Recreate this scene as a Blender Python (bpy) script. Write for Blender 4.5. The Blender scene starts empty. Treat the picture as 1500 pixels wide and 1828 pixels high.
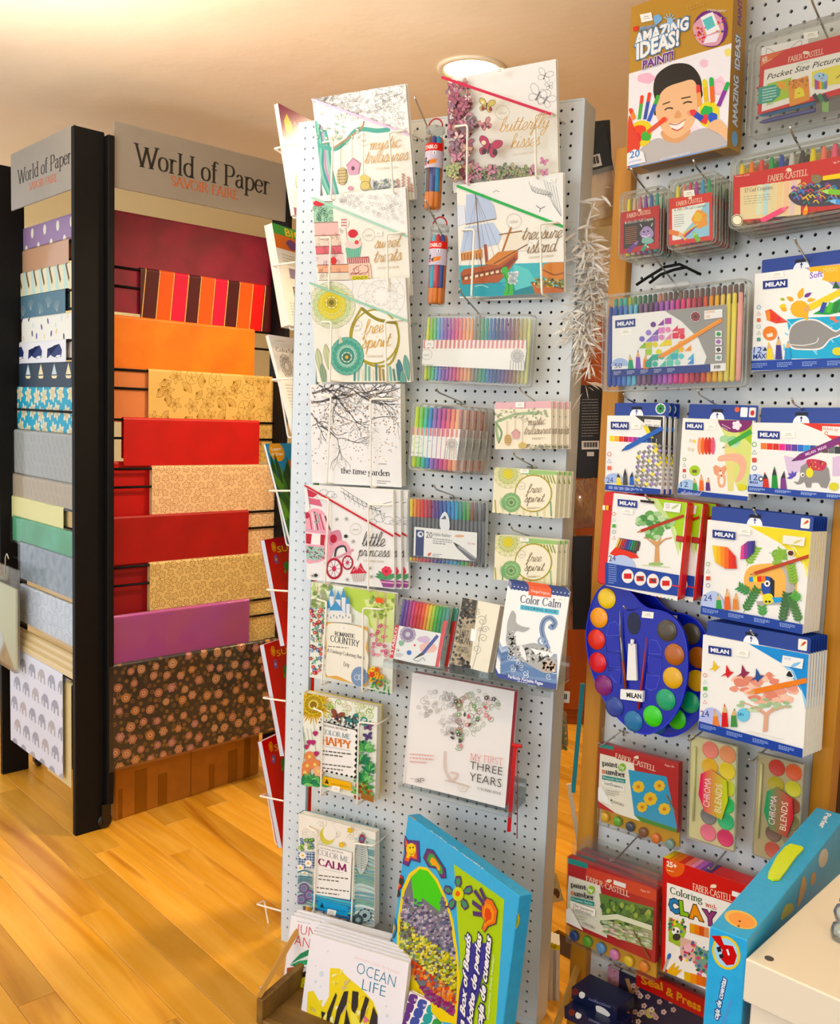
import bpy,bmesh,math,random
from mathutils import Vector,Matrix
random.seed(7)
SC=bpy.context.scene
COL=SC.collection
rad=math.radians

# ------------------------------------------------------------------ camera
FPX,PITCH,ROLL=1650.0,rad(6.0),rad(2.1)
CAMPOS=Vector((0,0,1.45))
cam_data=bpy.data.cameras.new('camera')
cam_data.sensor_fit='HORIZONTAL'
cam_data.sensor_width=36.0
cam_data.lens=36.0*FPX/1500.0
cam_data.clip_start=0.02
cam=bpy.data.objects.new('camera',cam_data)
COL.objects.link(cam)
cam.matrix_world=Matrix.Translation(CAMPOS)@Matrix.Rotation(rad(90)-PITCH,4,'X')@Matrix.Rotation(ROLL,4,'Z')
SC.camera=cam
# ------------------------------------------------------------------ world, lights, exposure
SC.view_settings.view_transform='Standard'
SC.view_settings.look='None'
SC.view_settings.gamma=1.0
SC.view_settings.use_curve_mapping=False
SC.view_settings.exposure=0.14
W=bpy.data.worlds.new('daylight');SC.world=W;W.use_nodes=True
W.node_tree.nodes['Background'].inputs[0].default_value=(0.95,0.97,1.0,1)
W.node_tree.nodes['Background'].inputs[1].default_value=1.05

def area_light(name,loc,target,sx,sy,power,color):
    d=bpy.data.lights.new(name,'AREA');d.shape='RECTANGLE';d.size=sx;d.size_y=sy
    d.energy=power;d.color=color
    o=bpy.data.objects.new(name,d);COL.objects.link(o);o.location=loc
    o.rotation_euler=(Vector(target)-Vector(loc)).to_track_quat('-Z','Y').to_euler()
    return o
area_light('shop_window_daylight',(-3.0,-1.7,1.7),(-0.1,2.2,1.1),2.6,2.0,46,(0.86,0.93,1.0))
area_light('ceiling_panel_daylight',(0.5,0.2,2.46),(0.6,1.4,0.6),1.8,1.2,15,(1.0,0.88,0.70))
area_light('added_ceiling_fill',(-1.35,1.7,1.7),(-1.0,2.0,2.5),0.5,0.5,14,(1.0,0.88,0.76)).data.spread=rad(98)  # unseen area light, added only to brighten the ceiling

# ------------------------------------------------------------------ pixel helpers (a pixel gives a direction only)
cp_,sp_=math.cos(PITCH),math.sin(PITCH)
FWD=Vector((0,cp_,-sp_));_r0=Vector((1,0,0));_u0=Vector((0,sp_,cp_))
RGT=_r0*math.cos(ROLL)+_u0*math.sin(ROLL)
UPV=_u0*math.cos(ROLL)-_r0*math.sin(ROLL)
def ray(px,py):
    return FWD+RGT*((px-750)/FPX)+UPV*((914-py)/FPX)
def at_z(px,py,z=0.0):
    d=ray(px,py);return CAMPOS+d*((z-CAMPOS.z)/d.z)
def at_depth(px,py,t):
    return CAMPOS+ray(px,py)*t

class Frame:
    """A vertical face: origin O, U to the right, V up, N towards the viewer."""
    def __init__(s,O,U,V=(0,0,1)):
        s.O=Vector(O);s.U=Vector(U).normalized();s.V=Vector(V).normalized()
        s.N=s.U.cross(s.V).normalized()
    def p(s,u,v,d=0.0):
        return s.O+s.U*u+s.V*v+s.N*d
    def uv(s,px,py,d=0.0):
        r=ray(px,py);t=((s.O+s.N*d)-CAMPOS).dot(s.N)/r.dot(s.N)
        q=CAMPOS+r*t-s.O
        return q.dot(s.U),q.dot(s.V)
    def mat(s,u=0,v=0,d=0):
        m=Matrix((s.U,s.V,s.N)).transposed().to_4x4();m.translation=s.p(u,v,d);return m
    def turned(s,origin,yaw=0,lean=0,roll=0):
        R=Matrix((s.U,s.V,s.N)).transposed()@Matrix.Rotation(yaw,3,'Y')@Matrix.Rotation(lean,3,'X')@Matrix.Rotation(roll,3,'Z')
        f=Frame(origin,R.col[0],R.col[1]);return f

# ------------------------------------------------------------------ colours and materials
def lin(c):
    return c/12.92 if c<=0.04045 else((c+0.055)/1.055)**2.4
_cc={}
def hx(h):
    if not isinstance(h,str):return h
    if h not in _cc:
        s=h.lstrip('#')
        if len(s)==3:s=''.join(k*2 for k in s)
        c=[lin(int(s[i:i+2],16)/255)for i in(0,2,4)];g=.3*c[0]+.6*c[1]+.1*c[2]
        _cc[h]=tuple(min(max(g+(k-g)*1.16,0),1)for k in c)      # printing inks a little purer than the hex notes
    return _cc[h]
_mats={}
def mat(name,color='fff',rough=0.5,metal=0.0,spec=0.5,coat=0.0,alpha=None,noise=None,bump=None,emit=None):
    """Principled material; noise=(scale, colour2, amount) mottles the colour, bump=(scale, strength) gives fine relief."""
    if name in _mats:return _mats[name]
    m=bpy.data.materials.new(name);m.use_nodes=True;_mats[name]=m
    nt=m.node_tree;b=nt.nodes['Principled BSDF']
    c=hx(color)
    b.inputs['Base Color'].default_value=(*c,1)
    b.inputs['Roughness'].default_value=rough
    b.inputs['Metallic'].default_value=metal
    b.inputs['Specular IOR Level'].default_value=spec
    if coat:b.inputs['Coat Weight'].default_value=coat
    if emit:
        b.inputs['Emission Color'].default_value=(*hx(emit[0]),1);b.inputs['Emission Strength'].default_value=emit[1]
    if noise:
        tc=nt.nodes.new('ShaderNodeTexCoord');n=nt.nodes.new('ShaderNodeTexNoise');mx=nt.nodes.new('ShaderNodeMix');mx.data_type='RGBA'
        mr=nt.nodes.new('ShaderNodeMapRange');mr.inputs[1].default_value=0.35;mr.inputs[2].default_value=0.65;mr.inputs[4].default_value=noise[2]
        n.inputs['Scale'].default_value=noise[0];n.inputs['Detail'].default_value=5
        nt.links.new(tc.outputs['Object'],n.inputs['Vector']);nt.links.new(n.outputs['Fac'],mr.inputs[0]);nt.links.new(mr.outputs[0],mx.inputs[0])
        mx.inputs[6].default_value=(*c,1);mx.inputs[7].default_value=(*hx(noise[1]),1)
        nt.links.new(mx.outputs[2],b.inputs['Base Color'])
    if bump:
        tc=nt.nodes.new('ShaderNodeTexCoord');n=nt.nodes.new('ShaderNodeTexNoise');bp=nt.nodes.new('ShaderNodeBump')
        n.inputs['Scale'].default_value=bump[0];n.inputs['Detail'].default_value=4
        bp.inputs['Strength'].default_value=bump[1];bp.inputs['Distance'].default_value=0.01
        nt.links.new(tc.outputs['Object'],n.inputs['Vector']);nt.links.new(n.outputs['Fac'],bp.inputs['Height']);nt.links.new(bp.outputs[0],b.inputs['Normal'])
    return m
def print_mat(rough=0.4):
    """Printed surface: ink colour comes from the mesh's colour attribute."""
    name='print_%d'%int(rough*100)
    if name in _mats:return _mats[name]
    m=bpy.data.materials.new(name);m.use_nodes=True;_mats[name]=m
    nt=m.node_tree;b=nt.nodes['Principled BSDF'];a=nt.nodes.new('ShaderNodeAttribute');a.attribute_name='ink'
    nt.links.new(a.outputs['Color'],b.inputs['Base Color']);b.inputs['Roughness'].default_value=rough
    b.inputs['Specular IOR Level'].default_value=0.35
    return m
def clear_mat(name,tint='ffffff',gloss=0.12,rough=0.08,body=0.0):
    """Thin clear plastic: mostly see-through, some gloss, some milky body."""
    if name in _mats:return _mats[name]
    m=bpy.data.materials.new(name);m.use_nodes=True;_mats[name]=m
    nt=m.node_tree;nt.nodes.clear();o=nt.nodes.new('ShaderNodeOutputMaterial')
    t=nt.nodes.new('ShaderNodeBsdfTransparent');t.inputs[0].default_value=(*hx(tint),1)
    g=nt.nodes.new('ShaderNodeBsdfGlossy');g.inputs['Roughness'].default_value=rough
    d=nt.nodes.new('ShaderNodeBsdfDiffuse');d.inputs[0].default_value=(0.85,0.86,0.84,1)
    m1=nt.nodes.new('ShaderNodeMixShader');m2=nt.nodes.new('ShaderNodeMixShader')
    fr=nt.nodes.new('ShaderNodeFresnel');fr.inputs[0].default_value=1.45
    ad=nt.nodes.new('ShaderNodeMath');ad.operation='MULTIPLY_ADD';ad.inputs[1].default_value=gloss*4;ad.inputs[2].default_value=gloss*0.2
    ad.use_clamp=True
    nt.links.new(fr.outputs[0],ad.inputs[0])
    m1.inputs[0].default_value=body
    nt.links.new(t.outputs[0],m1.inputs[1]);nt.links.new(d.outputs[0],m1.inputs[2])
    nt.links.new(ad.outputs[0],m2.inputs[0]);nt.links.new(m1.outputs[0],m2.inputs[1]);nt.links.new(g.outputs[0],m2.inputs[2])
    nt.links.new(m2.outputs[0],o.inputs[0])
    return m

# ------------------------------------------------------------------ mesh builder
def rrect(x0,x1,y0,y1,r,n=4):
    r=min(r,abs(x1-x0)/2.01,abs(y1-y0)/2.01);out=[]
    for cx,cy,a0 in((x1-r,y1-r,0),(x0+r,y1-r,90),(x0+r,y0+r,180),(x1-r,y0+r,270)):
        for k in range(n+1):
            a=rad(a0+90*k/n);out.append((cx+r*math.cos(a),cy+r*math.sin(a)))
    return out
class MB:
    def __init__(s):s.v=[];s.f=[];s.c=[];s.sm=[]
    def add(s,vs,fs,smooth=False):
        b=len(s.v);s.v+=[tuple(k)for k in vs];s.f+=[tuple(b+i for i in f)for f in fs];s.sm+=[smooth]*len(fs);return s
    def box(s,x0,x1,y0,y1,z0,z1):
        v=[(x,y,z)for z in(z0,z1)for y in(y0,y1)for x in(x0,x1)]
        return s.add(v,[(0,2,3,1),(4,5,7,6),(0,1,5,4),(2,6,7,3),(0,4,6,2),(1,3,7,5)])
    def bbox(s,x0,x1,y0,y1,z0,z1,b=0.002):
        """box with chamfered edges"""
        X=(x0,x0+b,x1-b,x1)
        return s.loft([rrect(x0+b,x1-b,y0+b,y1-b,b,1),rrect(x0,x1,y0,y1,b,1),rrect(x0,x1,y0,y1,b,1),rrect(x0+b,x1-b,y0+b,y1-b,b,1)],(z0,z0+b,z1-b,z1))
    def loft(s,rings,zs,smooth=False,caps=True):
        n=len(rings[0]);v=[];f=[]
        for r,z in zip(rings,zs):v+=[(x,y,z)for x,y in r]
        for k in range(len(rings)-1):
            for i in range(n):
                j=(i+1)%n;f.append((k*n+i,k*n+j,(k+1)*n+j,(k+1)*n+i))
        if caps:f.append(tuple(range(n-1,-1,-1)));f.append(tuple((len(rings)-1)*n+i for i in range(n)))
        return s.add(v,f,smooth)
    def prism(s,poly,z0,z1):
        a=sum(poly[i][0]*poly[(i+1)%len(poly)][1]-poly[(i+1)%len(poly)][0]*poly[i][1]for i in range(len(poly)))
        if a<0:poly=poly[::-1]
        return s.loft([poly,poly],(z0,z1))
    def tube(s,path,r,n=6,smooth=True,closed=False):
        P=[Vector(p)for p in path];m=len(P);v=[];f=[]
        prev=None
        for i in range(m):
            if closed:t=(P[(i+1)%m]-P[i-1])
            else:t=(P[min(i+1,m-1)]-P[max(i-1,0)])
            t=t.normalized()if t.length>1e-9 else Vector((0,0,1))
            if prev is None:
                a=Vector((0,0,1))if abs(t.z)<0.9 else Vector((1,0,0));nx=t.cross(a).normalized()
            else:
                nx=(prev-t*prev.dot(t));nx=nx.normalized()if nx.length>1e-6 else t.orthogonal().normalized()
            prev=nx;ny=t.cross(nx)
            rr=r[i]if isinstance(r,(list,tuple))else r
            for k in range(n):
                a=2*math.pi*k/n;v.append(P[i]+nx*(rr*math.cos(a))+ny*(rr*math.sin(a)))
        for i in range(m if closed else m-1):
            for k in range(n):
                k2=(k+1)%n;j=(i+1)%m
                f.append((i*n+k,i*n+k2,j*n+k2,j*n+k))
        if not closed:f.append(tuple(range(n-1,-1,-1)));f.append(tuple((m-1)*n+k for k in range(n)))
        return s.add(v,f,smooth)
    def wire(s,pts,r,bend=0.008,n=6):
        """tube along a polyline with rounded bends"""
        P=[Vector(p)for p in pts];out=[P[0]]
        for i in range(1,len(P)-1):
            a=(P[i-1]-P[i]);b=(P[i+1]-P[i]);d=min(bend,a.length*0.45,b.length*0.45)
            p0=P[i]+a.normalized()*d;p1=P[i]+b.normalized()*d
            for k in range(5):
                t=k/4;out.append(p0*(1-t)**2+P[i]*2*t*(1-t)+p1*t**2)
        out.append(P[-1]);return s.tube(out,r,n)
    def lathe(s,prof,n=16,M=None,smooth=True):
        v=[];f=[];m=len(prof)
        for r,z in prof:
            for k in range(n):
                a=2*math.pi*k/n;p=Vector((r*math.cos(a),r*math.sin(a),z))
                v.append(M@p if M is not None else p)
        for i in range(m-1):
            for k in range(n):
                k2=(k+1)%n;f.append((i*n+k,i*n+k2,(i+1)*n+k2,(i+1)*n+k))
        f.append(tuple(range(n-1,-1,-1)));f.append(tuple((m-1)*n+k for k in range(n)))
        return s.add(v,f,smooth)
    def mesh(s,name,m):
        me=bpy.data.meshes.new(name);me.from_pydata(s.v,[],s.f);me.materials.append(m)
        me.polygons.foreach_set('use_smooth',s.sm);me.update();return me
    def build(s,name,m,parent=None,mw=None):
        o=bpy.data.objects.new(name,s.mesh(name,m));COL.objects.link(o)
        if parent is not None:o.parent=parent
        if mw is not None:o.matrix_world=mw
        return o

def tag(o,label,cat,group=None):
    o['label']=label;o['category']=cat
    if group:o['group']=group
    return o
def thing(name,label,cat,mw,group=None):
    o=bpy.data.objects.new(name,None);COL.objects.link(o);o.empty_display_size=0.05
    o.matrix_world=mw;return tag(o,label,cat,group)
def struct(o):
    o['kind']='structure';return o
def dup(root,mw,label=None,group=None,skip=()):
    c=root.copy();COL.objects.link(c);c.matrix_world=mw
    if label:c['label']=label
    if group:c['group']=group
    for ch in root.children:
        if ch.name.split('.')[0]in skip:continue
        d=ch.copy();COL.objects.link(d);d.parent=c
        for g in ch.children:
            e=g.copy();COL.objects.link(e);e.parent=d
    return c
# ------------------------------------------------------------------ lettering: two pen fonts and the built-in sans
def crom(P,closed=False,k=6):
    n=len(P);out=[]
    if n<3:return list(P)
    for i in range(n if closed else n-1):
        if closed:a,b,c,d=P[i-1],P[i],P[(i+1)%n],P[(i+2)%n]
        else:a,b,c,d=P[max(i-1,0)],P[i],P[i+1],P[min(i+2,n-1)]
        for j in range(k):
            t=j/k
            out.append(tuple(0.5*(2*b[q]+(c[q]-a[q])*t+(2*a[q]-5*b[q]+4*c[q]-d[q])*t*t+(3*b[q]-a[q]-3*c[q]+d[q])*t**3)for q in(0,1)))
    if not closed:out.append(tuple(P[-1][:2]))
    return out
def _g(txt):
    """glyph table: 'A .8 L 0,0 .36,1 | C ...' ; L straight stroke, C curve, O closed curve"""
    T={}
    for line in txt.strip().splitlines():
        p=line.split(None,2);ch,w=p[0],float(p[1]);st=[]
        for s in(p[2].split('|')if len(p)>2 else[]):
            q=s.split();st.append((q[0],[tuple(float(z)for z in k.split(','))for k in q[1:]]))
        T[ch]=(w,st)
    return T
SERIF=_g('''
A .76 L .02,0 .36,1 | L .36,1 .74,0 | L .15,.36 .58,.36
B .66 L .13,0 .13,1 | C .13,1 .42,.98 .53,.77 .42,.55 .13,.53 | C .13,.53 .48,.52 .61,.28 .48,.03 .13,0
C .76 C .68,.80 .45,.98 .17,.86 .06,.5 .17,.14 .45,.02 .69,.2
D .8 L .13,0 .13,1 | C .13,1 .48,.97 .72,.72 .72,.28 .48,.03 .13,0
E .62 L .13,0 .13,1 | L .13,.98 .54,.98 .54,.86 | L .13,.53 .45,.53 | L .13,.02 .57,.02 .57,.16
F .57 L .13,0 .13,1 | L .13,.98 .54,.98 .54,.85 | L .13,.5 .45,.5
G .8 C .68,.80 .45,.98 .17,.86 .06,.5 .17,.14 .45,.02 .7,.14 | L .7,.1 .7,.42
H .8 L .13,0 .13,1 | L .67,0 .67,1 | L .13,.52 .67,.52
I .3 L .15,0 .15,1
J .4 C .25,1 .25,.3 .22,.0 .0,-.1
K .72 L .13,0 .13,1 | L .6,1 .13,.45 | L .28,.6 .68,0
L .58 L .13,0 .13,1 | L .13,.02 .54,.02 .54,.18
M .98 L .1,0 .14,1 | L .14,1 .48,.08 | L .48,.08 .84,1 | L .84,1 .88,0
N .82 L .12,0 .12,1 | L .12,1 .7,0 | L .7,0 .7,1
O .84 O .42,1 .15,.86 .05,.5 .15,.14 .42,0 .69,.14 .79,.5 .69,.86
P .62 L .13,0 .13,1 | C .13,1 .45,.98 .57,.74 .45,.5 .13,.46
R .7 L .13,0 .13,1 | C .13,1 .42,.98 .54,.76 .42,.54 .13,.51 | L .34,.52 .7,0
S .54 C .46,.82 .3,.98 .1,.86 .12,.66 .4,.42 .48,.22 .32,.02 .06,.16
T .68 L .34,0 .34,1 | L .04,.84 .04,.98 .64,.98 .64,.84
U .8 L .12,.35 .12,1 | C .12,.5 .14,.12 .4,.0 .64,.12 .68,.5 | L .68,.45 .68,1
V .74 L .02,1 .37,0 | L .37,0 .72,1
W 1.06 L .02,1 .3,0 | L .3,0 .53,.9 | L .53,.9 .76,0 | L .76,0 1.04,1
X .7 L .05,0 .65,1 | L .05,1 .65,0
Y .7 L .02,1 .35,.48 | L .35,0 .35,.48 | L .35,.48 .68,1
a .5 C .08,.52 .22,.64 .37,.54 .38,.12 .46,.0 | C .38,.4 .14,.36 .06,.16 .2,.01 .38,.14
b .56 L .12,0 .12,1 | C .12,.5 .3,.64 .5,.5 .5,.16 .3,.0 .12,.1
c .46 C .42,.52 .26,.64 .08,.5 .08,.16 .26,.01 .44,.14
d .58 L .46,0 .46,1 | C .46,.52 .3,.64 .08,.5 .08,.16 .28,.0 .46,.12
e .48 C .08,.36 .42,.36 .42,.54 .25,.64 .08,.48 .08,.18 .26,.0 .44,.14
f .34 L .14,0 .14,.8 | C .14,.75 .2,1.0 .38,.95 | L .02,.62 .32,.62
g .52 O .24,.64 .08,.52 .08,.36 .24,.24 .4,.36 .4,.52 | C .14,.26 .1,.12 .42,.06 .46,-.14 .24,-.28 .04,-.18 .1,-.02 | L .38,.58 .5,.62
h .58 L .12,0 .12,1 | C .12,.48 .32,.64 .46,.5 .46,.3 .46,.0
i .28 L .14,0 .14,.63 | L .14,.82 .14,.9
k .56 L .12,0 .12,1 | L .46,.63 .12,.3 | L .24,.4 .52,0
l .28 L .14,0 .14,1
m .86 L .12,0 .12,.63 | C .12,.48 .3,.64 .42,.5 .42,.3 .42,0 | C .42,.48 .6,.64 .74,.5 .74,.3 .74,0
n .58 L .12,0 .12,.63 | C .12,.48 .32,.64 .46,.5 .46,.3 .46,0
o .54 O .27,.63 .11,.54 .06,.32 .11,.09 .27,0 .43,.09 .48,.32 .43,.54
p .56 L .12,-.28 .12,.63 | C .12,.5 .3,.64 .5,.5 .5,.16 .3,.0 .12,.1
r .4 L .12,0 .12,.63 | C .12,.44 .22,.62 .38,.58
s .42 C .34,.52 .22,.63 .09,.55 .12,.4 .33,.26 .36,.1 .2,.0 .06,.1
t .34 C .16,.84 .15,.2 .2,.01 .34,.08 | L .02,.62 .32,.62
u .58 L .12,.2 .12,.63 | C .12,.3 .14,.04 .3,.0 .46,.14 | L .46,0 .46,.63
v .52 L .02,.63 .26,0 | L .26,0 .5,.63
w .76 L .02,.63 .22,0 | L .22,0 .38,.6 | L .38,.6 .54,0 | L .54,0 .74,.63
y .52 L .02,.63 .27,0 | L .1,-.28 .5,.63
- .4 L .06,.36 .34,.36
. .2 L .1,.0 .1,.08
0 .56 O .28,1 .1,.8 .06,.5 .1,.2 .28,0 .46,.2 .5,.5 .46,.8
1 .4 L .22,0 .22,1 | L .06,.82 .22,1
2 .54 C .08,.76 .2,1 .44,.9 .42,.6 .06,.04 | L .06,.03 .5,.03
6 .56 C .44,.9 .2,.8 .07,.4 .16,.05 .4,.05 .48,.3 .34,.5 .1,.34
''')
SCRIPT=_g('''
a .56 C .46,.5 .28,.62 .08,.42 .08,.12 .22,.0 .4,.2 .48,.56 .44,.2 .5,.0 .64,.14
b .5 C .0,.12 .18,.5 .36,.95 .26,1.1 .14,.8 .1,.2 .2,.0 .4,.14 .42,.44 .3,.5 .5,.5
c .46 C .4,.5 .24,.6 .07,.4 .08,.1 .24,.0 .5,.16
d .58 C .44,.5 .26,.6 .07,.38 .1,.06 .24,.0 .42,.3 .58,1.12 .46,.4 .48,.02 .66,.14
e .44 C .0,.1 .24,.24 .38,.44 .28,.6 .12,.46 .08,.16 .22,.0 .5,.16
f .42 C .0,.1 .22,.5 .42,1.0 .32,1.14 .2,.8 .14,.1 .06,-.42 -.02,-.3 .16,.0 .44,.14
g .54 C .44,.5 .26,.62 .08,.42 .1,.1 .24,.04 .42,.3 .46,.56 .38,-.2 .2,-.46 .06,-.3 .3,.0 .56,.14
h .56 C .0,.12 .2,.5 .38,.96 .28,1.1 .16,.7 .1,.0 .16,.36 .34,.58 .42,.4 .4,.06 .5,.0 .62,.14
i .3 C .0,.12 .14,.54 .1,.14 .16,.0 .34,.14 | L .2,.78 .22,.84
k .52 C .0,.12 .2,.5 .36,.96 .26,1.1 .14,.7 .1,.0 .14,.3 .36,.56 .4,.42 .16,.28 .34,.02 .58,.14
l .34 C .0,.12 .2,.5 .36,.96 .26,1.1 .12,.6 .1,.12 .2,.0 .4,.16
m .8 C .0,.4 .12,.56 .1,.0 .16,.4 .3,.58 .36,.4 .34,.0 .42,.4 .56,.58 .62,.4 .6,.06 .7,.0 .84,.14
n .56 C .0,.4 .12,.56 .1,.0 .16,.4 .34,.58 .4,.4 .38,.06 .46,.0 .62,.14
o .48 C .3,.56 .1,.44 .08,.12 .22,.0 .38,.16 .38,.46 .26,.56 .34,.44 .56,.5
p .52 C .0,.3 .16,.62 .1,.0 .04,-.5 .12,.2 .3,.58 .42,.44 .38,.1 .2,.02 .36,.0 .58,.14
r .42 C .0,.12 .12,.5 .16,.62 .22,.5 .36,.5 .3,.16 .36,.0 .5,.14
s .4 C .0,.12 .16,.4 .24,.66 .3,.4 .34,.14 .18,.0 .06,.1 | C .22,.02 .34,.06 .46,.16
t .36 C .0,.12 .2,.6 .26,.98 .16,.4 .14,.08 .22,.0 .42,.14 | L .0,.64 .4,.68
u .56 C .0,.3 .1,.54 .08,.14 .18,.0 .34,.14 .44,.54 .4,.14 .46,.0 .62,.14
w .66 C .0,.3 .1,.54 .08,.14 .18,.0 .32,.3 .34,.5 .32,.1 .42,.0 .56,.3 .54,.56 .68,.46
y .54 C .0,.3 .1,.54 .1,.14 .2,.02 .34,.16 .44,.56 .34,-.2 .18,-.5 .04,-.34 .3,-.02 .56,.14
''')
def pen_poly(pts,a,b,closed=False):
    """outline quads of a stroke drawn with a nib a wide and b high"""
    n=len(pts);L=[];R=[]
    for i in range(n):
        if closed:p,q=pts[i-1],pts[(i+1)%n]
        else:p,q=pts[max(i-1,0)],pts[min(i+1,n-1)]
        dx,dy=q[0]-p[0],q[1]-p[1];l=math.hypot(dx,dy)or 1e-6
        nx,ny=-dy/l,dx/l;w=0.5*math.hypot(a*nx,b*ny)
        L.append((pts[i][0]+nx*w,pts[i][1]+ny*w));R.append((pts[i][0]-nx*w,pts[i][1]-ny*w))
    return[[L[i],L[(i+1)%n],R[(i+1)%n],R[i]]for i in range(n if closed else n-1)]
_tcache={}
def text_polys(s,style='sans',a=None,b=None):
    """-> (list of polygons, width) in units of the cap height, baseline 0"""
    key=(s,style,a,b)
    if key in _tcache:return _tcache[key]
    out=[];x=0.0
    if style in('serif','script','smallcap'):
        T=SCRIPT if style=='script' else SERIF
        A=a if a else(0.15 if style!='script' else 0.068);B=b if b else(0.055 if style!='script' else 0.04)
        for ch in s:
            if ch==' ':x+=0.32;continue
            k=1.0
            if style=='smallcap' and ch.islower():ch=ch.upper();k=0.76
            if ch not in T:ch=ch.lower()if ch.lower()in T else 'o'
            w,st=T[ch]
            for kind,P in st:
                pts=P if kind=='L' else crom(P,kind=='O',5)
                if style=='script':pts=[(px+0.28*py,py)for px,py in pts]
                pts=[(x+px*k,py*k)for px,py in pts]
                out+=pen_poly(pts,A*k,B*k,kind=='O')
                if style!='script' and kind in 'LC':
                    for e,o in((0,1),(-1,-2)):
                        p,q=pts[e],pts[o]
                        if abs(p[0]-q[0])<0.45*abs(p[1]-q[1])and abs(p[1]-q[1])>0.03 and len(P)==2 and abs(P[0][1]-P[1][1])>0.3:
                            out.append([(p[0]-0.13*k,p[1]-B*k/2),(p[0]+0.13*k,p[1]-B*k/2),(p[0]+0.13*k,p[1]+B*k/2),(p[0]-0.13*k,p[1]+B*k/2)])
            x+=w*k+(0.0 if style=='script' else 0.03)
    else:
        cu=bpy.data.curves.new('lettering','FONT');cu.body=s;cu.resolution_u=2
        if a:cu.offset=a
        if style=='italic':cu.shear=0.28
        ob=bpy.data.objects.new('lettering',cu);me=ob.to_mesh()
        vs=[(v.co.x/0.729,v.co.y/0.729)for v in me.vertices]
        out=[[vs[i]for i in p.vertices]for p in me.polygons]
        x=max((v[0]for v in vs),default=1);mn=min((v[0]for v in vs),default=0)
        out=[[(q[0]-mn,q[1])for q in p]for p in out];x-=mn
        ob.to_mesh_clear();bpy.data.objects.remove(ob);bpy.data.curves.remove(cu)
    _tcache[key]=(out,x);return _tcache[key]

def clip_poly(P,x0,x1,y0,y1):
    for ax,lim,sg in((0,x0,1),(0,x1,-1),(1,y0,1),(1,y1,-1)):
        if not P:return P
        out=[]
        for i in range(len(P)):
            a,b=P[i-1],P[i];da,db=(a[ax]-lim)*sg,(b[ax]-lim)*sg
            if(da>=0)!=(db>=0):
                t=da/(da-db);out.append((a[0]+(b[0]-a[0])*t,a[1]+(b[1]-a[1])*t))
            if db>=0:out.append(b)
        P=out
    return P

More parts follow.
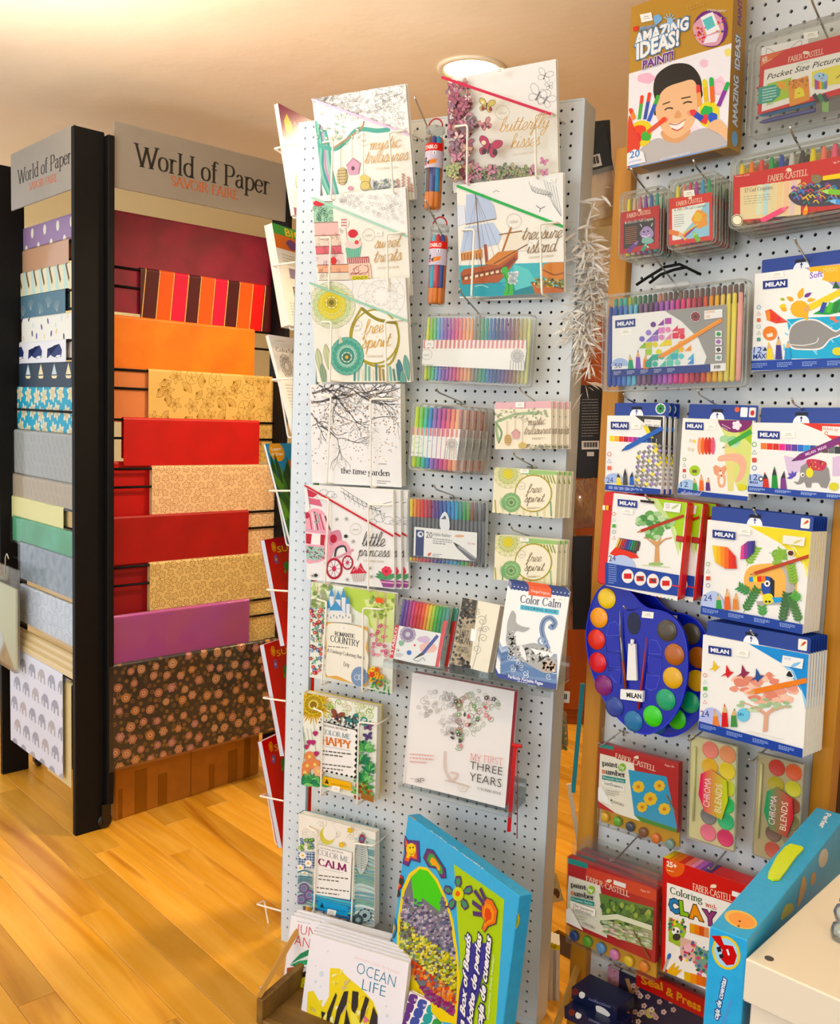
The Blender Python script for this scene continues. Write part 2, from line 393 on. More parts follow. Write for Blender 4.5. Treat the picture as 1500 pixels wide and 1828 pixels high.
class Print:
    """Flat printing on one face of a thing. Points come in photo-crop pixels (z), photo pixels, or 0..1 face units (n)."""
    DZ=2.2e-5
    def __init__(s,mw,z,x0,x1,y0,y1):
        s.mw=mw;s.z0=z+2e-4;s.b=(x0,x1,y0,y1);s.v=[];s.f=[];s.c=[];s.k=0;s.hold=False;s.clip=True
        s.inv=mw.inverted();s.rng=random.Random(len(_mats)*7+int(abs(x1)*1e4)%97)
        s.n()
    # -- coordinate modes
    def n(s):
        x0,x1,y0,y1=s.b
        s.m=lambda x,y:(x0+x*(x1-x0),y1-y*(y1-y0));s.u=(x1-x0);return s
    def z(s,ox,oy,sc):
        N=(s.mw.to_3x3()@Vector((0,0,1)));O=s.mw@Vector((0,0,s.z0))
        def m(x,y):
            r=ray(ox+x/sc,oy+y/sc);t=(O-CAMPOS).dot(N)/r.dot(N);q=s.inv@(CAMPOS+r*t);return(q.x,q.y)
        s.m=m
        c=s.mw@Vector(((s.b[0]+s.b[1])/2,(s.b[2]+s.b[3])/2,s.z0));s.u=(c-CAMPOS).dot(FWD)/FPX/sc*1.08
        return s
    # -- primitives in local units
    def raw(s,P,col,clip=True):
        if clip and s.clip:P=clip_poly(P,*s.b)
        if len(P)<3:return
        a=sum(P[i-1][0]*P[i][1]-P[i][0]*P[i-1][1]for i in range(len(P)))
        if abs(a)<1e-12:return
        if a<0:P=P[::-1]
        b=len(s.v);z=s.z0+s.k*s.DZ
        s.v+=[(x,y,z)for x,y in P];s.f.append(tuple(range(b,b+len(P))));s.c+=[hx(col)]*len(P)
    def up(s):
        if not s.hold:s.k+=1
    # -- drawing
    def poly(s,pts,col,smooth=False):
        P=[s.m(*p)for p in pts]
        if smooth:P=crom(P,True,5)
        s.up();s.raw(P,col);return s
    def rect(s,x0,y0,x1,y1,col):
        return s.poly([(x0,y0),(x1,y0),(x1,y1),(x0,y1)],col)
    def fill(s,col):
        x0,x1,y0,y1=s.b;s.up();s.raw([(x0,y0),(x1,y0),(x1,y1),(x0,y1)],col);return s
    def ell(s,cx,cy,rx,ry=None,col='000',rot=0,n=18,a0=0,a1=360):
        ry=rx if ry is None else ry;c,d=math.cos(rad(rot)),math.sin(rad(rot));P=[]
        for k in range(n):
            t=rad(a0+(a1-a0)*k/(n if a1-a0==360 else n-1));x,y=rx*math.cos(t),ry*math.sin(t)
            P.append((cx+x*c-y*d,cy+x*d+y*c))
        return s.poly(P,col)
    def ring(s,cx,cy,r,w,col,ry=None,n=18,rot=0):
        ry=r if ry is None else ry;c,d=math.cos(rad(rot)),math.sin(rad(rot));P=[]
        for k in range(n):
            t=2*math.pi*k/n;x,y=r*math.cos(t),ry*math.sin(t);P.append((cx+x*c-y*d,cy+x*d+y*c))
        return s.line(P,w,col,closed=True,smooth=False)
    def line(s,pts,w,col,closed=False,smooth=False):
        P=[s.m(*p)for p in pts]
        if smooth:P=crom(P,closed,5)
        s.up()
        for q in pen_poly(P,w*s.u,w*s.u,closed):s.raw(q,col)
        return s
    def text(s,t,x0,y0,x1,y1,col,h=None,style='sans',a=None,b=None,outline=None):
        """text with its baseline from (x0,y0) to (x1,y1), cap height h (same units)"""
        P,w=text_polys(t,style,a,b);A=Vector(s.m(x0,y0));B=Vector(s.m(x1,y1));D=B-A
        L=D.length;D=D/L if L else Vector((1,0));Nn=Vector((-D.y,D.x));sx=L/w;sy=(h*s.u)if h else sx
        if outline:
            oc,ow=outline;s.up()
            for q in P:
                Q=[(A.x+D.x*x*sx+Nn.x*y*sy,A.y+D.y*x*sx+Nn.y*y*sy)for x,y in q]
                cx=sum(k[0]for k in Q)/len(Q);cy=sum(k[1]for k in Q)/len(Q)
                for i in range(len(Q)):
                    p0,p1=Q[i-1],Q[i];dx,dy=p1[0]-p0[0],p1[1]-p0[1];l=math.hypot(dx,dy)
                    if l<1e-7:continue
                    nx,ny=-dy/l*ow*s.u,dx/l*ow*s.u;ex,ey=dx/l*ow*s.u,dy/l*ow*s.u
                    s.raw([(p0[0]-nx-ex,p0[1]-ny-ey),(p1[0]-nx+ex,p1[1]-ny+ey),(p1[0]+nx+ex,p1[1]+ny+ey),(p0[0]+nx-ex,p0[1]+ny-ey)],oc)
        s.up()
        for q in P:s.raw([(A.x+D.x*x*sx+Nn.x*y*sy,A.y+D.y*x*sx+Nn.y*y*sy)for x,y in q],col)
        return s
    def greek(s,x0,y0,x1,y1,n,col,w=1.2,skew=0.0):
        """lines of print too small to read"""
        s.up();h=s.hold;s.hold=True
        for i in range(n):
            yy=y0+(y1-y0)*(i+0.5)/n;xe=x1-(x1-x0)*(0.0 if i<n-1 else 0.3)*1.0;xx=x0
            while xx<xe:
                l=min(s.rng.uniform(.06,.16)*(x1-x0),xe-xx);s.line([(xx,yy+skew*(xx-x0)),(xx+l,yy+skew*(xx+l-x0))],w,col);xx+=l+(x1-x0)*0.035
        s.hold=h;return s
    def leaf(s,x,y,l,w,ang,fill=None,stroke=None,sw=0.8,vein=True):
        c,d=math.cos(rad(ang)),math.sin(rad(ang));P=[(0,0),(.3*l,-w/2),(.65*l,-w*.4),(l,0),(.65*l,w*.4),(.3*l,w/2)]
        Q=[(x+a*c-b*d,y+a*d+b*c)for a,b in P]
        if fill:s.poly(Q,fill,smooth=True)
        if stroke:
            s.line(Q,sw,stroke,closed=True,smooth=True)
            if vein:s.line([Q[0],Q[3]],sw*.8,stroke)
        return s
    def flower(s,x,y,r,fill,core,n=6,stroke=None,sw=0.7,squash=1.0):
        for k in range(n):
            a=2*math.pi*k/n;px,py=x+math.cos(a)*r*.6,y+math.sin(a)*r*.6*squash
            if fill:s.ell(px,py,r*.42,r*.42*squash,fill,n=10)
            if stroke:s.ring(px,py,r*.42,sw,stroke,ry=r*.42*squash,n=10)
        s.ell(x,y,r*.32,r*.32*squash,core,n=10);return s
    def mandala(s,x,y,r,cols,stroke,petals=12,sw=0.8,sq=1.0):
        for k,c in enumerate(cols):
            q=r*(1-k/(len(cols)+.3));s.ell(x,y,q,q*sq,c,n=28)
            s.ring(x,y,q,sw,stroke,ry=q*sq,n=28);s.up();h=s.hold;s.hold=True
            for j in range(petals):
                a=2*math.pi*(j+.5*(k%2))/petals;b=q*(1-.9/(len(cols)+.3))
                s.line([(x+q*math.cos(a),y+q*sq*math.sin(a)),(x+b*math.cos(a+.16),y+b*sq*math.sin(a+.16))],sw,stroke)
                s.line([(x+q*math.cos(a),y+q*sq*math.sin(a)),(x+b*math.cos(a-.16),y+b*sq*math.sin(a-.16))],sw,stroke)
            s.hold=h
        return s
    def butterfly(s,x,y,r,fill,stroke,rot=0,sw=.8):
        c,d=math.cos(rad(rot)),math.sin(rad(rot))
        for g in(-1,1):
            for P in([(0,0),(.35,-.7),(.95,-.8),(1,-.35),(.5,.05)],[(0,.05),(.5,.08),(.8,.4),(.55,.8),(.2,.6)]):
                Q=[(x+(g*a*c-b*d)*r,y+(g*a*d+b*c)*r)for a,b in P]
                if fill:s.poly(Q,fill,smooth=True)
                if stroke:s.line(Q,sw,stroke,closed=True,smooth=True)
        s.line([(x+.35*r*d,y-.35*r*c),(x-.6*r*d,y+.6*r*c)],r*.14,stroke or '333');return s
    def swirl(s,x,y,r,col,w=1,turns=1.6,a0=0,flip=1,k=16):
        s.line([(x+r*(1-i/k*.9)*math.cos(rad(a0)+flip*i/k*turns*6.283),y+r*(1-i/k*.9)*math.sin(rad(a0)+flip*i/k*turns*6.283))for i in range(k+1)],w,col);return s
    def pencil(s,x0,y0,x1,y1,w,col,tip='c9a070',lead=None):
        dx,dy=x1-x0,y1-y0;l=math.hypot(dx,dy);ux,uy=dx/l,dy/l;nx,ny=-uy*w/2,ux*w/2;t=min(w*1.6,l*.4)
        bx,by=x1-ux*t,y1-uy*t
        s.poly([(x0+nx,y0+ny),(bx+nx,by+ny),(bx-nx,by-ny),(x0-nx,y0-ny)],col)
        s.poly([(bx+nx,by+ny),(x1,y1),(bx-nx,by-ny)],tip)
        s.poly([(x1-ux*t*.35+nx*.35,y1-uy*t*.35+ny*.35),(x1,y1),(x1-ux*t*.35-nx*.35,y1-uy*t*.35-ny*.35)],lead or col);return s
    def blob(s,x,y,rx,ry,col,n=10,jit=.2):
        return s.poly([(x+rx*math.cos(6.283*k/n)*s.rng.uniform(1-jit,1+jit),y+ry*math.sin(6.283*k/n)*s.rng.uniform(1-jit,1+jit))for k in range(n)],col,smooth=True)
    def dots(s,x0,y0,x1,y1,n,r,cols,sq=1):
        s.up();h=s.hold;s.hold=True
        for _ in range(n):s.ell(s.rng.uniform(x0,x1),s.rng.uniform(y0,y1),r*s.rng.uniform(.6,1.3),None,s.rng.choice(cols),n=7)
        s.hold=h;return s
    def build(s,name,parent,rough=0.4):
        me=bpy.data.meshes.new(name);me.from_pydata(s.v,[(s.f[i][0],s.f[i+1][0])for i in range(len(s.f)-1)],s.f);me.materials.append(print_mat(rough))
        at=me.color_attributes.new('ink','FLOAT_COLOR','POINT');buf=[]
        for c in s.c:buf+=[c[0],c[1],c[2],1.0]
        at.data.foreach_set('color',buf);me.update()
        o=bpy.data.objects.new(name,me);COL.objects.link(o);o.parent=parent;return o
# ------------------------------------------------------------------ surface materials
def wood_mat(name,c1,c2,c3,rough=0.3,scale=1.0,rnd=True,knots=True,axis='X'):
    if name in _mats:return _mats[name]
    m=bpy.data.materials.new(name);m.use_nodes=True;_mats[name]=m
    nt=m.node_tree;N=nt.nodes;L=nt.links;b=N['Principled BSDF']
    tc=N.new('ShaderNodeTexCoord');mp=N.new('ShaderNodeMapping');oi=N.new('ShaderNodeObjectInfo')
    sv={'X':(0.9,9,9),'Y':(9,0.9,9),'Z':(9,9,0.9)}[axis]
    mp.inputs['Scale'].default_value=tuple(k*scale for k in sv)
    cm=N.new('ShaderNodeCombineXYZ');ml=N.new('ShaderNodeMath');ml.operation='MULTIPLY';ml.inputs[1].default_value=37.0
    L.new(oi.outputs['Random'],ml.inputs[0]);L.new(ml.outputs[0],cm.inputs[0]);L.new(ml.outputs[0],cm.inputs[1])
    L.new(tc.outputs['Object'],mp.inputs['Vector'])
    ad=N.new('ShaderNodeVectorMath');L.new(mp.outputs[0],ad.inputs[0]);L.new(cm.outputs[0],ad.inputs[1])
    n1=N.new('ShaderNodeTexNoise');n1.inputs['Scale'].default_value=2.2;n1.inputs['Detail'].default_value=6;n1.inputs['Distortion'].default_value=0.8
    n2=N.new('ShaderNodeTexNoise');n2.inputs['Scale'].default_value=0.8;n2.inputs['Detail'].default_value=3;n2.inputs['Distortion'].default_value=1.2
    L.new(ad.outputs[0],n1.inputs['Vector']);L.new(ad.outputs[0],n2.inputs['Vector'])
    r1=N.new('ShaderNodeValToRGB');r1.color_ramp.elements[0].position=0.32;r1.color_ramp.elements[1].position=0.7
    r1.color_ramp.elements[0].color=(*hx(c2),1);r1.color_ramp.elements[1].color=(*hx(c1),1)
    L.new(n1.outputs['Fac'],r1.inputs[0])
    r2=N.new('ShaderNodeValToRGB');r2.color_ramp.elements[0].position=0.55;r2.color_ramp.elements[1].position=0.74
    r2.color_ramp.elements[0].color=(0,0,0,1);r2.color_ramp.elements[1].color=(.8,.8,.8,1)
    L.new(n2.outputs['Fac'],r2.inputs[0])
    mx=N.new('ShaderNodeMix');mx.data_type='RGBA';L.new(r2.outputs[0],mx.inputs[0]);L.new(r1.outputs[0],mx.inputs[6]);mx.inputs[7].default_value=(*hx(c3),1)
    hs=N.new('ShaderNodeHueSaturation');mr=N.new('ShaderNodeMapRange');mr.inputs[3].default_value=0.72;mr.inputs[4].default_value=1.15
    L.new(oi.outputs['Random'],mr.inputs[0]);L.new(mx.outputs[2],hs.inputs['Color'])
    if rnd:L.new(mr.outputs[0],hs.inputs['Value'])
    L.new(hs.outputs[0],b.inputs['Base Color']);b.inputs['Roughness'].default_value=rough
    return m
M_FLOOR=wood_mat('maple_floor','ecb866','dca24e','ad6a2c',rough=0.27,scale=1.0)
M_PINE=wood_mat('pine','c98f45','b27a36','7c4a1c',rough=0.45,scale=1.0,axis='Y',rnd=False)
M_PLASTER=mat('ceiling_plaster','f6ead6',0.8,bump=(5,0.6),noise=(1.5,'eeddc0',0.5))
M_WALLC=mat('wall_cream','d9c79c',0.8,bump=(12,0.15))
M_BOARD=mat('white_pegboard','dcdfde',0.45)
M_STEEL=mat('white_enamel_steel','d9e4ec',0.4)
M_DARK=mat('hollow_shade','15120f',0.9)  # near-black colour stands in for the shade inside the hollow stands
M_BLACK=mat('black_painted_wood','060607',0.6,spec=.25,noise=(30,'0d0c0c',0.6))
M_CHROME=mat('chrome','c9c7c0',0.22,metal=1.0)
M_WIRE=mat('white_coated_wire','faf6ea',0.4)

# ------------------------------------------------------------------ floor: planks as pieces
fl=MB();fl.box(-2.6,2.4,-2.6,4.8,-0.05,-0.012);floor_o=struct(fl.build('floor',mat('floor_gap','3a2410',0.9)))
pd=rad(90-137.0);PD=Vector((math.cos(pd),math.sin(pd),0));PN=Vector((-PD.y,PD.x,0));PW=0.092
plank_meshes=[]
for L_ in(0.55,0.8,1.05,1.3):
    m=MB();m.bbox(-L_/2+.0004,L_/2-.0004,-PW/2+.0004,PW/2-.0004,-0.012,0.0,0.0010);plank_meshes.append((L_,m.mesh('plank',M_FLOOR)))
rng=random.Random(11)
def vis_floor(p):
    # planks only where the place is seen from near the door; bare sub-floor elsewhere is never in view
    return-2.65<p.x<1.6 and 1.0<p.y<5.0
npl=0
for i in range(-40,40):
    a=-3.0-rng.random()
    while a<3.4:
        L_,me=rng.choice(plank_meshes);c=PD*(a+L_/2)+PN*((i+.5)*PW)+Vector((-.4,2.6,0));a+=L_
        if vis_floor(c)and npl<300:
            if(c.x>0.75 and c.y<2.4)or c.x>1.3 or(c.x<-1.2 and c.y<1.6):continue
            o=bpy.data.objects.new('plank',me);COL.objects.link(o);o.parent=floor_o;npl+=1
            o.matrix_world=Matrix.Translation(c)@Matrix.Rotation(pd+(math.pi if rng.random()<.5 else 0),4,'Z')
# ------------------------------------------------------------------ ceiling, walls
CEIL=2.5
c=MB();c.box(-2.6,2.4,-2.6,4.8,CEIL,CEIL+.1);struct(c.build('ceiling',M_PLASTER))
c=MB();c.box(-2.6,2.4,4.7,4.8,0,CEIL);struct(c.build('wall_back',M_WALLC))
c=MB();c.box(2.3,2.4,-2.6,4.7,0,CEIL);struct(c.build('wall_right',M_WALLC))

# recessed lamp in the ceiling behind the display
lp=at_z(842,122,CEIL)
t=thing('ceiling_downlight','glowing round recessed downlight in the plaster ceiling behind the butterfly book','lamp',Matrix.Translation((lp.x,lp.y,CEIL)))
m=MB();m.lathe([(.105,0),(.105,-.006),(.088,-.008),(.084,-.001)],28);m.build('trim_ring',mat('lamp_trim','f4ead6',.5),t)
m=MB();m.lathe([(.0,-.003),(.083,-.003),(.083,-.0035),(.0,-.0035)],28);m.build('lamp_lens',mat('lamp_glow','ffffff',.5,emit=('ffe9c0',14)),t)
def spot_lamp(name,loc,power,col,r=.08):
    d=bpy.data.lights.new(name,'SPOT');d.energy=power;d.color=col;d.shadow_soft_size=r;d.spot_size=rad(150);d.spot_blend=0.6
    o=bpy.data.objects.new(name,d);COL.objects.link(o);o.location=loc;return o
spot_lamp('downlight_bulb',(lp.x,lp.y,CEIL-.02),95,(1,.76,.46))
spot_lamp('downlight_bulb',(1.05,3.5,CEIL-.02),40,(1,.72,.40))
spot_lamp('downlight_bulb',(-1.9,4.2,CEIL-.02),25,(1,.86,.62))
spot_lamp('downlight_bulb',(0.2,0.7,CEIL-.02),24,(1,.84,.60))

# ------------------------------------------------------------------ pegboard sheet with real holes
def peg_sheet(u0,u1,v0,v1,zf,th,pu=.0254,r=.0035,m=None,seg=8,stagger=False):
    m=m or MB();nu=int((u1-u0)/pu);nv=int((v1-v0)/pu);mu=(u1-u0-nu*pu)/2;mv=(v1-v0-nv*pu)/2
    cells=[]
    for i in range(nu):
        for j in range(nv):
            x0=u0+mu+i*pu;y0=v0+mv+j*pu;x1,y1=x0+pu,y0+pu;cx,cy=(x0+x1)/2,(y0+y1)/2
            o=[(x1,cy),(x1,y1),(cx,y1),(x0,y1),(x0,cy),(x0,y0),(cx,y0),(x1,y0)]
            h=[(cx+r*math.cos(math.pi/4*k),cy+r*math.sin(math.pi/4*k))for k in range(8)]
            v=[(x,y,zf)for x,y in o]+[(x,y,zf)for x,y in h]+[(x,y,zf-th)for x,y in h]
            f=[(k,(k+1)%8,8+(k+1)%8,8+k)for k in range(8)]+[(8+k,8+(k+1)%8,16+(k+1)%8,16+k)for k in range(8)]
            m.add(v,f)
    a,b,c_,d=u0+mu,u1-mu,v0+mv,v1-mv
    for q in((u0,a,v0,v1),(b,u1,v0,v1),(a,b,v0,c_),(a,b,d,v1)):
        if q[1]-q[0]>1e-4 and q[3]-q[2]>1e-4:
            m.add([(q[0],q[2],zf),(q[1],q[2],zf),(q[1],q[3],zf),(q[0],q[3],zf)],[(0,1,2,3)])
    return m

azC,azR=rad(-62.1),rad(-45.7)
FC=Frame((.303,2.078,0),(-math.sin(azC),-math.cos(azC),0))
FR=Frame((.588,1.835,0),(-math.sin(azR),-math.cos(azR),0))
# centre display stand
t=thing('pegboard_display','tall white pegboard display stand hung with colouring books and pen sets','display stand',FC.mat())
peg_sheet(-.640,.018,.02,2.135,0,.005).build('pegboard_front',M_BOARD,t)
m=MB();m.box(-.645,.0175,.02,2.13,-.02,-.0075);m.build('hole_shade_sheet',M_DARK,t)  # dark sheet painted as the shade seen through the holes
m=MB();m.bbox(.0175,.022,.0,2.137,-.075,.0015,.001);m.bbox(-.68,.02,2.135,2.14,-.075,.0,.001);m.bbox(-.68,.02,.0,.02,-.075,.0,.001);m.bbox(-.68,.018,.02,2.135,-.075,-.07,.001);m.build('side_panel',M_STEEL,t)
peg_sheet(-.722,-.652,.03,2.165,.012,.0015,r=.003).build('perforated_upright',M_STEEL,t)
m=MB();m.box(-.722,-.7205,.03,2.165,-.05,.012);m.box(-.652,-.6505,.03,2.165,-.001,.012);m.box(-.722,-.6505,2.165,2.1665,-.05,.012);m.box(-.718,-.654,.03,2.16,.003,.0085);m.box(-.72,-.652,.0,.03,-.05,.012)
m.build('upright_channel',M_STEEL,t)
# right display board with pine frame
t=thing('pegboard_display','white pegboard panel in a pine frame hung with boxed art supplies','display stand',FR.mat())
peg_sheet(-.225,.232,.16,2.30,0,.005).build('pegboard_front',M_BOARD,t)
m=MB();m.box(-.225,.232,.16,2.30,-.02,-.0075);m.build('hole_shade_sheet',M_DARK,t)  # shade behind the holes, put in as a dark sheet
m=MB();m.bbox(-.268,-.2255,0,2.02,-.03,.02,.002);m.build('frame_post',M_PINE,t)
m=MB();m.bbox(.2325,.268,0,2.3,-.03,.012,.002);m.build('frame_post',M_PINE,t)
m=MB();m.bbox(-.225,.232,.06,.158,-.03,.0,.002);m.build('frame_rail',M_PINE,t)
# white side panel next to it
t=thing('white_cabinet','white side of a cabinet beside the pine framed pegboard','cabinet',FR.mat())
m=MB();m.bbox(.285,.303,0,2.2,-.3,-.002,.002);m.build('side_panel',mat('white_laminate','f2efe8',.4),t)
m=MB();m.bbox(.303,.62,.05,2.18,-.3,-.28,.002);m.bbox(.303,.62,.0,.05,-.3,-.002,.002);m.bbox(.303,.62,2.18,2.2,-.3,-.002,.002);m.build('back_panel',mat('white_laminate','f2efe8',.4),t)
m=MB();m.bbox(.303,.62,.9,.918,-.28,-.005,.002);m.build('shelf',mat('white_laminate','f2efe8',.4),t)
# ------------------------------------------------------------------ wrapping paper rack
DA,DB=rad(46.6),rad(-43.6)
UA=Vector((math.sin(DA),math.cos(DA),0));UB=Vector((-math.sin(DB),-math.cos(DB),0))
FA=Frame(at_z(203,1480),UA);FB=Frame(at_z(131,1490),UB)
z1=lambda x,y:(x/2.6786,180+y/2.6786)
z2=lambda x,y:(x/2.6786,740+y/2.6786)
z3=lambda x,y:(x/2.6786,1250+y/2.6786)
l1=lambda x,y:(x/3.653,200+y/3.653)
l2=lambda x,y:(x/3.653,680+y/3.653)
l3=lambda x,y:(x/3.323,950+y/3.323)
rack=thing('paper_rack','black two sided wrapping paper rack with rods, casters and header panels','rack',Matrix.Translation(at_z(165,1485)))
RI=rack.matrix_world.inverted()
def rp(name,mb,m,F,u=0,v=0,d=0):
    o=mb.build(name,m);o.parent=rack;o.matrix_local=RI@F.mat(u,v,d);return o
AW,BW=0.665,0.66
def post_board(F,u0,u1,d0,d1,v0,v1):
    m=MB();m.bbox(u0,u1,v0,v1,d0,d1,.002);return rp('upright_board',m,M_BLACK,F)
vt=FB.uv(150,214)[1]
post_board(FB,-.004,.018,-.10,.0,0.0,vt)                # front board of the left bay, its broad side to the shop
post_board(FA,-.022,.0,-.10,.0,.09,vt-.01)            # first board of the right bay
post_board(FA,AW,AW+.022,-.10,.0,.09,FA.uv(510,290)[1]-.02)
post_board(FB,-BW-.022,-BW,-.10,.0,0.0,FB.uv(18,280)[1])
m=MB();m.box(-.06,-.022,.1,vt-.03,-.13,-.09);rp('corner_post',m,M_BLACK,FA)
# casters
def caster(F,u,d):
    h=thing('caster','','',F.mat(u,0,d));del h['label'],h['category']
    o=MB();o.lathe([(.0,-.010),(.022,-.010),(.026,-.006),(.026,.006),(.022,.010),(.0,.010)],18,Matrix.Translation((0,.026,0)))
    o.box(-.016,.016,.05,.09,-.018,.018);o.box(-.012,.012,.02,.055,-.017,-.012);o.box(-.012,.012,.02,.055,.012,.017)
    bpy.data.objects.remove(h);return rp('caster',o,mat('black_rubber','111112',.3),F,u,0,d)
caster(FA,-.02,-.03);caster(FA,AW+.01,-.03);caster(FB,-BW-.01,-.14)
# header panels with lettering
M_SIGN=mat('frosted_header','9c978e',.5,noise=(6,'8d877a',.35))
def header(F,quad,d,zo,word,sub):
    P=[F.uv(x,y,d)for x,y in quad];u0=(P[0][0]+P[3][0])/2;u1=(P[1][0]+P[2][0])/2;v0=(P[2][1]+P[3][1])/2;v1=min((P[0][1]+P[1][1])/2,CEIL-.012)
    m=MB();m.bbox(0,u1-u0,0,v1-v0,-.006,0,.001);o=rp('header_panel',m,M_SIGN,F,u0,v0,d)
    p=Print(F.mat(u0,v0,d),0,0,u1-u0,0,v1-v0);p.z(*zo)
    (x0,y0,x1,y1,h)=word;p.text('World of Paper',x0,y0,x1,y1,'2a2624',h,'serif',.13,.05)
    (x0,y0,x1,y1,h)=sub;p.text('SAVOIR-FAIRE',x0,y0,x1,y1,'c4714f',h,'serif',.15,.07)
    p.build('header_lettering',o,.5);return o
header(FA,[z1(545,105),z1(1378,300),z1(1375,580),z1(545,415)],-.012,(0,180,2.6786),(650,308,1292,450,88),(818,403,1140,474,40))
header(FB,[l1(70,292),l1(484,60),l1(484,495),l1(72,645)],-.012,(0,200,3.653),(118,470,464,328,84),(190,512,372,448,42))
def rods(F,u0,u1,v,d):
    m=MB();m.tube([(u0,v,d),(u1,v,d)],.0042,6);rp('rod',m,M_BLACK,F)

def sheet(F,quad,d,name,label,color,pat=None,r=.009,rough=.5,sleeve=False,noise=None,group=None,rod=True,under=True,mname=None):
    P=[F.uv(x,y,d)for x,y in quad]
    u0=(P[0][0]+P[3][0])/2;u1=(P[1][0]+P[2][0])/2;v1=(P[0][1]+P[1][1])/2;h=v1-(P[2][1]+P[3][1])/2;w=u1-u0
    mw=F.mat(u0,v1,d);t=thing(name,label,'paper',mw,group)
    prof=[(-h,0)]+[(-r+r*math.sin(a),-r+r*math.cos(a))for a in[math.pi/2*k/5 for k in range(0,11)]]+[(-h*.85,-2*r)]
    prof[0]=(-h,0.0)
    inner=[(-h*.85,-2*r+.0016)]+[(-r+(r-.0016)*math.sin(a),-r+(r-.0016)*math.cos(a))for a in[math.pi/2*k/5 for k in range(10,-1,-1)]]+[(-h,-.0016)]
    loop=prof+inner
    m=MB();n=len(loop);nseg=6;V=[]
    for i in range(nseg+1):
        x=w*i/nseg
        V+=[(x,y,z+(.0012*math.sin(i*2.1+y*30)if(y<-r and i not in(0,nseg))else 0)*0)for y,z in loop]
    f=[(i*n+k,i*n+(k+1)%n,(i+1)*n+(k+1)%n,(i+1)*n+k)for i in range(nseg)for k in range(n)]
    f.append(tuple(range(n)));f.append(tuple(nseg*n+k for k in range(n-1,-1,-1)))
    m.add(V,f)
    m.build('folded_sheet',mat(mname or('paper_'+color+name),color,rough,noise=noise,bump=(14,.12)),t)
    if pat:
        p=Print(mw,0,0,w,-h,0);p.size=(w,h)
        pat(p)
        V0,F0,C0=p.v,p.f,p.c;p.v,p.f,p.c=[],[],[]
        for f_ in F0:
            P=[V0[i][:2]for i in f_];z=V0[f_[0]][2];ys=[q[1]for q in P]
            for lo,hi in((-9,-r),(-r,-.8*r),(-.8*r,-.6*r),(-.6*r,-.4*r),(-.4*r,-.2*r),(-.2*r,1e-6)):
                if max(ys)<=lo or min(ys)>=hi:continue
                Q=P if(min(ys)>=lo and max(ys)<=hi)else clip_poly(P,-9,9,lo,hi)
                if len(Q)>2:b_=len(p.v);p.v+=[(x,y,z)for x,y in Q];p.f.append(tuple(range(b_,b_+len(Q))));p.c+=[C0[f_[0]]]*len(Q)
        nv=[]
        for x,y,z in p.v:
            if y>-r:
                th=(y+r)/r*(math.pi/2)*.999;zz=r+z
                nv.append((x,-r+zz*math.sin(th),-r+zz*math.cos(th)))
            else:nv.append((x,y,z))
        p.v=nv;p.build('printed_pattern',t,rough)
    if sleeve:
        m=MB();q=r+.0022;pr=[(-h-.008,.0028)]+[(-r+q*math.sin(a),-r+q*math.cos(a))for a in[math.pi/2*k/5 for k in range(0,11)]]
        V=[];rr=random.Random(int(h*1e5))
        for i in range(15):
            x=-.012+(w+.024)*i/14;V+=[(x,y,z+rr.uniform(0,.0022)*(1 if y<-r else 1))for y,z in pr]
        k_=len(pr);m.add(V,[(i*k_+k,(i+1)*k_+k,(i+1)*k_+k+1,i*k_+k+1)for i in range(14)for k in range(k_-1)],True)
        m.build('plastic_sleeve',clear_mat('cello','fbfcfc',.16,.12,.02),t)
    if rod:
        span=(.0,AW)if F is FA else(-BW,-.004)
        rods(F,span[0],span[1],v1-r,d-r)
        if under:rods(F,span[0],span[1],v1-r-.062,d-r)
    return t
# -- patterns (m = pattern scale in metres)
def P_stripes(p):
    p.z(0,180,2.6786)
    for a,b,c_ in((705,765,'4a0d14'),(772,835,'e0641e'),(840,905,'d2274a'),(910,965,'4a0d14'),(970,1030,'e0641e'),(1036,1092,'d2274a'),(1098,1150,'43090f'),(1155,1212,'e0641e'),(1217,1268,'d93127'),(1276,1345,'43090f')):
        s=.145;ya=797+(a-683)*s;yb=797+(b-683)*s;p.poly([(a,ya-20),(b,yb-20),(b-26,yb+260),(a-26,ya+260)],c_)
        p.line([(a-3,ya-20),(a-29,ya+260)],4,'e6b877')
def loc_pat(fn):
    def g(p):
        w,h=p.size;p.m=lambda x,y:(x,-y);p.u=1.0;fn(p,w,h)
    return g
def scatter(p,w,h,step,jit=.3):
    r=p.rng;j=0;y=step*.4
    while y<h+step:
        x=(step/2 if j%2 else 0)
        while x<w+step:yield x+r.uniform(-jit,jit)*step,y+r.uniform(-jit,jit)*step;x+=step
        y+=step*.86;j+=1
@loc_pat
def P_shells(p,w,h):
    p.hold=True;p.k=1
    for x,y in scatter(p,w,h,.054,.2):
        a0=p.rng.uniform(0,360);R=p.rng.uniform(.026,.033);kind=p.rng.random();c_='8f6a2c'
        if kind<.5:
            for k in range(9):
                a=rad(a0+15*(k-4));p.line([(x,y),(x+R*math.cos(a),y+R*math.sin(a))],.0011,c_)
            p.line([(x+R*math.cos(rad(a0+15*(k-4))),y+R*math.sin(rad(a0+15*(k-4))))for k in range(9)],.0012,c_)
        elif kind<.8:
            for k in range(5):
                a=rad(a0+72*k);p.leaf(x,y,R*.95,R*.5,math.degrees(a),None,c_,.0011)
        else:
            p.ring(x,y,R*.9,.0012,c_,n=16)
            for k in range(5):a=rad(a0+72*k);p.line([(x,y),(x+R*.7*math.cos(a),y+R*.7*math.sin(a))],.0013,c_)
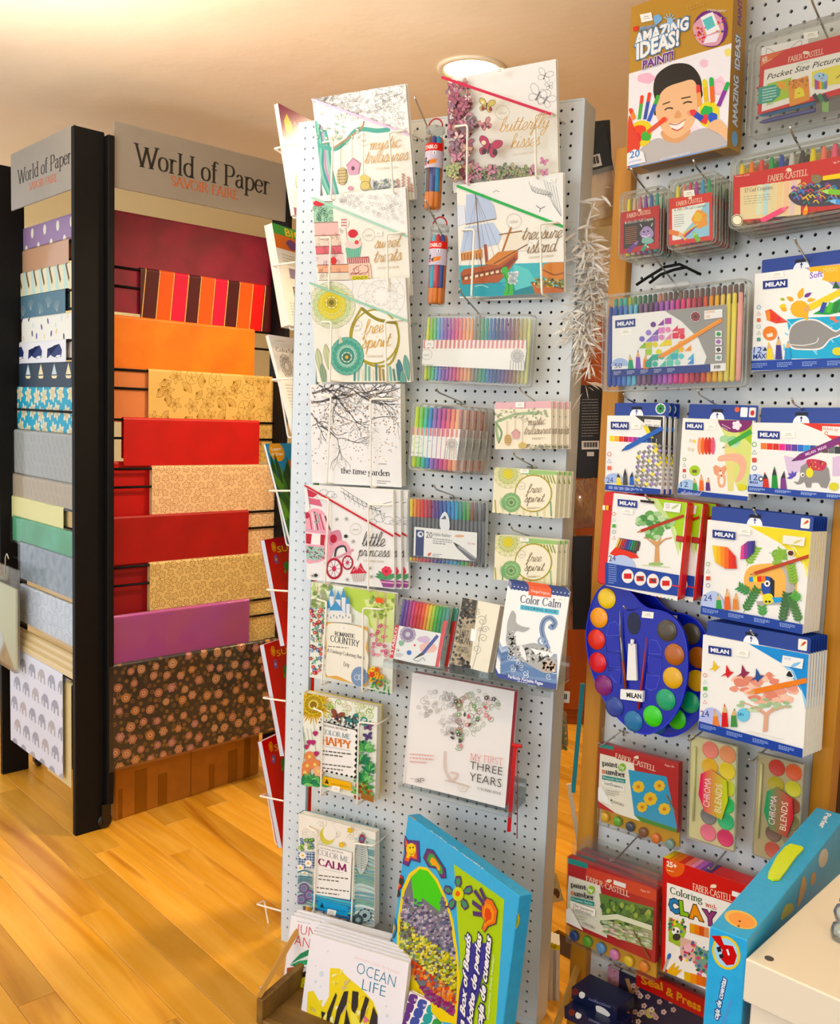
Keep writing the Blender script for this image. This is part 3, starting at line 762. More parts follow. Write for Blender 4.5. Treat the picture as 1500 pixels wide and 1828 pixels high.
def P_blossom(c_):
    @loc_pat
    def f(p,w,h):
        p.hold=True;p.k=1
        for x,y in scatter(p,w,h,.032,.15):
            R=p.rng.uniform(.011,.014);a0=p.rng.uniform(0,72);P=[]
            for k in range(15):
                a=rad(a0+24*k);q=R*(1 if k%3 else .55);P.append((x+q*math.cos(a),y+q*math.sin(a)))
            p.line(P,.0016,c_,closed=True,smooth=True);p.ell(x,y,.0016,None,c_,n=6)
            p.ell(x+.012,y+.004,.0009,None,c_,n=6)
    return f
@loc_pat
def P_chiyo(p,w,h):
    p.hold=True
    for x,y in scatter(p,w,h,.026,.35):
        p.k=1;p.ell(x,y,.0078,None,p.rng.choice(['6b5433','7d6136','57492f','8a5f3c']),n=9);p.k=2;p.ell(x,y,.0034,None,p.rng.choice(['b08a4f','3a2c1c','9a7444']),n=8);p.k=3;p.ell(x,y,.0016,None,'2b1d12',n=6)
    for x,y in scatter(p,w,h,.056,.22):
        R=p.rng.uniform(.013,.0175);c_=p.rng.choice(['d8a07e','cf8f76','e0b184','d59a62','c98d8d'])
        p.k=5
        if p.rng.random()<.6:
            p.ell(x,y,R,None,c_,n=14);p.k=6;p.ring(x,y,R*.72,.0012,'8e5240',n=14);p.k=7;p.ell(x,y,R*.45,None,'edc9a4',n=10);p.k=8;p.ell(x,y,R*.22,None,'a8663f',n=8)
        else:
            for k in range(6):a=1.047*k;p.ell(x+R*.6*math.cos(a),y+R*.6*math.sin(a),R*.42,None,c_,n=9)
            p.k=6;p.ell(x,y,R*.4,None,'f0d3a8',n=9);p.k=7;p.ell(x,y,R*.18,None,'8e5240',n=6)
# -- right bay, top to bottom
GA='folded papers on the right bay of the rack'
dA=lambda i:-.105+.0115*i
sheet(FA,[z1(545,525),z1(1352,662),z1(1340,1060),z1(545,1045)],dA(0),'wrapping_paper','wide plain maroon paper sheet under the World of Paper header','8c0838',noise=(9,'6c0526',.8),group=GA)
sheet(FA,[z1(683,797),z1(1350,893),z1(1335,1120),z1(660,1032)],dA(1),'wrapping_paper','maroon paper with orange and pink stripes edged in gold','43090f',P_stripes,sleeve=False,group=GA)
sheet(FA,[z1(545,1020),z1(1222,1092),z1(1212,1305),z1(545,1287)],dA(2),'wrapping_paper','plain bright orange mottled paper sheet on the rack','e07820',noise=(8,'ea8c34',.8),group=GA)
sheet(FA,[z1(545,1250),z1(722,1262),z1(716,1530),z1(545,1545)],dA(3)-.012,'wrapping_paper','small peach paper flap beside the cream shell paper','d98d62',noise=(7,'c97c50',.7),rod=False,group=GA)
sheet(FA,[z1(715,1283),z1(1362,1320),z2(1342,232),z2(705,222)],dA(3),'wrapping_paper','cream paper printed with brown outlined sea shells','dcb877',P_shells,group=GA)
sheet(FA,[z2(540,225),z2(735,222),z2(715,500),z2(532,500)],dA(4)-.014,'wrapping_paper','narrow strip of bright red paper left of the upper pink blossom paper','bb1418',rod=False,group=GA)
sheet(FA,[z2(595,15),z2(1248,27),z2(1232,240),z2(588,243)],dA(4),'wrapping_paper','plain bright red paper between the shell and upper blossom papers','bd1212',noise=(10,'a80d0f',.6),sleeve=False,group=GA)
sheet(FA,[z2(738,250),z2(1335,237),z2(1325,652),z2(715,700)],dA(5),'wrapping_paper','pinkish cream blossom paper above the dark red sheet','e8c9a2',P_blossom('a8704a'),group=GA)
sheet(FA,[z2(532,700),z2(722,690),z2(708,962),z2(530,985)],dA(6)-.014,'wrapping_paper','narrow strip of crimson paper left of the lower yellow blossom paper','8d0f22',rod=False,group=GA)
sheet(FA,[z2(547,490),z2(1197,455),z2(1180,662),z2(532,725)],dA(6),'wrapping_paper','plain dark red paper between the two blossom papers','a00c1c',noise=(10,'8c0814',.6),group=GA)
sheet(FA,[z2(727,710),z2(1320,655),z2(1318,1075),z2(705,1150)],dA(7),'wrapping_paper','yellowish cream blossom paper above the purple sheet','d9c189',P_blossom('80602c'),group=GA)
sheet(FA,[z2(553,965),z2(1197,880),z2(1187,1083),z2(537,1200)],dA(8),'wrapping_paper','plain orchid purple paper sheet above the black floral paper','c05cb8',noise=(6,'c4649a',.8),sleeve=True,group=GA)
sheet(FA,[z2(532,1203),z2(1325,1068),z3(1315,138),z3(540,330)],dA(9),'wrapping_paper','large black paper crowded with peach and gold flowers','140d0a',P_chiyo,sleeve=True,group=GA)
# cardboard box on the floor behind
a,b=at_z(*z3(550,578)),at_z(*z3(1238,350));dirv=(b-a).normalized();Fx=Frame(a,dirv);Lb=(b-a).length
t=thing('cardboard_box','brown cardboard box on the floor below the black floral paper','box',Fx.mat())
M_CARD=mat('cardboard','a9702f',.8,noise=(20,'97632a',.5))
m=MB();m.bbox(0,Lb,0.0,.30,-.3,0,.003);m.build('box_body',M_CARD,t)
for k,(x0,x1,y1)in enumerate(((.02,.045,.11),(.12,.2,.16),(.27,.33,.12),(.62,.66,.10),(.76,.83,.13),(.88,.93,.17))):
    m=MB();m.box(x0*Lb,x1*Lb,.0,y1,.0,.0006);m.build('packing_tape',mat('tape','86551f',.35),t)
m=MB();m.box(Lb*.49,Lb*.494,0,.3,.0,.0008);m.build('seam',mat('seam','6b4418',.8),t)

# -- left bay
GB='folded papers on the left bay of the rack'
@loc_pat
def P_ovals(p,w,h):
    p.hold=True
    for j in range(6):
        for i in range(8):p.k=1;p.ell(i*.115+(.057 if j%2 else .0)+.02,.03+j*.055,.013,.018,'efeede',n=12)
@loc_pat
def P_zebra(p,w,h):
    p.hold=True
    for i in range(9):
        x=i*w/7.2-.01;p.k=1;p.poly([(x,0),(x+.012,0),(x+.038,h*.62),(x+.030,h*.75)],'6c4c38',smooth=False);p.k=2;p.poly([(x-.02,0),(x-.002,0),(x+.022,h),(x-.004,h)],'bfe0dc')
@loc_pat
def P_feather(p,w,h):
    p.hold=True;p.k=1
    for i in range(7):
        x=.05+i*w/6.5;y=h*(.45+.2*(i%2));a=rad(60+20*(i%3))
        for k in range(8):
            b=a+rad((k-3.5)*13);p.line([(x,y+.02),(x+.04*math.cos(b),y+.02-.04*math.sin(b))],.0012,'b9c7c6')
@loc_pat
def P_specks(p,w,h):
    p.hold=True;p.k=1
    for x,y in scatter(p,w,h,.062,.35):
        c_=p.rng.choice(['3e2f7a','5a4596','2c3a57','e9dcc0','cfe3e6','e3cda8']);p.ell(x,y,.006,.012,c_,rot=p.rng.uniform(-30,30),n=8)
@loc_pat
def P_whales(p,w,h):
    p.hold=True;p.k=1
    for j in range(4):
        for i in range(5):
            x,y=.10+i*.175+(.08 if j%2 else 0),.045+j*.105
            p.poly([(x-.055,y+.0),(x-.02,y-.022),(x+.03,y-.026),(x+.052,y-.005),(x+.045,y+.018),(x+.005,y+.022),(x-.03,y+.016),(x-.055,y+.006),(x-.075,y-.012),(x-.07,y+.012),(x-.08,y+.022),(x-.05,y+.012)],'1f2f68')
            p.k=2;p.poly([(x+.045,y+.012),(x+.03,y+.02),(x-.01,y+.02),(x+.01,y+.012)],'e8edf2');p.k=1
@loc_pat
def P_boats(p,w,h):
    p.hold=True;p.k=1
    for j in range(4):
        for i in range(6):
            x,y=.06+i*.12+(.0 if j%2 else .03),.035+j*.07
            if j%2==0:
                p.poly([(x,y-.03),(x+.022,y+.008),(x-.022,y+.008)],'e9dfb8' if i%2 else 'c6d7dd');p.poly([(x-.026,y+.012),(x+.026,y+.012),(x+.016,y+.022),(x-.016,y+.022)],'e9dfb8')
            else:
                p.ell(x,y,.014,.008,'b63648' if i%2 else '5f86a3',rot=40,n=8);p.poly([(x+.008,y+.006),(x+.022,y+.006),(x+.018,y+.02)],'b63648' if i%2 else '5f86a3')
@loc_pat
def P_daisy(p,w,h):
    p.hold=True
    for x,y in scatter(p,w,h,.075,.12):
        p.k=1
        for k in range(6):a=1.047*k+.3;p.leaf(x,y,.034,.02,math.degrees(a),'e3ddc2',None)
        p.k=2;p.ell(x,y,.011,None,'d8cba0',n=8)
@loc_pat
def P_leafy(p,w,h):
    p.hold=True;p.k=1
    for x,y in scatter(p,w,h,.04,.1):p.leaf(x,y,.03,.016,70,None,'b3a189',.0012)
@loc_pat
def P_circles(p,w,h):
    p.hold=True;p.k=1
    for x,y in scatter(p,w,h,.06,.15):p.ring(x,y,.024,.002,'a9b4c9',n=14);p.ring(x,y,.016,.0012,'b9c2d2',n=12)
@loc_pat
def P_elephants(p,w,h):
    p.hold=True;p.k=1
    for j in range(8):
        for i in range(6):
            x,y=.045+i*.088+(.03 if j%2 else 0),.05+j*.082;c_='9ea3b4' if(i+j)%3 else 'b3b0b6'
            p.poly([(x-.026,y-.012),(x-.008,y-.024),(x+.016,y-.022),(x+.028,y-.006),(x+.03,y+.026),(x+.018,y+.026),(x+.016,y+.006),(x+.0,y+.006),(x-.002,y+.026),(x-.014,y+.026),(x-.016,y+.004),(x-.024,y+.004),(x-.028,y+.024),(x-.034,y+.022),(x-.034,y-.002)],c_)
dB=lambda i:-.095+.0036*i
def SB(i,pts,zf,label,color,pat=None,**kw):
    return sheet(FB,[zf[k](*pts[k])if isinstance(zf,(list,tuple))else zf(*pts[k])for k in range(4)],dB(i)+(kw.pop('dd',0)),'wrapping_paper',label,color,pat,group=GB,**kw)
SB(0,[(112,770),(500,640),(500,830),(130,905)],l1,'lilac paper with large cream ovals at the top of the left bay','9b84a9',P_ovals)
SB(1,[(75,915),(442,825),(452,975),(90,1065)],l1,'plain peach paper in a plastic sleeve on the left bay','e3b795',None,sleeve=True)
SB(2,[(112,1065),(500,950),(500,1140),(140,1200)],l1,'cream paper with brown and pale blue animal stripes','e5e3c6',P_zebra,dd=.004)
SB(3,[(52,1210),(418,1150),(432,1310),(80,1365)],l1,'slate blue paper with pale feathery leaves','56788a',P_feather)
SB(4,[(132,1345),(500,1297),(500,1490),(150,1490)],l1,'white paper dotted with small purple and navy shells','eceee6',P_specks,dd=.004)
SB(5,[(45,1500),(422,1478),(436,1635),(70,1650)],l1,'white paper printed with navy whales','e9ecf0',P_whales)
SB(6,[(108,1640),(500,1623),(500,1800),(140,1800)],l1,'navy paper printed with cream sailing boats','1f3346',P_boats,dd=.004)
SB(7,[(65,30),(500,38),(500,350),(110,320)],l2,'turquoise paper with large cream flowers','2f9fbc',P_daisy,dd=.002)
rods(FB,-BW,-.004,(FB.uv(*l2(90,182),dB(7))[1]+FB.uv(*l2(480,205),dB(7))[1])/2,dB(7)+.012)
SB(9,[(52,455),(500,500),(500,680),(75,610)],l2,'mustard yellow paper end peeking left of the grey sleeve','d3a53c',None,dd=-.004)
SB(9,[(65,312),(500,350),(500,672),(120,600)],l2,'grey paper in a shiny creased plastic sleeve','b9bab6',P_leafy,sleeve=True,dd=.012)
SB(11,[(72,600),(500,672),(500,840),(95,755)],l2,'beige paper with faint leaf pattern on the left bay','c8b79e',P_leafy,sleeve=True,dd=.008)
SB(12,[(62,735),(405,825),(420,985),(90,890)],l2,'plain pale yellow paper above the green sheet','d9d7a2',None,dd=.01)
SB(13,[(70,880),(500,988),(500,1160),(95,1050)],l2,'mint green paper sheet in plastic with darker green end','6fbf9c',None,noise=(6,'4f9d63',.7),sleeve=True,dd=.012)
SB(14,[(125,1045),(500,1165),(500,1430),(140,1290)],l2,'silver grey crinkled paper in a clear bag on the left bay','8d99a3',None,sleeve=True,noise=(30,'b5bdc4',.7),dd=.014)
SB(15,[(135,1310),(500,1485),(500,1745),(130,1560)],l2,'white paper with pale blue rings above the cream stack','dfe4ea',P_circles,sleeve=True,dd=.016)
t0=None
for k in range(6):
    SB(16,[(122,1598+k*22),(500,1800+k*26),(500,1840+k*26),(120,1632+k*22)],l2,'cream paper layer above the elephant paper, %s from the top of its stack'%['first','second','third','fourth','fifth','lowest'][k],'d9c9a5' if k%2 else 'c7b184',None,rod=(k==0),under=False,dd=.014+.0032*k,mname='cream_layer%d'%(k%2),r=.004)
SB(18,[(290,830),(425,905),(420,1500),(270,1420)],l3,'cream paper edge showing behind the elephant paper','d8c99b',None,rod=False,dd=.008)
SB(18,[(82,672),(398,862),(345,1470),(40,1190)],l3,'long white sheet printed with grey elephants near the floor','d9dfee',P_elephants,under=False,dd=.022)
# ------------------------------------------------------------------ placing flat goods on a board
Z4,Z5,Z6=(480,100,2.586),(480,660,2.586),(440,1200,2.5)
Z7,Z8,Z9,Z10=(1000,0,3.0),(1000,440,3.0),(1000,860,3.0),(960,1300,2.7778)
ZA_,ZB_,ZC_,ZD_=(1000,1480,4.6875),(680,1440,3.947),(440,1600,4.6875),(1240,1380,4.081)
ORD=['second','third','fourth','fifth','sixth','seventh','eighth']
def nth(label,k):return '%s, %s from the front'%(label,ORD[k])
def zq(zo,*pts):return[(zo[0]+x/zo[2],zo[1]+y/zo[2])for x,y in pts]
def place(F,quad,d,lean=0.0,yaw=0.0,roll=None):
    """fit an upright rectangle, d in front of face F, to the four corners TL TR BR BL; -> matrix (origin bottom left of front), width, height"""
    cx=sum(p[0]for p in quad)/4;cy=sum(p[1]for p in quad)/4
    u,v=F.uv(cx,cy,d);f=F.turned(F.p(u,v,d),rad(yaw),rad(lean))
    P=[Vector(f.uv(*p))for p in quad]
    if roll is None:
        e=(P[1]-P[0])+(P[2]-P[3]);up=(P[0]-P[3])+(P[1]-P[2]);a=math.atan2(e.y,e.x);b=math.atan2(-up.x,up.y);roll=(a+b)/2
    else:roll=rad(roll)
    f=Frame(f.O,f.U*math.cos(roll)+f.V*math.sin(roll),f.V*math.cos(roll)-f.U*math.sin(roll))
    P=[Vector(f.uv(*p))for p in quad]
    w=((P[1]-P[0]).x+(P[2]-P[3]).x)/2;h=((P[0]-P[3]).y+(P[1]-P[2]).y)/2
    c=(P[0]+P[1]+P[2]+P[3])/4
    return f.mat(c.x-w/2,c.y-h/2,0),w,h
M_PAGES=mat('book_pages','f1ede2',.7)
def book(F,quad,d,label,th,draw,lean=0,yaw=0,cover='f4f4f0',group=None,copies=0,step=None,copy_label=None,name='colouring_book',cat='book',rough=.35,roll=None,pages=M_PAGES,spine=None):
    mw,w,h=place(F,quad,d,lean,yaw,roll)
    t=thing(name,label,cat,mw,group)
    m=MB();m.box(.001,w-.002,.0015,h-.0015,-th+.0008,-.0008);m.build('page_block',pages,t)
    M_=mat('cover_'+cover,cover,rough)
    m=MB();m.box(0,w,0,h,-.0008,0);fc=m.build('front_cover',M_,t)
    m=MB();m.box(0,w,0,h,-th,-th+.0008);m.build('back_cover',M_,t)
    m=MB();m.box(-.0006,0,0,h,-th,0);m.build('spine',mat('cover_'+(spine or cover),spine or cover,rough),t)
    p=Print(mw,0,0,w,0,h);draw(p)
    if p.f:p.build('cover_print',fc,rough)
    for k in range(copies):
        off=Vector(step or(0.004,0.0,-th-.0015))*(k+1)
        dup(t,mw@Matrix.Translation(off),nth(copy_label or label,k),group)
    t['wh']=(w,h);return t,mw,w,h
def carton(F,quad,d,name,label,th,draw,lean=0,yaw=0,body='f2f2ee',cat='box',group=None,roll=None,bev=.0012,rough=.35,side=None):
    mw,w,h=place(F,quad,d,lean,yaw,roll);t=thing(name,label,cat,mw,group)
    m=MB();m.bbox(0,w,0,h,-th,0,bev);b=m.build('box_body',mat('carton_'+body,body,rough),t)
    p=Print(mw,0,0,w,0,h);draw(p)
    if p.f:p.build('front_print',t,rough)
    return t,mw,w,h
def clear_case(t,w,h,th,r=.008,name='clear_case',m=None,x0=0,y0=0):
    b=MB();e=.0025
    b.loft([rrect(x0+e,x0+w-e,y0+e,y0+h-e,r),rrect(x0,x0+w,y0,y0+h,r),rrect(x0,x0+w,y0,y0+h,r),rrect(x0+e,x0+w-e,y0+e,y0+h-e,r)],(-th,-th+e,-e,0))
    c_=b.build(name,m or clear_mat('clear_plastic','fcfdfc',.10,.06,.02),t)
    rim=MB();P=rrect(x0+e*.5,x0+w-e*.5,y0+e*.5,y0+h-e*.5,r);rim.tube([(x,y,-th*.5)for x,y in P],.0016,5,closed=True);rim.tube([(x,y,-.001)for x,y in P],.0009,4,closed=True)
    rim.build('case_rim',clear_mat('clear_rim','fdfefc',.10,.1,.22),c_);return c_
def pen_mesh(l,r,flat=.0,tip=.18,n=8):
    m=MB();R=Matrix.Rotation(rad(-90),4,'X')
    m.lathe([(r*.55,0),(r,.004),(r,l*(1-tip)),(r*.82,l*(1-tip)+.001),(r*.82,l-.003),(r*.5,l)],n,R);return m
_pc={}
def pens(t,xs,y0,y1,z,r,cols,name='pen',parent=None,tip=.2,rough=.35):
    for x,c_ in zip(xs,cols):
        key=(round(y1-y0,4),r,c_,tip)
        if key not in _pc:_pc[key]=pen_mesh(y1-y0,r,tip=tip).mesh(name,mat('pen_'+c_,c_,rough))
        o=bpy.data.objects.new(name,_pc[key]);COL.objects.link(o);o.parent=parent or t;o.location=(x,y0,z)
def lin_(a,b,n):return[a+(b-a)*(i+.5)/n for i in range(n)]
def hook(F,px,py,d,length,label,drop=.012,m=None,u=None,v=None,angle=12,plate=True):
    """chrome peg hook; (px,py) is its free end, d in front of the board"""
    if u is None:u,v=F.uv(px,py,d)
    mw=F.mat(u,v,0);a=math.tan(rad(angle));b=MB()
    y0=-(d-.012)*a
    b.wire([(0,y0-.014,-.002),(0,y0-.0135,.003),(0,y0,.004),(0,-.004,d-.012),(0,.006,d)],.0019,.006,6)
    b.wire([(-.012,y0-.004,.003),(.012,y0-.004,.003)],.0016,.004,5)
    b.add([(0,0,0)],[])
    o=b.build('peg_hook',M_CHROME,None,mw);tag(o,label,'hook','chrome peg hooks');return o
def sticker(p,x,y,w=42,h=24,ang=0):
    """small white price sticker with unreadable grey print"""
    c,s_=math.cos(rad(ang)),math.sin(rad(ang));R=lambda a,b:(x+a*c-b*s_,y+a*s_+b*c)
    p.poly([R(-w/2,-h/2),R(w/2,-h/2),R(w/2,h/2),R(-w/2,h/2)],'f8f6ee')
    p.line([R(-w*.2,-h*.12),R(w*.2,-h*.12)],h*.08,'a89c90');p.line([R(-w*.3,h*.12),R(w*.3,h*.12)],h*.06,'b5a79a')
    return p
def wire_pocket(F,xl,xr,yt,yb,d,label,armL=.035,armR=.035,xl2=None,xr2=None,group='white wire book pockets'):
    """white wire pocket: two front wires at px xl, xr from height yt to yb, arms back to the board"""
    uL,vT=F.uv(xl,(yt[0]),d);uR,vT2=F.uv(xr,yt[1],d)
    uL2,vB=F.uv(xl2 or xl,yb[0],d);uR2,vB2=F.uv(xr2 or xr,yb[1],d)
    t=thing('wire_book_holder',label,'holder',F.mat((uL+uR)/2,min(vB,vB2),0),group);cu,cv=(uL+uR)/2,min(vB,vB2)
    for u,ub,vt_,vb_,arm in((uL,uL2,vT,vB,-armL),(uR,uR2,vT2,vB2,armR)):
        b=MB();b.wire([(u-cu+arm,vt_-cv+.004,.0),(u-cu+arm,vt_-cv+.002,d-.006),(u-cu,vt_-cv,d+.001),(ub-cu,vb_-cv,d+.001),(ub-cu,vb_-cv,.0)],.0025,.007,6)
        b.build('front_wire',M_WIRE,t)
    b=MB();b.wire([(uL2-cu,vB-cv,d*.35),(uR2-cu,vB2-cv,d*.35)],.0022,.004,6);b.build('bottom_bar',M_WIRE,t)
    for k in(.2,.45,.75,.95):
        b=MB();x=uL-cu+(uR-uL)*k+.02;y=vT-cv+(vT2-vT)*k+.02
        b.wire([(x,y-.012,.001),(x,y-.01,.010),(x,y+.006,.010),(x,y+.010,.001)],.0016,.004,5);b.build('board_clip',M_WIRE,t)
    return t
# ------------------------------------------------------------------ colouring books on the centre display
GOLD,INK,GREY='c9a05f','3a3636','8f8b87'
def badge(p,x,y,r):p.ring(x,y,r,1.4,'a9a39b',n=22).text('colour',x-r*.55,y+r*.3,x+r*.55,y+r*.25,'b5aea4',r*.45)
def sub(p,x0,y0,x1,y1):p.text('COLOURING BOOK',x0,y0,x1,y1,'b9a98c',9)
def diag(p,a,b,w,col):p.line([a,b],w,col)
def art_mystic(p):
    p.z(*Z4);p.fill('f3f1e6');r=p.rng
    p.poly([(195,197),(640,125),(650,350)],'efeeea')
    h=p.hold;p.hold=True
    for _ in range(330):
        x=r.uniform(215,640);lim=205+(x-195)*.37;y=r.uniform(150-(x-195)*.15+40,max(lim-10,180));p.leaf(x,y,r.uniform(12,22),8,r.uniform(0,360),None,'77756f',.9)
    for _ in range(26):
        x,y=r.uniform(240,600),r.uniform(180,300)
        if y<200+(x-195)*.33:p.line([(x,y),(x+r.uniform(-40,40),y+r.uniform(-30,20)),(x+r.uniform(-70,70),y+r.uniform(-40,20))],1.4,'77756f',smooth=True)
    p.hold=h;p.up()
    for k,c_ in enumerate(('5aa58f','7fbba8','3f8f88','b48fb0','8dc0b0','4d9c8c')):
        x=215+k*9;p.line([(x,300+k*8),(x+18,420),(x+10+k*4,520),(x+60,640)],13,c_,smooth=True)
    p.line([(225,410),(300,430),(350,400),(410,340),(500,345),(560,338)],18,'55a394',smooth=True)
    p.line([(300,425),(380,370),(430,330),(440,300)],9,'a5896a',smooth=True)
    for k in range(40):p.leaf(r.uniform(220,420),r.uniform(250,400),18,9,r.uniform(0,360),r.choice(['9cc9b8','e9efe2','c9dccb']),'77806f',.8)
    for x,y0,y1 in((335,420,515),(388,380,480),(440,345,560)):p.line([(x,y0),(x,y1)],1.6,'5b4c43')
    p.ell(340,555,24,42,'c9b98a');[p.line([(318,530+14*k),(364,526+14*k)],2,'6d5a3d')for k in range(5)]
    p.line([(325,520),(330,592),(355,592),(360,520)],1.6,'6d5a3d')
    p.poly([(362,505),(392,473),(424,497),(416,545),(376,548)],'cf9fb6');p.line([(360,507),(392,472),(426,498)],4,'b0788f');p.ell(392,518,8,10,'5a3c4c')
    p.poly([(420,560),(440,545),(472,562),(466,582),(475,615),(425,615),(430,582)],'d6c37a');p.ring(448,600,22,2,'7b6327')
    p.dots(480,570,600,625,90,6,['b9bfc0','98a5a0','d5d8d2','8d9699'])
    for x,y,h_ in((600,570,90),(625,545,110),(650,560,110),(665,590,70)):
        p.line([(x,y+h_),(x-4,y)],2,'7a8a62');[p.ell(x-4+(k%2)*5,y+k*7,5,4,'c28d80',n=7)for k in range(int(h_/11))]
    p.ell(380,610,12,10,'d29aae')
    p.line([(195,197),(650,362)],9,'d9bedb');badge(p,441,388,27)
    p.text('mystic',468,436,610,420,GOLD,48,'script');p.text('treasures',445,498,645,480,GOLD,48,'script');sub(p,498,526,600,518)
def art_sweet(p):
    p.z(*Z4);p.fill('f2efe3');r=p.rng
    p.poly([(190,645),(630,610),(640,830)],'f3f2ee');h=p.hold;p.hold=True
    for _ in range(130):
        x=r.uniform(330,630);y=r.uniform(640,640+(x-250)*.42);p.ring(x,y,9,1,'8b8883',ry=5,n=8,rot=r.uniform(0,180))
    p.hold=h;p.up()
    for y0,y1,x0,x1,c_ in((675,770,205,295,'a7cfb2'),(770,830,210,320,'e6b9b4'),(830,880,212,330,'f0dccb'),(880,915,215,335,'d8707a'),(915,970,220,345,'efd7d4'),(965,1000,225,370,'e6b08f'),(1000,1035,230,470,'e3dccb')):
        p.poly([(x0,y0),(x1,y0-4),(x1+4,y1),(x0+4,y1)],c_);p.line([(x0,y0),(x1,y0-4)],3,'7b4a44');p.line([(x0,y1),(x1,y1)],2,'7b4a44')
    for k in range(16):p.swirl(r.uniform(212,290),r.uniform(690,760),12,'2f5a49',1.8,1.3,r.uniform(0,360),r.choice((1,-1)))
    for k in range(30):p.swirl(r.uniform(225,340),r.uniform(800,1020),10,'6c4a46',1.2,1.1,r.uniform(0,360))
    p.ell(232,680,26,14,'c9373f');p.ell(300,945,14,18,'d03b34');p.ell(352,770,20,24,'efe6dd');[p.ell(340+9*(k%3),756+13*(k//3),4,4,'b04a52',n=7)for k in range(9)];p.line([(356,794),(372,900)],3,'cf9f8f')
    p.poly([(355,885),(428,880),(418,935),(364,938)],'7fc0a4');[p.line([(362+9*k,886),(368+8*k,936)],1.6,'3f7a66')for k in range(7)]
    p.ell(392,868,38,22,'f0d2cd');p.ell(394,842,30,18,'d7e5d5');p.ell(390,820,22,20,'c8323b');p.ell(408,860,10,10,'e8504f')
    p.poly([(362,932),(462,925),(465,955),(364,958)],'b25f5c');[p.line([(368+10*k,932),(370+10*k,957)],2.5,'f2dfd6')for k in range(10)]
    p.poly([(370,960),(470,955),(478,1025),(372,1028)],'e8cbb8');[p.line([(r.uniform(375,470),r.uniform(962,1020)),(r.uniform(375,470),r.uniform(962,1020))],2,'9c4f4a')for k in range(14)]
    p.poly([(385,1015),(462,1012),(464,1034),(388,1034)],'d7cf3d');p.text('CANDY',392,1032,458,1030,'3b4a1c',14)
    p.line([(190,650),(640,832)],9,'acd6c3');badge(p,464,826,28);sticker(p,510,820,34,22)
    p.text('sweet',488,888,606,880,GOLD,46,'script');p.text('treats',485,955,612,942,GOLD,48,'script');sub(p,505,984,606,978)
def art_free(p,Z=Z4,small=False):
    p.z(*Z);p.fill('f1eee0');r=p.rng
    p.poly([(190,1040),(630,1028),(650,1220)],'edece6');p.mandala(520,1110,108,['f1f0ea','eeede6','f3f2ec'],'9d9a92',10,1);p.ring(300,1060,90,1.2,'9d9a92')
    p.mandala(292,1150,108,['dfe0c4','c9d6a2','dccf63','e6dd7d','8f8a3c'],'8b9a77',16,1.2);p.ell(290,1140,44,50,'d8c84c');p.mandala(290,1138,30,['e9e08e','b9a63a','6f6a2a'],'7d7433',8,1.5)
    p.line([(430,1160),(380,1260),(390,1360),(470,1425),(560,1420),(600,1320),(590,1230)],9,'a79a35',smooth=True);p.ell(492,1295,105,122,'f4f1e6');p.ring(492,1295,108,7,'a89b3c',ry=124,n=30);p.line([(430,1165),(500,1215),(590,1232)],14,'8f8234',smooth=True)
    for k in range(14):p.line([(400+k*16,1420+(k%3)*12),(396+k*17,1500)],10,r.choice(['7ab09c','4d8f83','a3894b','e6e0c8','5f7f79','9cc2b2']))
    for x,y in((225,1350),(245,1420),(262,1330),(600,1400),(615,1450),(630,1380)):p.leaf(x,y,120,26,82,r.choice(['74a99a','c8cfa5','4f7f8d','93a887']),'4f5f57',1.4)
    p.mandala(362,1385,78,['74b8a4','5aa893','a6d0bd','4f9c88','e8e3c8'],'2f6c5e',18,1.3,1.12);p.mandala(362,1390,26,['cfe0c9','3d7b6b','d9b25a'],'274f46',8,1.5)
    p.poly([(330,1290),(325,1330),(345,1320)],'d9d4bb');p.line([(190,1046),(655,1228)],9,'9ccdb4');badge(p,408,1243,24);sticker(p,436,1285,34,22)
    p.text('free',440,1285,530,1274,'d8ac54',52,'script');p.text('spirit',430,1350,560,1338,'d8ac54',52,'script');sub(p,452,1391,530,1390)
def art_time(p):
    p.z(*Z5);p.fill('eeedec');r=p.rng
    def branch(x,y,a,l,w,n):
        pts=[(x,y)]
        for k in range(4):a+=r.uniform(-22,22);x+=l/4*math.cos(rad(a));y+=l/4*math.sin(rad(a));pts.append((x,y))
        p.line(pts,w,'3c3835',smooth=True)
        if n>0:
            for k in range(3):branch(*pts[r.randint(1,4)],a+r.choice((-1,1))*r.uniform(20,55),l*.62,w*.6,n-1)
    p.hold=True
    for x,y,a,l,w in((195,150,10,200,9),(195,200,30,170,8),(230,70,40,200,9),(330,75,30,220,7),(605,85,170,180,6),(600,160,165,220,6),(420,70,60,180,6),(200,110,-5,160,10),(590,220,175,180,4)):branch(x,y,a,l,w,3)
    p.hold=False
    p.hold=True;p.k+=1
    for _ in range(420):
        x=r.uniform(195,608);y=r.uniform(80,250+110*r.random());p.leaf(x,y,r.uniform(6,12),5,r.uniform(0,360),r.choice(['b59a7c','c9beb2','8c8177','d8d3cc','a9855c','5d5752']))
    for _ in range(60):p.leaf(r.uniform(200,590),r.uniform(330,430),8,4,r.uniform(0,360),r.choice(['6a6560','a9855c','b9b3ab']))
    p.hold=False;p.up()
    p.line([(200,260),(260,240),(310,300),(360,290)],3,'4a4642',smooth=True)
    p.text('the time garden',333,478,560,492,'1c1a19',26,'serif');sticker(p,530,412,30,16);p.greek(508,432,560,438,1,'55514d',3,.02);p.greek(500,508,562,528,2,'77726d',3,.05)
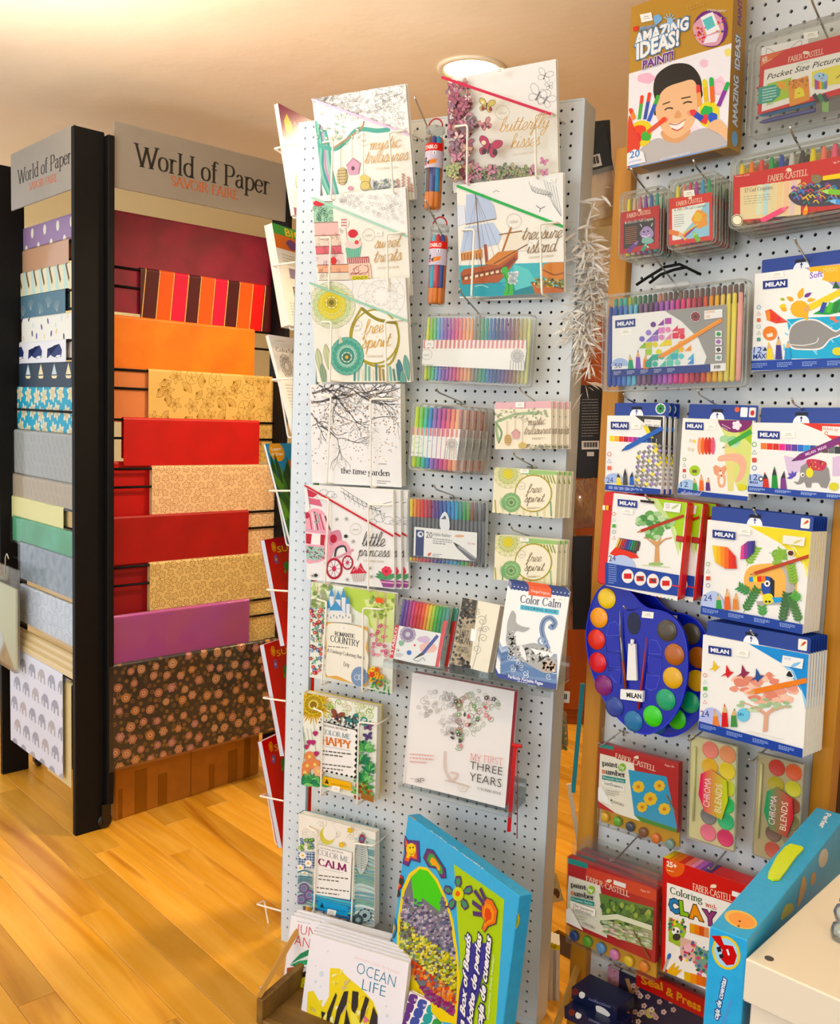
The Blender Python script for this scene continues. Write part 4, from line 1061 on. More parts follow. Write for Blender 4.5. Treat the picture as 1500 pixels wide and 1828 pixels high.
def art_princess(p):
    p.z(*Z5);p.fill('eeeeec');r=p.rng
    p.line([(335,545),(420,600),(500,640),(530,620),(568,610)],2,'333',smooth=True);p.line([(330,560),(430,625),(520,655)],2,'333',smooth=True)
    for k in range(9):x,y=345+k*21,560+k*11;p.line([(x,y),(x+10,y+42),(x+24,y+12)],2,'333');p.line([(x+4,y+12),(x+18,y+16)],1.2,'555')
    for cx,cy,k_ in((265,575,1),(525,695,1.25)):
        for dx,dy,rr in((-35,5,14),(-10,-8,20),(20,0,20),(38,8,12)):p.ring(cx+dx*k_,cy+dy*k_,rr*k_,1.6,'8a8a8a',ry=rr*.7*k_)
    p.poly([(183,590),(235,600),(248,632),(190,620)],'d46a83');p.poly([(180,550),(225,575),(205,590),(182,585)],'c23548');p.line([(178,545),(192,640)],2.5,'444')
    # carriage
    p.poly([(165,700),(180,655),(215,640),(255,660),(280,720),(290,800),(262,870),(215,890),(168,875)],'e9a9b8',smooth=True)
    for k in range(7):p.line([(188+12*k,655+abs(k-2)*5),(200+14*k,740)],6,['b73f57','f2dfe2','3f3438','d98298'][k%4])
    p.line([(165,735),(215,745),(290,750)],9,'d7a6b6');p.poly([(168,750),(262,760),(258,810),(170,805)],'f4f0ef');p.poly([(172,755),(200,758),(195,805),(172,802)],'b22c3c');p.poly([(240,760),(262,762),(256,812),(238,808)],'b22c3c')
    p.ell(178,672,12,15,'b33247');p.line([(212,664),(232,680),(225,705),(208,700)],5,'85b7a3',smooth=True)
    p.poly([(168,815),(255,820),(250,870),(215,882),(170,870)],'a8c9bd');p.poly([(195,830),(180,815),(210,818)],'3f7f6a');p.dots(172,822,262,875,60,3,['333','777','b04a5c'])
    p.poly([(280,760),(325,740),(335,790),(285,810)],'cf8ca0',smooth=True);p.ell(300,780,16,20,'b22c3c')
    p.line([(265,900),(300,820),(345,800),(370,840),(355,880)],22,'e4a7b5',smooth=True);p.line([(305,870),(315,825),(350,815),(362,850)],9,'3b3437',smooth=True);p.line([(300,868),(330,862),(392,830)],10,'d39aa9',smooth=True)
    for x,y,rr in((303,918,50),(365,890,34)):
        p.ell(x,y,rr*.78,rr,'b5213c');p.ell(x,y,rr*.6,rr*.8,'f5eef0');p.ring(x,y,rr*.6,2,'44222c',ry=rr*.8)
        for k in range(9):a=6.283*k/9;p.line([(x,y),(x+rr*.58*math.cos(a),y+rr*.78*math.sin(a))],2,'5d2231')
        p.ell(x,y,rr*.2,rr*.26,'c9405c')
    p.poly([(380,940),(450,935),(440,975),(392,980)],'d8d0cc');[p.line([(388+9*k,942),(394+7*k,976)],1.6,'6b5f5d')for k in range(7)];p.poly([(376,942),(395,905),(410,925),(425,890),(438,920),(455,938)],'c03140');p.line([(390,930),(415,905),(440,930)],3,'e8b0b4')
    p.flower(545,930,24,'d9485c','b22c3c',7);[p.leaf(540,965,48,14,a,'57a06b','2f6b41',1.2)for a in(-150,-165,-30,-15,-130)];p.poly([(515,968),(590,975),(575,1005),(530,1002)],'8d4b86');p.line([(518,978),(586,985)],5,'e6b1c9')
    for x,y in((316,690),(360,688),(392,792),(205,950),(365,968),(470,915),(475,955)):[p.line([(x-11*math.cos(a),y-11*math.sin(a)),(x+11*math.cos(a),y+11*math.sin(a))],1.6,'5f5b5b')for a in(0,1.05,2.1)]
    for x,y in((358,768),(220,948)):p.flower(x,y,9,'222','222',5)
    p.line([(163,530),(578,768)],8,'c01f33');badge(p,404,735,26)
    p.text('little',432,812,536,816,'38322f',56,'script');p.text('princess',415,858,558,864,'38322f',42,'script');sub(p,440,885,535,890)
def art_romantic(p):
    p.z(*Z5);p.fill('edf1e6');r=p.rng
    p.poly([(350,1000),(580,1030),(580,1200),(470,1190),(455,1140),(390,1100)],'b9d36a',smooth=True);p.poly([(440,1060),(580,1060),(580,1260),(500,1260)],'d6e3a0')
    for x in(225,245,500,535):p.line([(x,1000),(x+6,1120),(x-4,1260)],10,'c7b191',smooth=True)
    p.dots(195,990,290,1100,50,13,['b7cf86','9cba6e','d3dfb0','e3e8cf']);p.dots(460,1040,580,1150,40,12,['c0d678','a9c45f','dbe5ad'])
    for _ in range(70):p.leaf(r.uniform(195,262),r.uniform(1100,1400),15,7,r.uniform(0,360),r.choice(['5a9463','3f7a58','8ab46f','6fa8b0']))
    for _ in range(34):p.flower(r.uniform(196,258),r.uniform(1100,1400),9,r.choice(['c23a4d','8f2c46','4469a8','d9607a','7f9cc9']),'f0d98c',5)
    for _ in range(26):p.flower(r.uniform(480,550),r.uniform(1170,1320),8,r.choice(['b23b74','c9608e','d98aa8']),'f0d98c',5)
    # castle
    for x,y0,w_ in((300,1040,18),(330,1055,22),(355,1045,18),(375,1075,16),(285,1095,20),(320,1105,60)):
        p.poly([(x-w_/2,y0),(x+w_/2,y0+2),(x+w_/2,1150),(x-w_/2,1150)],'dfe5ee');p.line([(x-w_/2,y0),(x-w_/2,1150)],1.2,'8297b5');p.poly([(x-w_/2-3,y0+2),(x,y0-42),(x+w_/2+3,y0+4)],'4f93c4')
    p.poly([(272,1110),(392,1125),(392,1165),(272,1160)],'e9e9e2');[p.ell(282+14*k,1132+(k%2)*8,3,6,'7f93b0',n=7)for k in range(8)]
    # parchment
    p.poly([(272,1160),(465,1185),(468,1300),(460,1460),(272,1412)],'dcae62');p.poly([(285,1170),(455,1195),(458,1280),(470,1340),(440,1450),(330,1410),(275,1400),(278,1280)],'f1eee0',smooth=True);sticker(p,358,1190,30,18)
    p.text('ROMANTIC',315,1222,410,1236,'2e2a27',17,'serif',.2,.08);p.text('COUNTRY',295,1250,428,1276,'2e2a27',28,'serif');p.greek(284,1268,420,1276,1,'7a746c',4,.09)
    p.text('A Fantasy Coloring Book',280,1298,452,1332,'39342f',15,'serif');p.text('Eriy',355,1362,382,1368,'2e2a27',18,'serif')
    p.ell(428,1412,38,46,'7f97b8');[p.ring(418+18*k,1415,12,2,'e8eef4')for k in range(2)]
    for _ in range(16):p.flower(r.uniform(468,545),r.uniform(1375,1450),13,r.choice(['e6b23b','d0453b','e8cf5a','cf6a34']),'b5622c',6)
    for _ in range(40):p.leaf(r.uniform(480,585),r.uniform(1420,1490),16,8,r.uniform(0,360),r.choice(['3f8a52','6aa84f','2f6f6a']))
    p.poly([(508,1048),(540,1052),(540,1074),(508,1070)],'e8642c')
def art_happy(p):
    p.z(*Z6);p.fill('eef0e4');r=p.rng
    for k in range(40):a=6.283*k/40;p.leaf(300,145,75+14*(k%2),12,math.degrees(a),r.choice(['c9a227','d8b93a','a8861d']))
    p.mandala(300,145,48,['d9c04a','b99a26','e3d06a','8a6c14'],'6b5310',14,1.4)
    for _ in range(26):p.swirl(r.uniform(350,570),r.uniform(110,200),16,r.choice(['8fae4d','b9c97c','c7b98f']),3,1.3,r.uniform(0,360))
    for x,y,rr,c_,a in((405,195,30,'8c4a3a',20),(475,215,30,'3f7f7a',-20),(545,240,22,'7a4a7a',10),(545,285,20,'54447a',-15),(515,315,14,'2f4a5a',0)):p.butterfly(x,y,rr,c_,'222',a)
    p.swirl(530,215,26,'3f8f86',6,1.4);p.dots(325,195,510,260,90,5,['222','f4f4f4','555'])
    for x,y in((283,310),(310,270),(270,330),(315,360),(300,310)):p.line([(x-10,y-60),(x,y)],1.6,'44634a');p.ell(x-4,y,8,9,'a8386a',n=9);p.ell(x+4,y,8,9,'a8386a',n=9);p.poly([(x-11,y+3),(x+11,y+3),(x,y+16)],'a8386a')
    p.line([(255,240),(262,340),(256,420)],3,'4f9472',smooth=True)
    for x,y in((285,375),(275,415),(310,410),(325,440),(265,445)):p.flower(x,y,24,r.choice(['d98a5f','c9554a','e3b08a']),'e8d07a',11)
    for x,y in((285,490),(340,500),(260,500),(535,345),(520,400),(560,440),(530,480),(520,530)):[p.leaf(x,y,46,18,a,r.choice(['3f9a5a','6ab868','8ccf86','2f7f5a']),'1f5f3f',1.2)for a in range(180,370,30)]
    p.dots(490,480,580,560,50,8,['3f8a4a','7ab85a','c9582f']);p.line([(520,545),(580,565)],26,'9a6a3a')
    p.poly([(345,215),(500,255),(492,465),(340,430)],'f3f2ee');p.line([(345,215),(500,255),(492,465),(340,430)],5,'222',closed=True)
    [p.ell(345+155*k/14,432+34*k/14,5,5,'f6f6f6' if k%2 else '111',n=7)for k in range(15)];[p.ell(500-8*k/16,255+210*k/16,5,5,'f6f6f6' if k%2 else '111',n=7)for k in range(17)]
    p.text('NATIONAL BESTSELLER',352,236,460,258,'4a4744',8);p.text('COLOR ME',345,268,472,295,'8fa3a8',20,'serif');p.text('HAPPY',345,315,476,336,'d87a3f',32,'serif',.2,.07)
    p.line([(360,326),(468,345)],1.2,'888');p.greek(345,338,478,368,2,'55524f',5,.12);p.greek(345,395,480,430,2,'66625f',5,.12)
    p.poly([(350,458),(475,488),(475,525),(348,495)],'e8b52f');p.poly([(358,490),(368,470),(378,494)],'3a2f14');p.text('A ZEN COLORING BOOK',386,496,468,512,'6b5210',8);sticker(p,408,515,36,24,12)
def art_calm(p):
    p.z(*Z6);p.fill('f0ede2');r=p.rng
    for _ in range(22):p.swirl(r.uniform(250,570),r.uniform(650,760),18,'c2b9a8',1.6,1.2,r.uniform(0,360))
    p.ell(365,725,34,42,'f2efe6');p.ell(362,728,34,42,'d8cd6a');p.ell(372,715,30,36,'f2efe6')
    for _ in range(24):p.flower(r.uniform(240,300),r.uniform(745,790),8,r.choice(['4f8a4a','3f6aa8','8ab85a']),'f0e6a0',5)
    p.rect(232,800,306,870,'3a5a86');[p.line([(232,800+12*k),(306,806+12*k)],3,'c9d6e3')for k in range(7)];[p.line([(236+12*k,800),(236+12*k,878)],3,'c9d6e3')for k in range(6)]
    for x,y in((255,815),(280,850),(265,895),(245,870)):p.flower(x,y,16,'f4f2ea','e0b63a',8)
    for k in range(16):y=890+k*10;p.line([(232,y),(260,y-8+6*math.sin(k)),(300,y+4)],6,r.choice(['6f9aa0','9cc0c0','4f7f92','b5cfc9']),smooth=True)
    for x,y in((262,960),(285,990),(250,1010)):p.mandala(x,y,22,['7a6a9a','b49ac0','5a8aa0'],'3a3a5a',10,1.2)
    for k in range(26):y=740+k*15;p.line([(488,y),(520,y+8*math.sin(k*.8)),(580,y+14)],10,r.choice(['8fb8b8','b5d0cc','6f9fa8','d5e0da','9fc0c8','7fa89a']),smooth=True)
    p.leaf(518,900,190,56,-88,'c5cdc9','5d6f6e',1.6);p.ell(522,740,14,22,'8f3a52');p.ell(522,740,7,11,'4a7a9a');[p.line([(520,760+10*k),(505-k,748+10*k)],1.5,'5d6f6e')for k in range(12)];[p.line([(520,760+10*k),(537+k*.5,752+10*k)],1.5,'5d6f6e')for k in range(12)]
    for k in range(14):y=985+k*12;p.line([(300,y-10),(400,y+12),(490,y+30)],9,r.choice(['3fa0c4','2f7fae','57b8cf','3a9a7a','6fc0a0','2f5f8f']),smooth=True)
    p.mandala(535,1080,34,['3a4a52','8fa8a4','2f3a42'],'c5d5d2',10,1.6);p.mandala(505,1100,24,['4a5a62','9fb8b4'],'2a3a42',10,1.4)
    for x,y in((432,765),(560,690),(470,700)):p.flower(x,y,13,'d9b84a','e8d07a',5)
    p.poly([(318,760),(478,800),(470,1010),(312,985)],'f3f1ec')
    p.text('NATIONAL BESTSELLER',338,782,440,805,'4a4744',8);p.text('COLOR ME',326,806,466,845,'8f9aa0',22,'serif');p.text('CALM',330,855,456,885,'8a2a6a',30,'serif',.2,.07)
    p.line([(348,872),(440,890)],1.2,'888');p.greek(330,892,462,925,2,'66625f',5,.12);p.greek(322,945,465,985,2,'66625f',5,.12)
    p.poly([(330,1008),(462,1040),(460,1085),(325,1050)],'2a9acb');p.poly([(336,1042),(346,1020),(356,1048)],'12384e');p.text('A ZEN COLORING BOOK',364,1050,452,1068,'0f3c55',9);sticker(p,388,1065,40,24,12)
def art_butterfly(p):
    p.z(*Z4);p.fill('f2f0e4');r=p.rng
    p.poly([(820,100),(1330,0),(1330,270)],'f2f1ec')
    for x,y,rr,a in((1275,90,34,20),(1295,138,18,-10),(1245,180,48,25)):p.butterfly(x,y,rr,None,'7d7a77',a,1.3)
    p.butterfly(1280,200,40,None,'7d7a77',30,1.2)
    cols=['c98a9a','b5707f','d9a9a9','9a7a8a','e3c4bd','a05a6a','c9a08a','8a6a72']
    for _ in range(105):
        y=r.uniform(130,590);x=r.uniform(830,960-30*abs(math.sin(y*.02)));p.butterfly(x,y,r.uniform(13,28),r.choice(cols),'5a3f48',r.uniform(-60,60),1)
    for _ in range(50):p.butterfly(r.uniform(950,1240),r.uniform(520,575),r.uniform(12,24),r.choice(['8f9a6a','a8a878','6f7a62','b5a88a','c98a9a']),'444',r.uniform(-60,60),1)
    for _ in range(12):p.butterfly(r.uniform(840,900),r.uniform(510,570),r.uniform(14,24),r.choice(['c9c98a','a8b07a']),'555',r.uniform(-60,60),1)
    for x,y,rr,c1,c2,a in((1035,240,36,'c9b96a','8a3a4a',10),(1030,325,30,'c98a8a','7a3a42',-25),(1048,430,52,'b0405a','3f2a2e',15)):
        p.butterfly(x,y,rr,c1,'4a2f30',a,1.8);p.ell(x-rr*.45,y+rr*.35,rr*.22,rr*.28,c2);p.ell(x+rr*.5,y+rr*.45,rr*.22,rr*.28,c2);p.ell(x-rr*.5,y-rr*.4,rr*.2,rr*.2,'e8d9c0')
    p.butterfly(1296,495,19,'d98aa8','7a4a5a',20);p.butterfly(1300,545,18,'d98aa8','7a4a5a',-10)
    p.line([(820,108),(1330,280)],11,'c9264a');badge(p,1108,272,32);sticker(p,1097,82,32,26)
    p.text('butterfly',1092,362,1318,342,GOLD,52,'script');p.text('kisses',1142,438,1275,422,GOLD,52,'script');sub(p,1155,470,1268,456)
def art_island(p):
    p.z(*Z4);p.fill('f1eee2');r=p.rng
    p.poly([(858,588),(1362,545),(1366,790)],'f1f0ea');p.line([(1200,580),(1230,630),(1310,640)],2,'777',smooth=True);[p.leaf(1215+12*k,600+4*k,26,9,80,None,'777',1.2)for k in range(8)]
    for k in range(5):p.line([(1270+14*k,570+8*k),(1300+12*k,660+14*k),(1350,740)],1.4,'888',smooth=True)
    p.line([(1235,690),(1255,705),(1275,695)],3,'555');p.line([(1255,705),(1250,720)],3,'555');p.line([(1035,630),(1050,620),(1065,628)],2,'777')
    p.poly([(862,968),(1370,950),(1370,1110),(862,1110)],'4fb0b8');p.poly([(862,1030),(1060,1040),(1130,1085),(1130,1110),(862,1110)],'3a9aa8')
    for k in range(18):x=r.uniform(880,1340);y=r.uniform(1000,1100);p.line([(x,y),(x+30,y-6),(x+60,y+4)],3,r.choice(['bfe3e0','2f7f96','7fcfcf']),smooth=True)
    p.poly([(1130,960),(1200,985),(1240,1050),(1370,1060),(1370,1110),(1140,1110)],'67c3c0')
    # sails
    p.poly([(912,640),(990,635),(1040,690),(1052,748),(910,775)],'b9c6dd',smooth=False);p.poly([(905,790),(1035,768),(1075,830),(1060,868),(885,905)],'bccbe2');p.poly([(866,690),(905,690),(910,770),(868,790)],'dfe4ee')
    p.poly([(1080,825),(1165,812),(1205,835),(1185,900),(1085,905)],'e9e2cf');p.line([(955,640),(985,1000)],4,'7a5236');p.line([(910,778),(1050,752)],3,'7a5236')
    p.line([(1000,870),(1010,980)],14,'a04a22');p.line([(1120,790),(1060,960)],9,'a86a2f');p.line([(1065,825),(1170,808)],5,'8a5a2c')
    for a in range(6):p.line([(960,650),(880+a*45,985)],1,'7d7468')
    # hull
    p.poly([(885,1005),(900,985),(1040,960),(1150,900),(1150,935),(1095,1010),(1060,1045),(895,1055)],'a8581f',smooth=False);p.poly([(890,1015),(1075,975),(1140,925),(1145,940),(1080,1005),(892,1035)],'7a3a14');p.poly([(1000,960),(1060,905),(1140,895),(1150,905),(1060,965)],'c98240')
    for k in range(8):p.poly([(905+24*k,1022-5*k),(920+24*k,1018-5*k),(921+24*k,1030-5*k),(906+24*k,1034-5*k)],'ead2a8')
    p.poly([(888,910),(985,892),(988,930),(890,945)],'c98a4a');[p.line([(892+14*k,912),(892+14*k,942)],3,'6b3a18')for k in range(7)];p.line([(1040,960),(1160,890),(1195,870)],4,'6b3a18')
    # green tail, foam, chest
    p.poly([(1075,990),(1100,975),(1125,1040),(1128,1105),(1085,1105),(1098,1050)],'4fae4a',smooth=True);p.line([(1085,1000),(1110,1060),(1105,1100)],4,'2f7a34',smooth=True)
    p.dots(1110,1000,1150,1050,50,7,['f2f6f6','d5e8ea']);p.poly([(1130,1085),(1215,1060),(1250,1090),(1250,1110),(1130,1110)],'2f7f86')
    p.poly([(1265,985),(1280,958),(1365,955),(1368,1000),(1350,1040),(1270,1020)],'c9803a',smooth=True);p.line([(1268,988),(1320,1010),(1366,1000)],6,'8a4a1c',smooth=True);p.poly([(1212,1045),(1368,1075),(1362,1102),(1232,1098)],'b5652a');p.line([(1212,1045),(1368,1075)],7,'7a3a14');p.dots(1230,1030,1360,1066,80,6,['c9b04a','a89a6a','6a7f3a','e6d78a','8a6a3a'])
    p.line([(860,596),(1366,790)],11,'2fa84a');badge(p,1133,762,34);sticker(p,1308,575,34,18)
    p.text('treasure',1168,850,1352,838,'8a6a3f',50,'script');p.text('island',1192,912,1325,902,'8a6a3f',52,'script');sub(p,1202,936,1318,926)
GC='colouring books in wire pockets on the centre display'
q4=lambda*p:zq(Z4,*p);q5=lambda*p:zq(Z5,*p);q6=lambda*p:zq(Z6,*p)
book(FC,q4((195,197),(627,130),(680,672),(262,690)),.075,'Mystic Treasures colouring book with pale lilac band and bird cages, large size',.012,art_mystic,lean=14,group=GC)
book(FC,q4((190,645),(625,612),(662,1115),(238,1115)),.07,'Sweet Treats colouring book with stacked cakes and mint band',.012,art_sweet,lean=9,group=GC)
book(FC,q4((188,1040),(627,1028),(660,1505),(225,1505)),.07,'large Free Spirit colouring book with yellow and green dream catchers',.014,art_free,lean=9,group=GC)
book(FC,q5((188,68),(610,66),(612,543),(203,522)),.055,'Time Garden colouring book with black tree branches on white',.022,art_time,lean=3,cover='dcdbd8',group=GC)
book(FC,q5((163,527),(576,560),(580,1010),(180,970)),.06,'Little Princess colouring book with pink carriage and red band',.008,art_princess,lean=3,group='little princess books',copies=2,step=(.014,-.001,-.0105),copy_label='Little Princess colouring book in its pocket')
book(FC,q5((195,980),(580,1035),(572,1500),(190,1415)),.06,'Romantic Country colouring book with castle and garden border',.016,art_romantic,lean=1,group=GC)
book(FC,q6((260,82),(578,162),(582,580),(248,500)),.06,'Color Me Happy colouring book with gold sun and butterflies',.024,art_happy,lean=0,cover='d9c04a',group=GC)
book(FC,q6((235,628),(572,715),(580,1140),(232,1032)),.06,'Color Me Calm colouring book with blue waves and feather',.024,art_calm,lean=0,cover='6fa0a8',group=GC)
book(FC,q4((820,105),(1320,20),(1345,585),(862,620)),.06,'Butterfly Kisses colouring book with crimson band',.012,art_butterfly,lean=8,group=GC)
book(FC,q4((858,588),(1352,548),(1370,1100),(893,1108)),.065,'Treasure Island colouring book with sailing ship and green band',.012,art_island,lean=6,group=GC)
# wire pockets
X4=lambda x:480+x/2.586;Y4=lambda y:100+y/2.586;Y5=lambda y:660+y/2.586;X6=lambda x:440+x/2.5;Y6=lambda y:1200+y/2.5
wire_pocket(FC,X4(297),X4(556),(Y4(392),Y4(352)),(Y4(660),Y4(630)),.098,'white wire pocket around the large Mystic Treasures book',xl2=X4(288),xr2=X4(575))
wire_pocket(FC,X4(287),X4(545),(Y4(838),Y4(822)),(Y4(1078),Y4(1080)),.092,'white wire pocket around the Sweet Treats book',xl2=X4(278),xr2=X4(552))
wire_pocket(FC,X4(290),X4(538),(Y4(1228),Y4(1222)),(Y4(1500),Y4(1506)),.092,'white wire pocket around the large Free Spirit book',xl2=X4(283),xr2=X4(543))
wire_pocket(FC,X4(288),X4(470),(Y5(125),Y5(135)),(Y5(525),Y5(543)),.072,'white wire pocket around the Time Garden book',xl2=X4(268),xr2=X4(472),armR=.06)
wire_pocket(FC,X4(278),X4(460),(Y5(600),Y5(622)),(Y5(990),Y5(1022)),.074,'white wire pocket around the Little Princess books',xl2=X4(260),xr2=X4(460),armR=.06)
wire_pocket(FC,X4(268),X4(436),(Y5(1072),Y5(1100)),(Y5(1455),Y5(1490)),.074,'white wire pocket around the Romantic Country book',xl2=X4(245),xr2=X4(432),armR=.05)
wire_pocket(FC,X6(342),X6(503),(Y6(178),Y6(222)),(Y6(550),Y6(592)),.074,'white wire pocket around the Color Me Happy book',xl2=X6(333),xr2=X6(495),armR=.05)
wire_pocket(FC,X6(315),X6(484),(Y6(712),Y6(762)),(Y6(1075),Y6(1150)),.074,'white wire pocket around the Color Me Calm book',xl2=X6(302),xr2=X6(468),armR=.05)
wire_pocket(FC,X4(918),X4(1228),(Y4(318),Y4(272)),(Y4(590),Y4(560)),.088,'white wire pocket around the Butterfly Kisses book',xl2=X4(915),xr2=X4(1235))
wire_pocket(FC,X4(950),X4(1252),(Y4(800),Y4(775)),(Y4(1112),Y4(1100)),.088,'white wire pocket around the Treasure Island book',xl2=X4(936),xr2=X4(1262))
# ------------------------------------------------------------------ pen tubes
def curved_print(mw,r,h,fn,name,parent):
    p=Print(mw,0,-r*1.5,r*1.5,0,h);p.m=lambda x,y:(x,y);p.u=1.0;fn(p)
    V0,F0,C0=p.v,p.f,p.c;p.v,p.f,p.c=[],[],[]
    for f_ in F0:
        P=[V0[i][:2]for i in f_];z=V0[f_[0]][2]
        for k in range(-8,8):
            Q=clip_poly(P,k*r*.2,(k+1)*r*.2,-9,9)
            if len(Q)>2:b_=len(p.v);p.v+=[(x,y,z)for x,y in Q];p.f.append(tuple(range(b_,b_+len(Q))));p.c+=[C0[f_[0]]]*len(Q)
    nv=[]
    for x,y,z in p.v:a=x/r;nv.append(((r+z)*math.sin(a),y,(r+z)*math.cos(a)))
    p.v=nv;return p.build(name,parent,.35)
def pen_tube(top,bot,rpx,d,label,cols,bands):
    u0,v0=FC.uv(*bot,d);u1,v1=FC.uv(*top,d);h=math.hypot(u1-u0,v1-v0);roll=math.atan2(-(u1-u0),v1-v0)
    r=rpx*2.03/FPX;mw=FC.mat(u0,v0,d-r)@Matrix.Rotation(roll,4,'Z');t=thing('pen_tube',label,'pens',mw,'clear tubes of felt pens')
    RX=Matrix.Rotation(rad(-90),4,'X')
    m=MB();m.lathe([(r*.8,0),(r,.004),(r,h-.004),(r*.8,h)],20,RX);m.build('clear_tube',clear_mat('clear_plastic','fcfdfc',.10,.06,.02),t)
    n=len(cols);pr=r*.30
    for k in range(n):
        a=2*math.pi*k/n+.3;x,z=(r-pr-.0015)*math.sin(a),(r-pr-.0015)*math.cos(a)
        m=MB();m.lathe([(pr*.8,.006),(pr,.010),(pr,h*.52),(pr*.7,h*.53)],8,RX);o=m.build('pen',mat('pen_orange','e88d2a',.35),t);o.location=(x,0,z)
        m=MB();m.lathe([(pr*1.04,h*.22),(pr*1.06,h*.24),(pr*1.06,h*.84),(pr*.5,h*.88)],8,RX);m.build('pen_cap',mat('pen_'+cols[k],cols[k],.35),o)
    y0,y1,y2=[h*b for b in bands]
    def lab(p):
        p.poly([(-r*1.5,y0),(r*1.5,y0),(r*1.5,y1),(-r*1.5,y1)],'cfc6d6');p.poly([(-r*1.5,y1),(r*1.5,y1),(r*1.5,y2),(-r*1.5,y2)],'d8352c')
        p.text('STABILO',-r*.85,y1+(y2-y1)*.25,r*.75,y1+(y2-y1)*.25,'f6efe9',(y2-y1)*.5,a=.03)
        p.poly([(-.004,y0+.006),(.014,y0+.010),(.016,y0+.019),(.0,y0+.017)],'e6893a');p.poly([(-.004,y0+.006),(-.008,y0+.012),(.0,y0+.017)],'2d2a30')
        for i in range(2):
            for j in range(3):x=-.018+.005*i;y=y0+.006+j*.006;p.poly([(x,y),(x+.004,y),(x+.004,y+.005),(x,y+.005)],['b52f4a','3a2f3a','7a2f5a','d94f4a','4a3a52','2f2a3a'][i*3+j])
        p.poly([(.006,y1-.009),(.013,y1-.009),(.013,y1-.001),(.006,y1-.001)],'f5f2f2');p.line([(.0095,y1-.008),(.0095,y1-.003)],.0016,'333')
    curved_print(mw,r+.0008,h,lab,'paper_band',t)
    m=MB();m.lathe([(r*1.02,h-.012),(r*1.05,h-.010),(r*1.05,h-.001),(r*.9,h+.001)],20,RX);m.build('tube_lid',clear_mat('clear_rim','fdfefc',.10,.1,.22),t)
    m=MB();m.tube([(r*.85*math.cos(a),h+r*.9*math.sin(a),r*.1)for a in[math.pi*k/10 for k in range(11)]],.0018,6);m.build('hanging_loop',mat('red_strap','b52030',.4),t)
    return t
pen_tube(zq(Z4,(752,318))[0],zq(Z4,(735,708))[0],17,.085,'clear tube of felt pens with mostly green and blue caps, below the topmost hook',['2d3f8a','3aa0d8','e8842a','3aa64a','2f9a3f','3f3a8a','4fb0e0','7a4a2f'],(.50,.70,.79))
pen_tube(zq(Z4,(772,775))[0],zq(Z4,(752,1150))[0],17,.085,'clear tube of felt pens with red and blue caps, above the large gel pen set',['c22a3a','2a4a9a','e07a2a','3aa0d8','8a2f5a','2f3a7a','d04a6a','3fb0c8'],(.50,.70,.79))
hook(FC,*zq(Z4,(672,200))[0],.13,.13,'chrome peg hook holding the tube of green capped pens',angle=34)
hook(FC,*zq(Z4,(722,675))[0],.12,.12,'chrome peg hook holding the tube of red capped pens',angle=34)

# ------------------------------------------------------------------ boxed gel pens
PAST=['dfe36a','9fd06a','7fcf9a','7fb8e0','9a9ad8','9f7ac0','b57ac0','d07ab0','e07aa0','e88a90','eea080','f0b488','eeb070','9a8a7a','7a8a6a','4a9a6a','2f9a8a','3f7fb0','3a5a9a','2f4a7a','4f4a8a','6a4a8a','7f4a6a','8a5a5a','a07a4a','b0a06a','c0b870','cfd080']
def flip_band(p,x0,y0,x1,y1,n,c1,c2):
    for k in range(n):a,b=x0+(x1-x0)*k/n,x0+(x1-x0)*(k+.5)/n;s_=(y1[1]-y0[1])if isinstance(y0,tuple)else 0;p.poly([(a,y0),(b,y0),(b-3,y1),(a-3,y1)],c2)
def gel_set(F,quad,d,th,label,npen,cols,lab_box,draw,zo,case_quad=None,group=None,copies=0,step=None,copy_label=None,yaw=0,roll=None,lean=0,name='gel_pen_set'):
    mw,w,h=place(F,quad,d,lean,yaw,roll);t=thing(name,label,'pens',mw,group)
    clear_case(t,w,h,th)
    xs=lin_(.006,w-(.013 if copies else .006),npen);pr=min((w-.012)/npen*.46,th*.35)
    pens(t,xs,.006,h-.008,-th*.45,pr,[cols[k%len(cols)]for k in range(npen)])
    p=Print(mw,-.0034,.004,w-.004,.004,h-.004);draw(p.z(*zo));p.build('paper_insert',t,.4)
    for k in range(copies):
        dup(t,mw@Matrix.Translation(Vector(step)*(k+1)),nth(copy_label,k),group)
    return t,mw,w,h
def ins_big(p):
    p.poly([(705,1345),(1190,1355),(1178,1452),(697,1428)],'f4f1ea');p.poly([(712,1310),(1188,1312),(1188,1356),(705,1346)],'f4ece4')
    for k in range(24):a=716+k*19.7;p.poly([(a,1311),(a+10,1311),(a+7,1350),(a-3,1350)],'d98a84')
    sticker(p,742,1330,40,30);badge(p,730,1378,24);p.text('GEL PENS',702,1430,758,1432,'a8a49c',8);p.greek(702,1436,890,1444,1,'a8a49c',3,.02);p.mandala(1148,1385,30,['d8d4cc','c4c0b8'],'8f8b84',12,1.2);[p.line([(1118+12*k,1405),(1115+13*k,1448)],4,'b5b1a9')for k in range(6)]
gel_set(FC,zq(Z4,(712,1190),(1215,1188),(1200,1535),(690,1500)),.075,.03,'large clear case of many gel pens with white and red striped insert',28,PAST,None,ins_big,Z4)
hook(FC,*zq(Z4,(880,1085))[0],.12,.12,'chrome peg hook above the large gel pen case',angle=20)
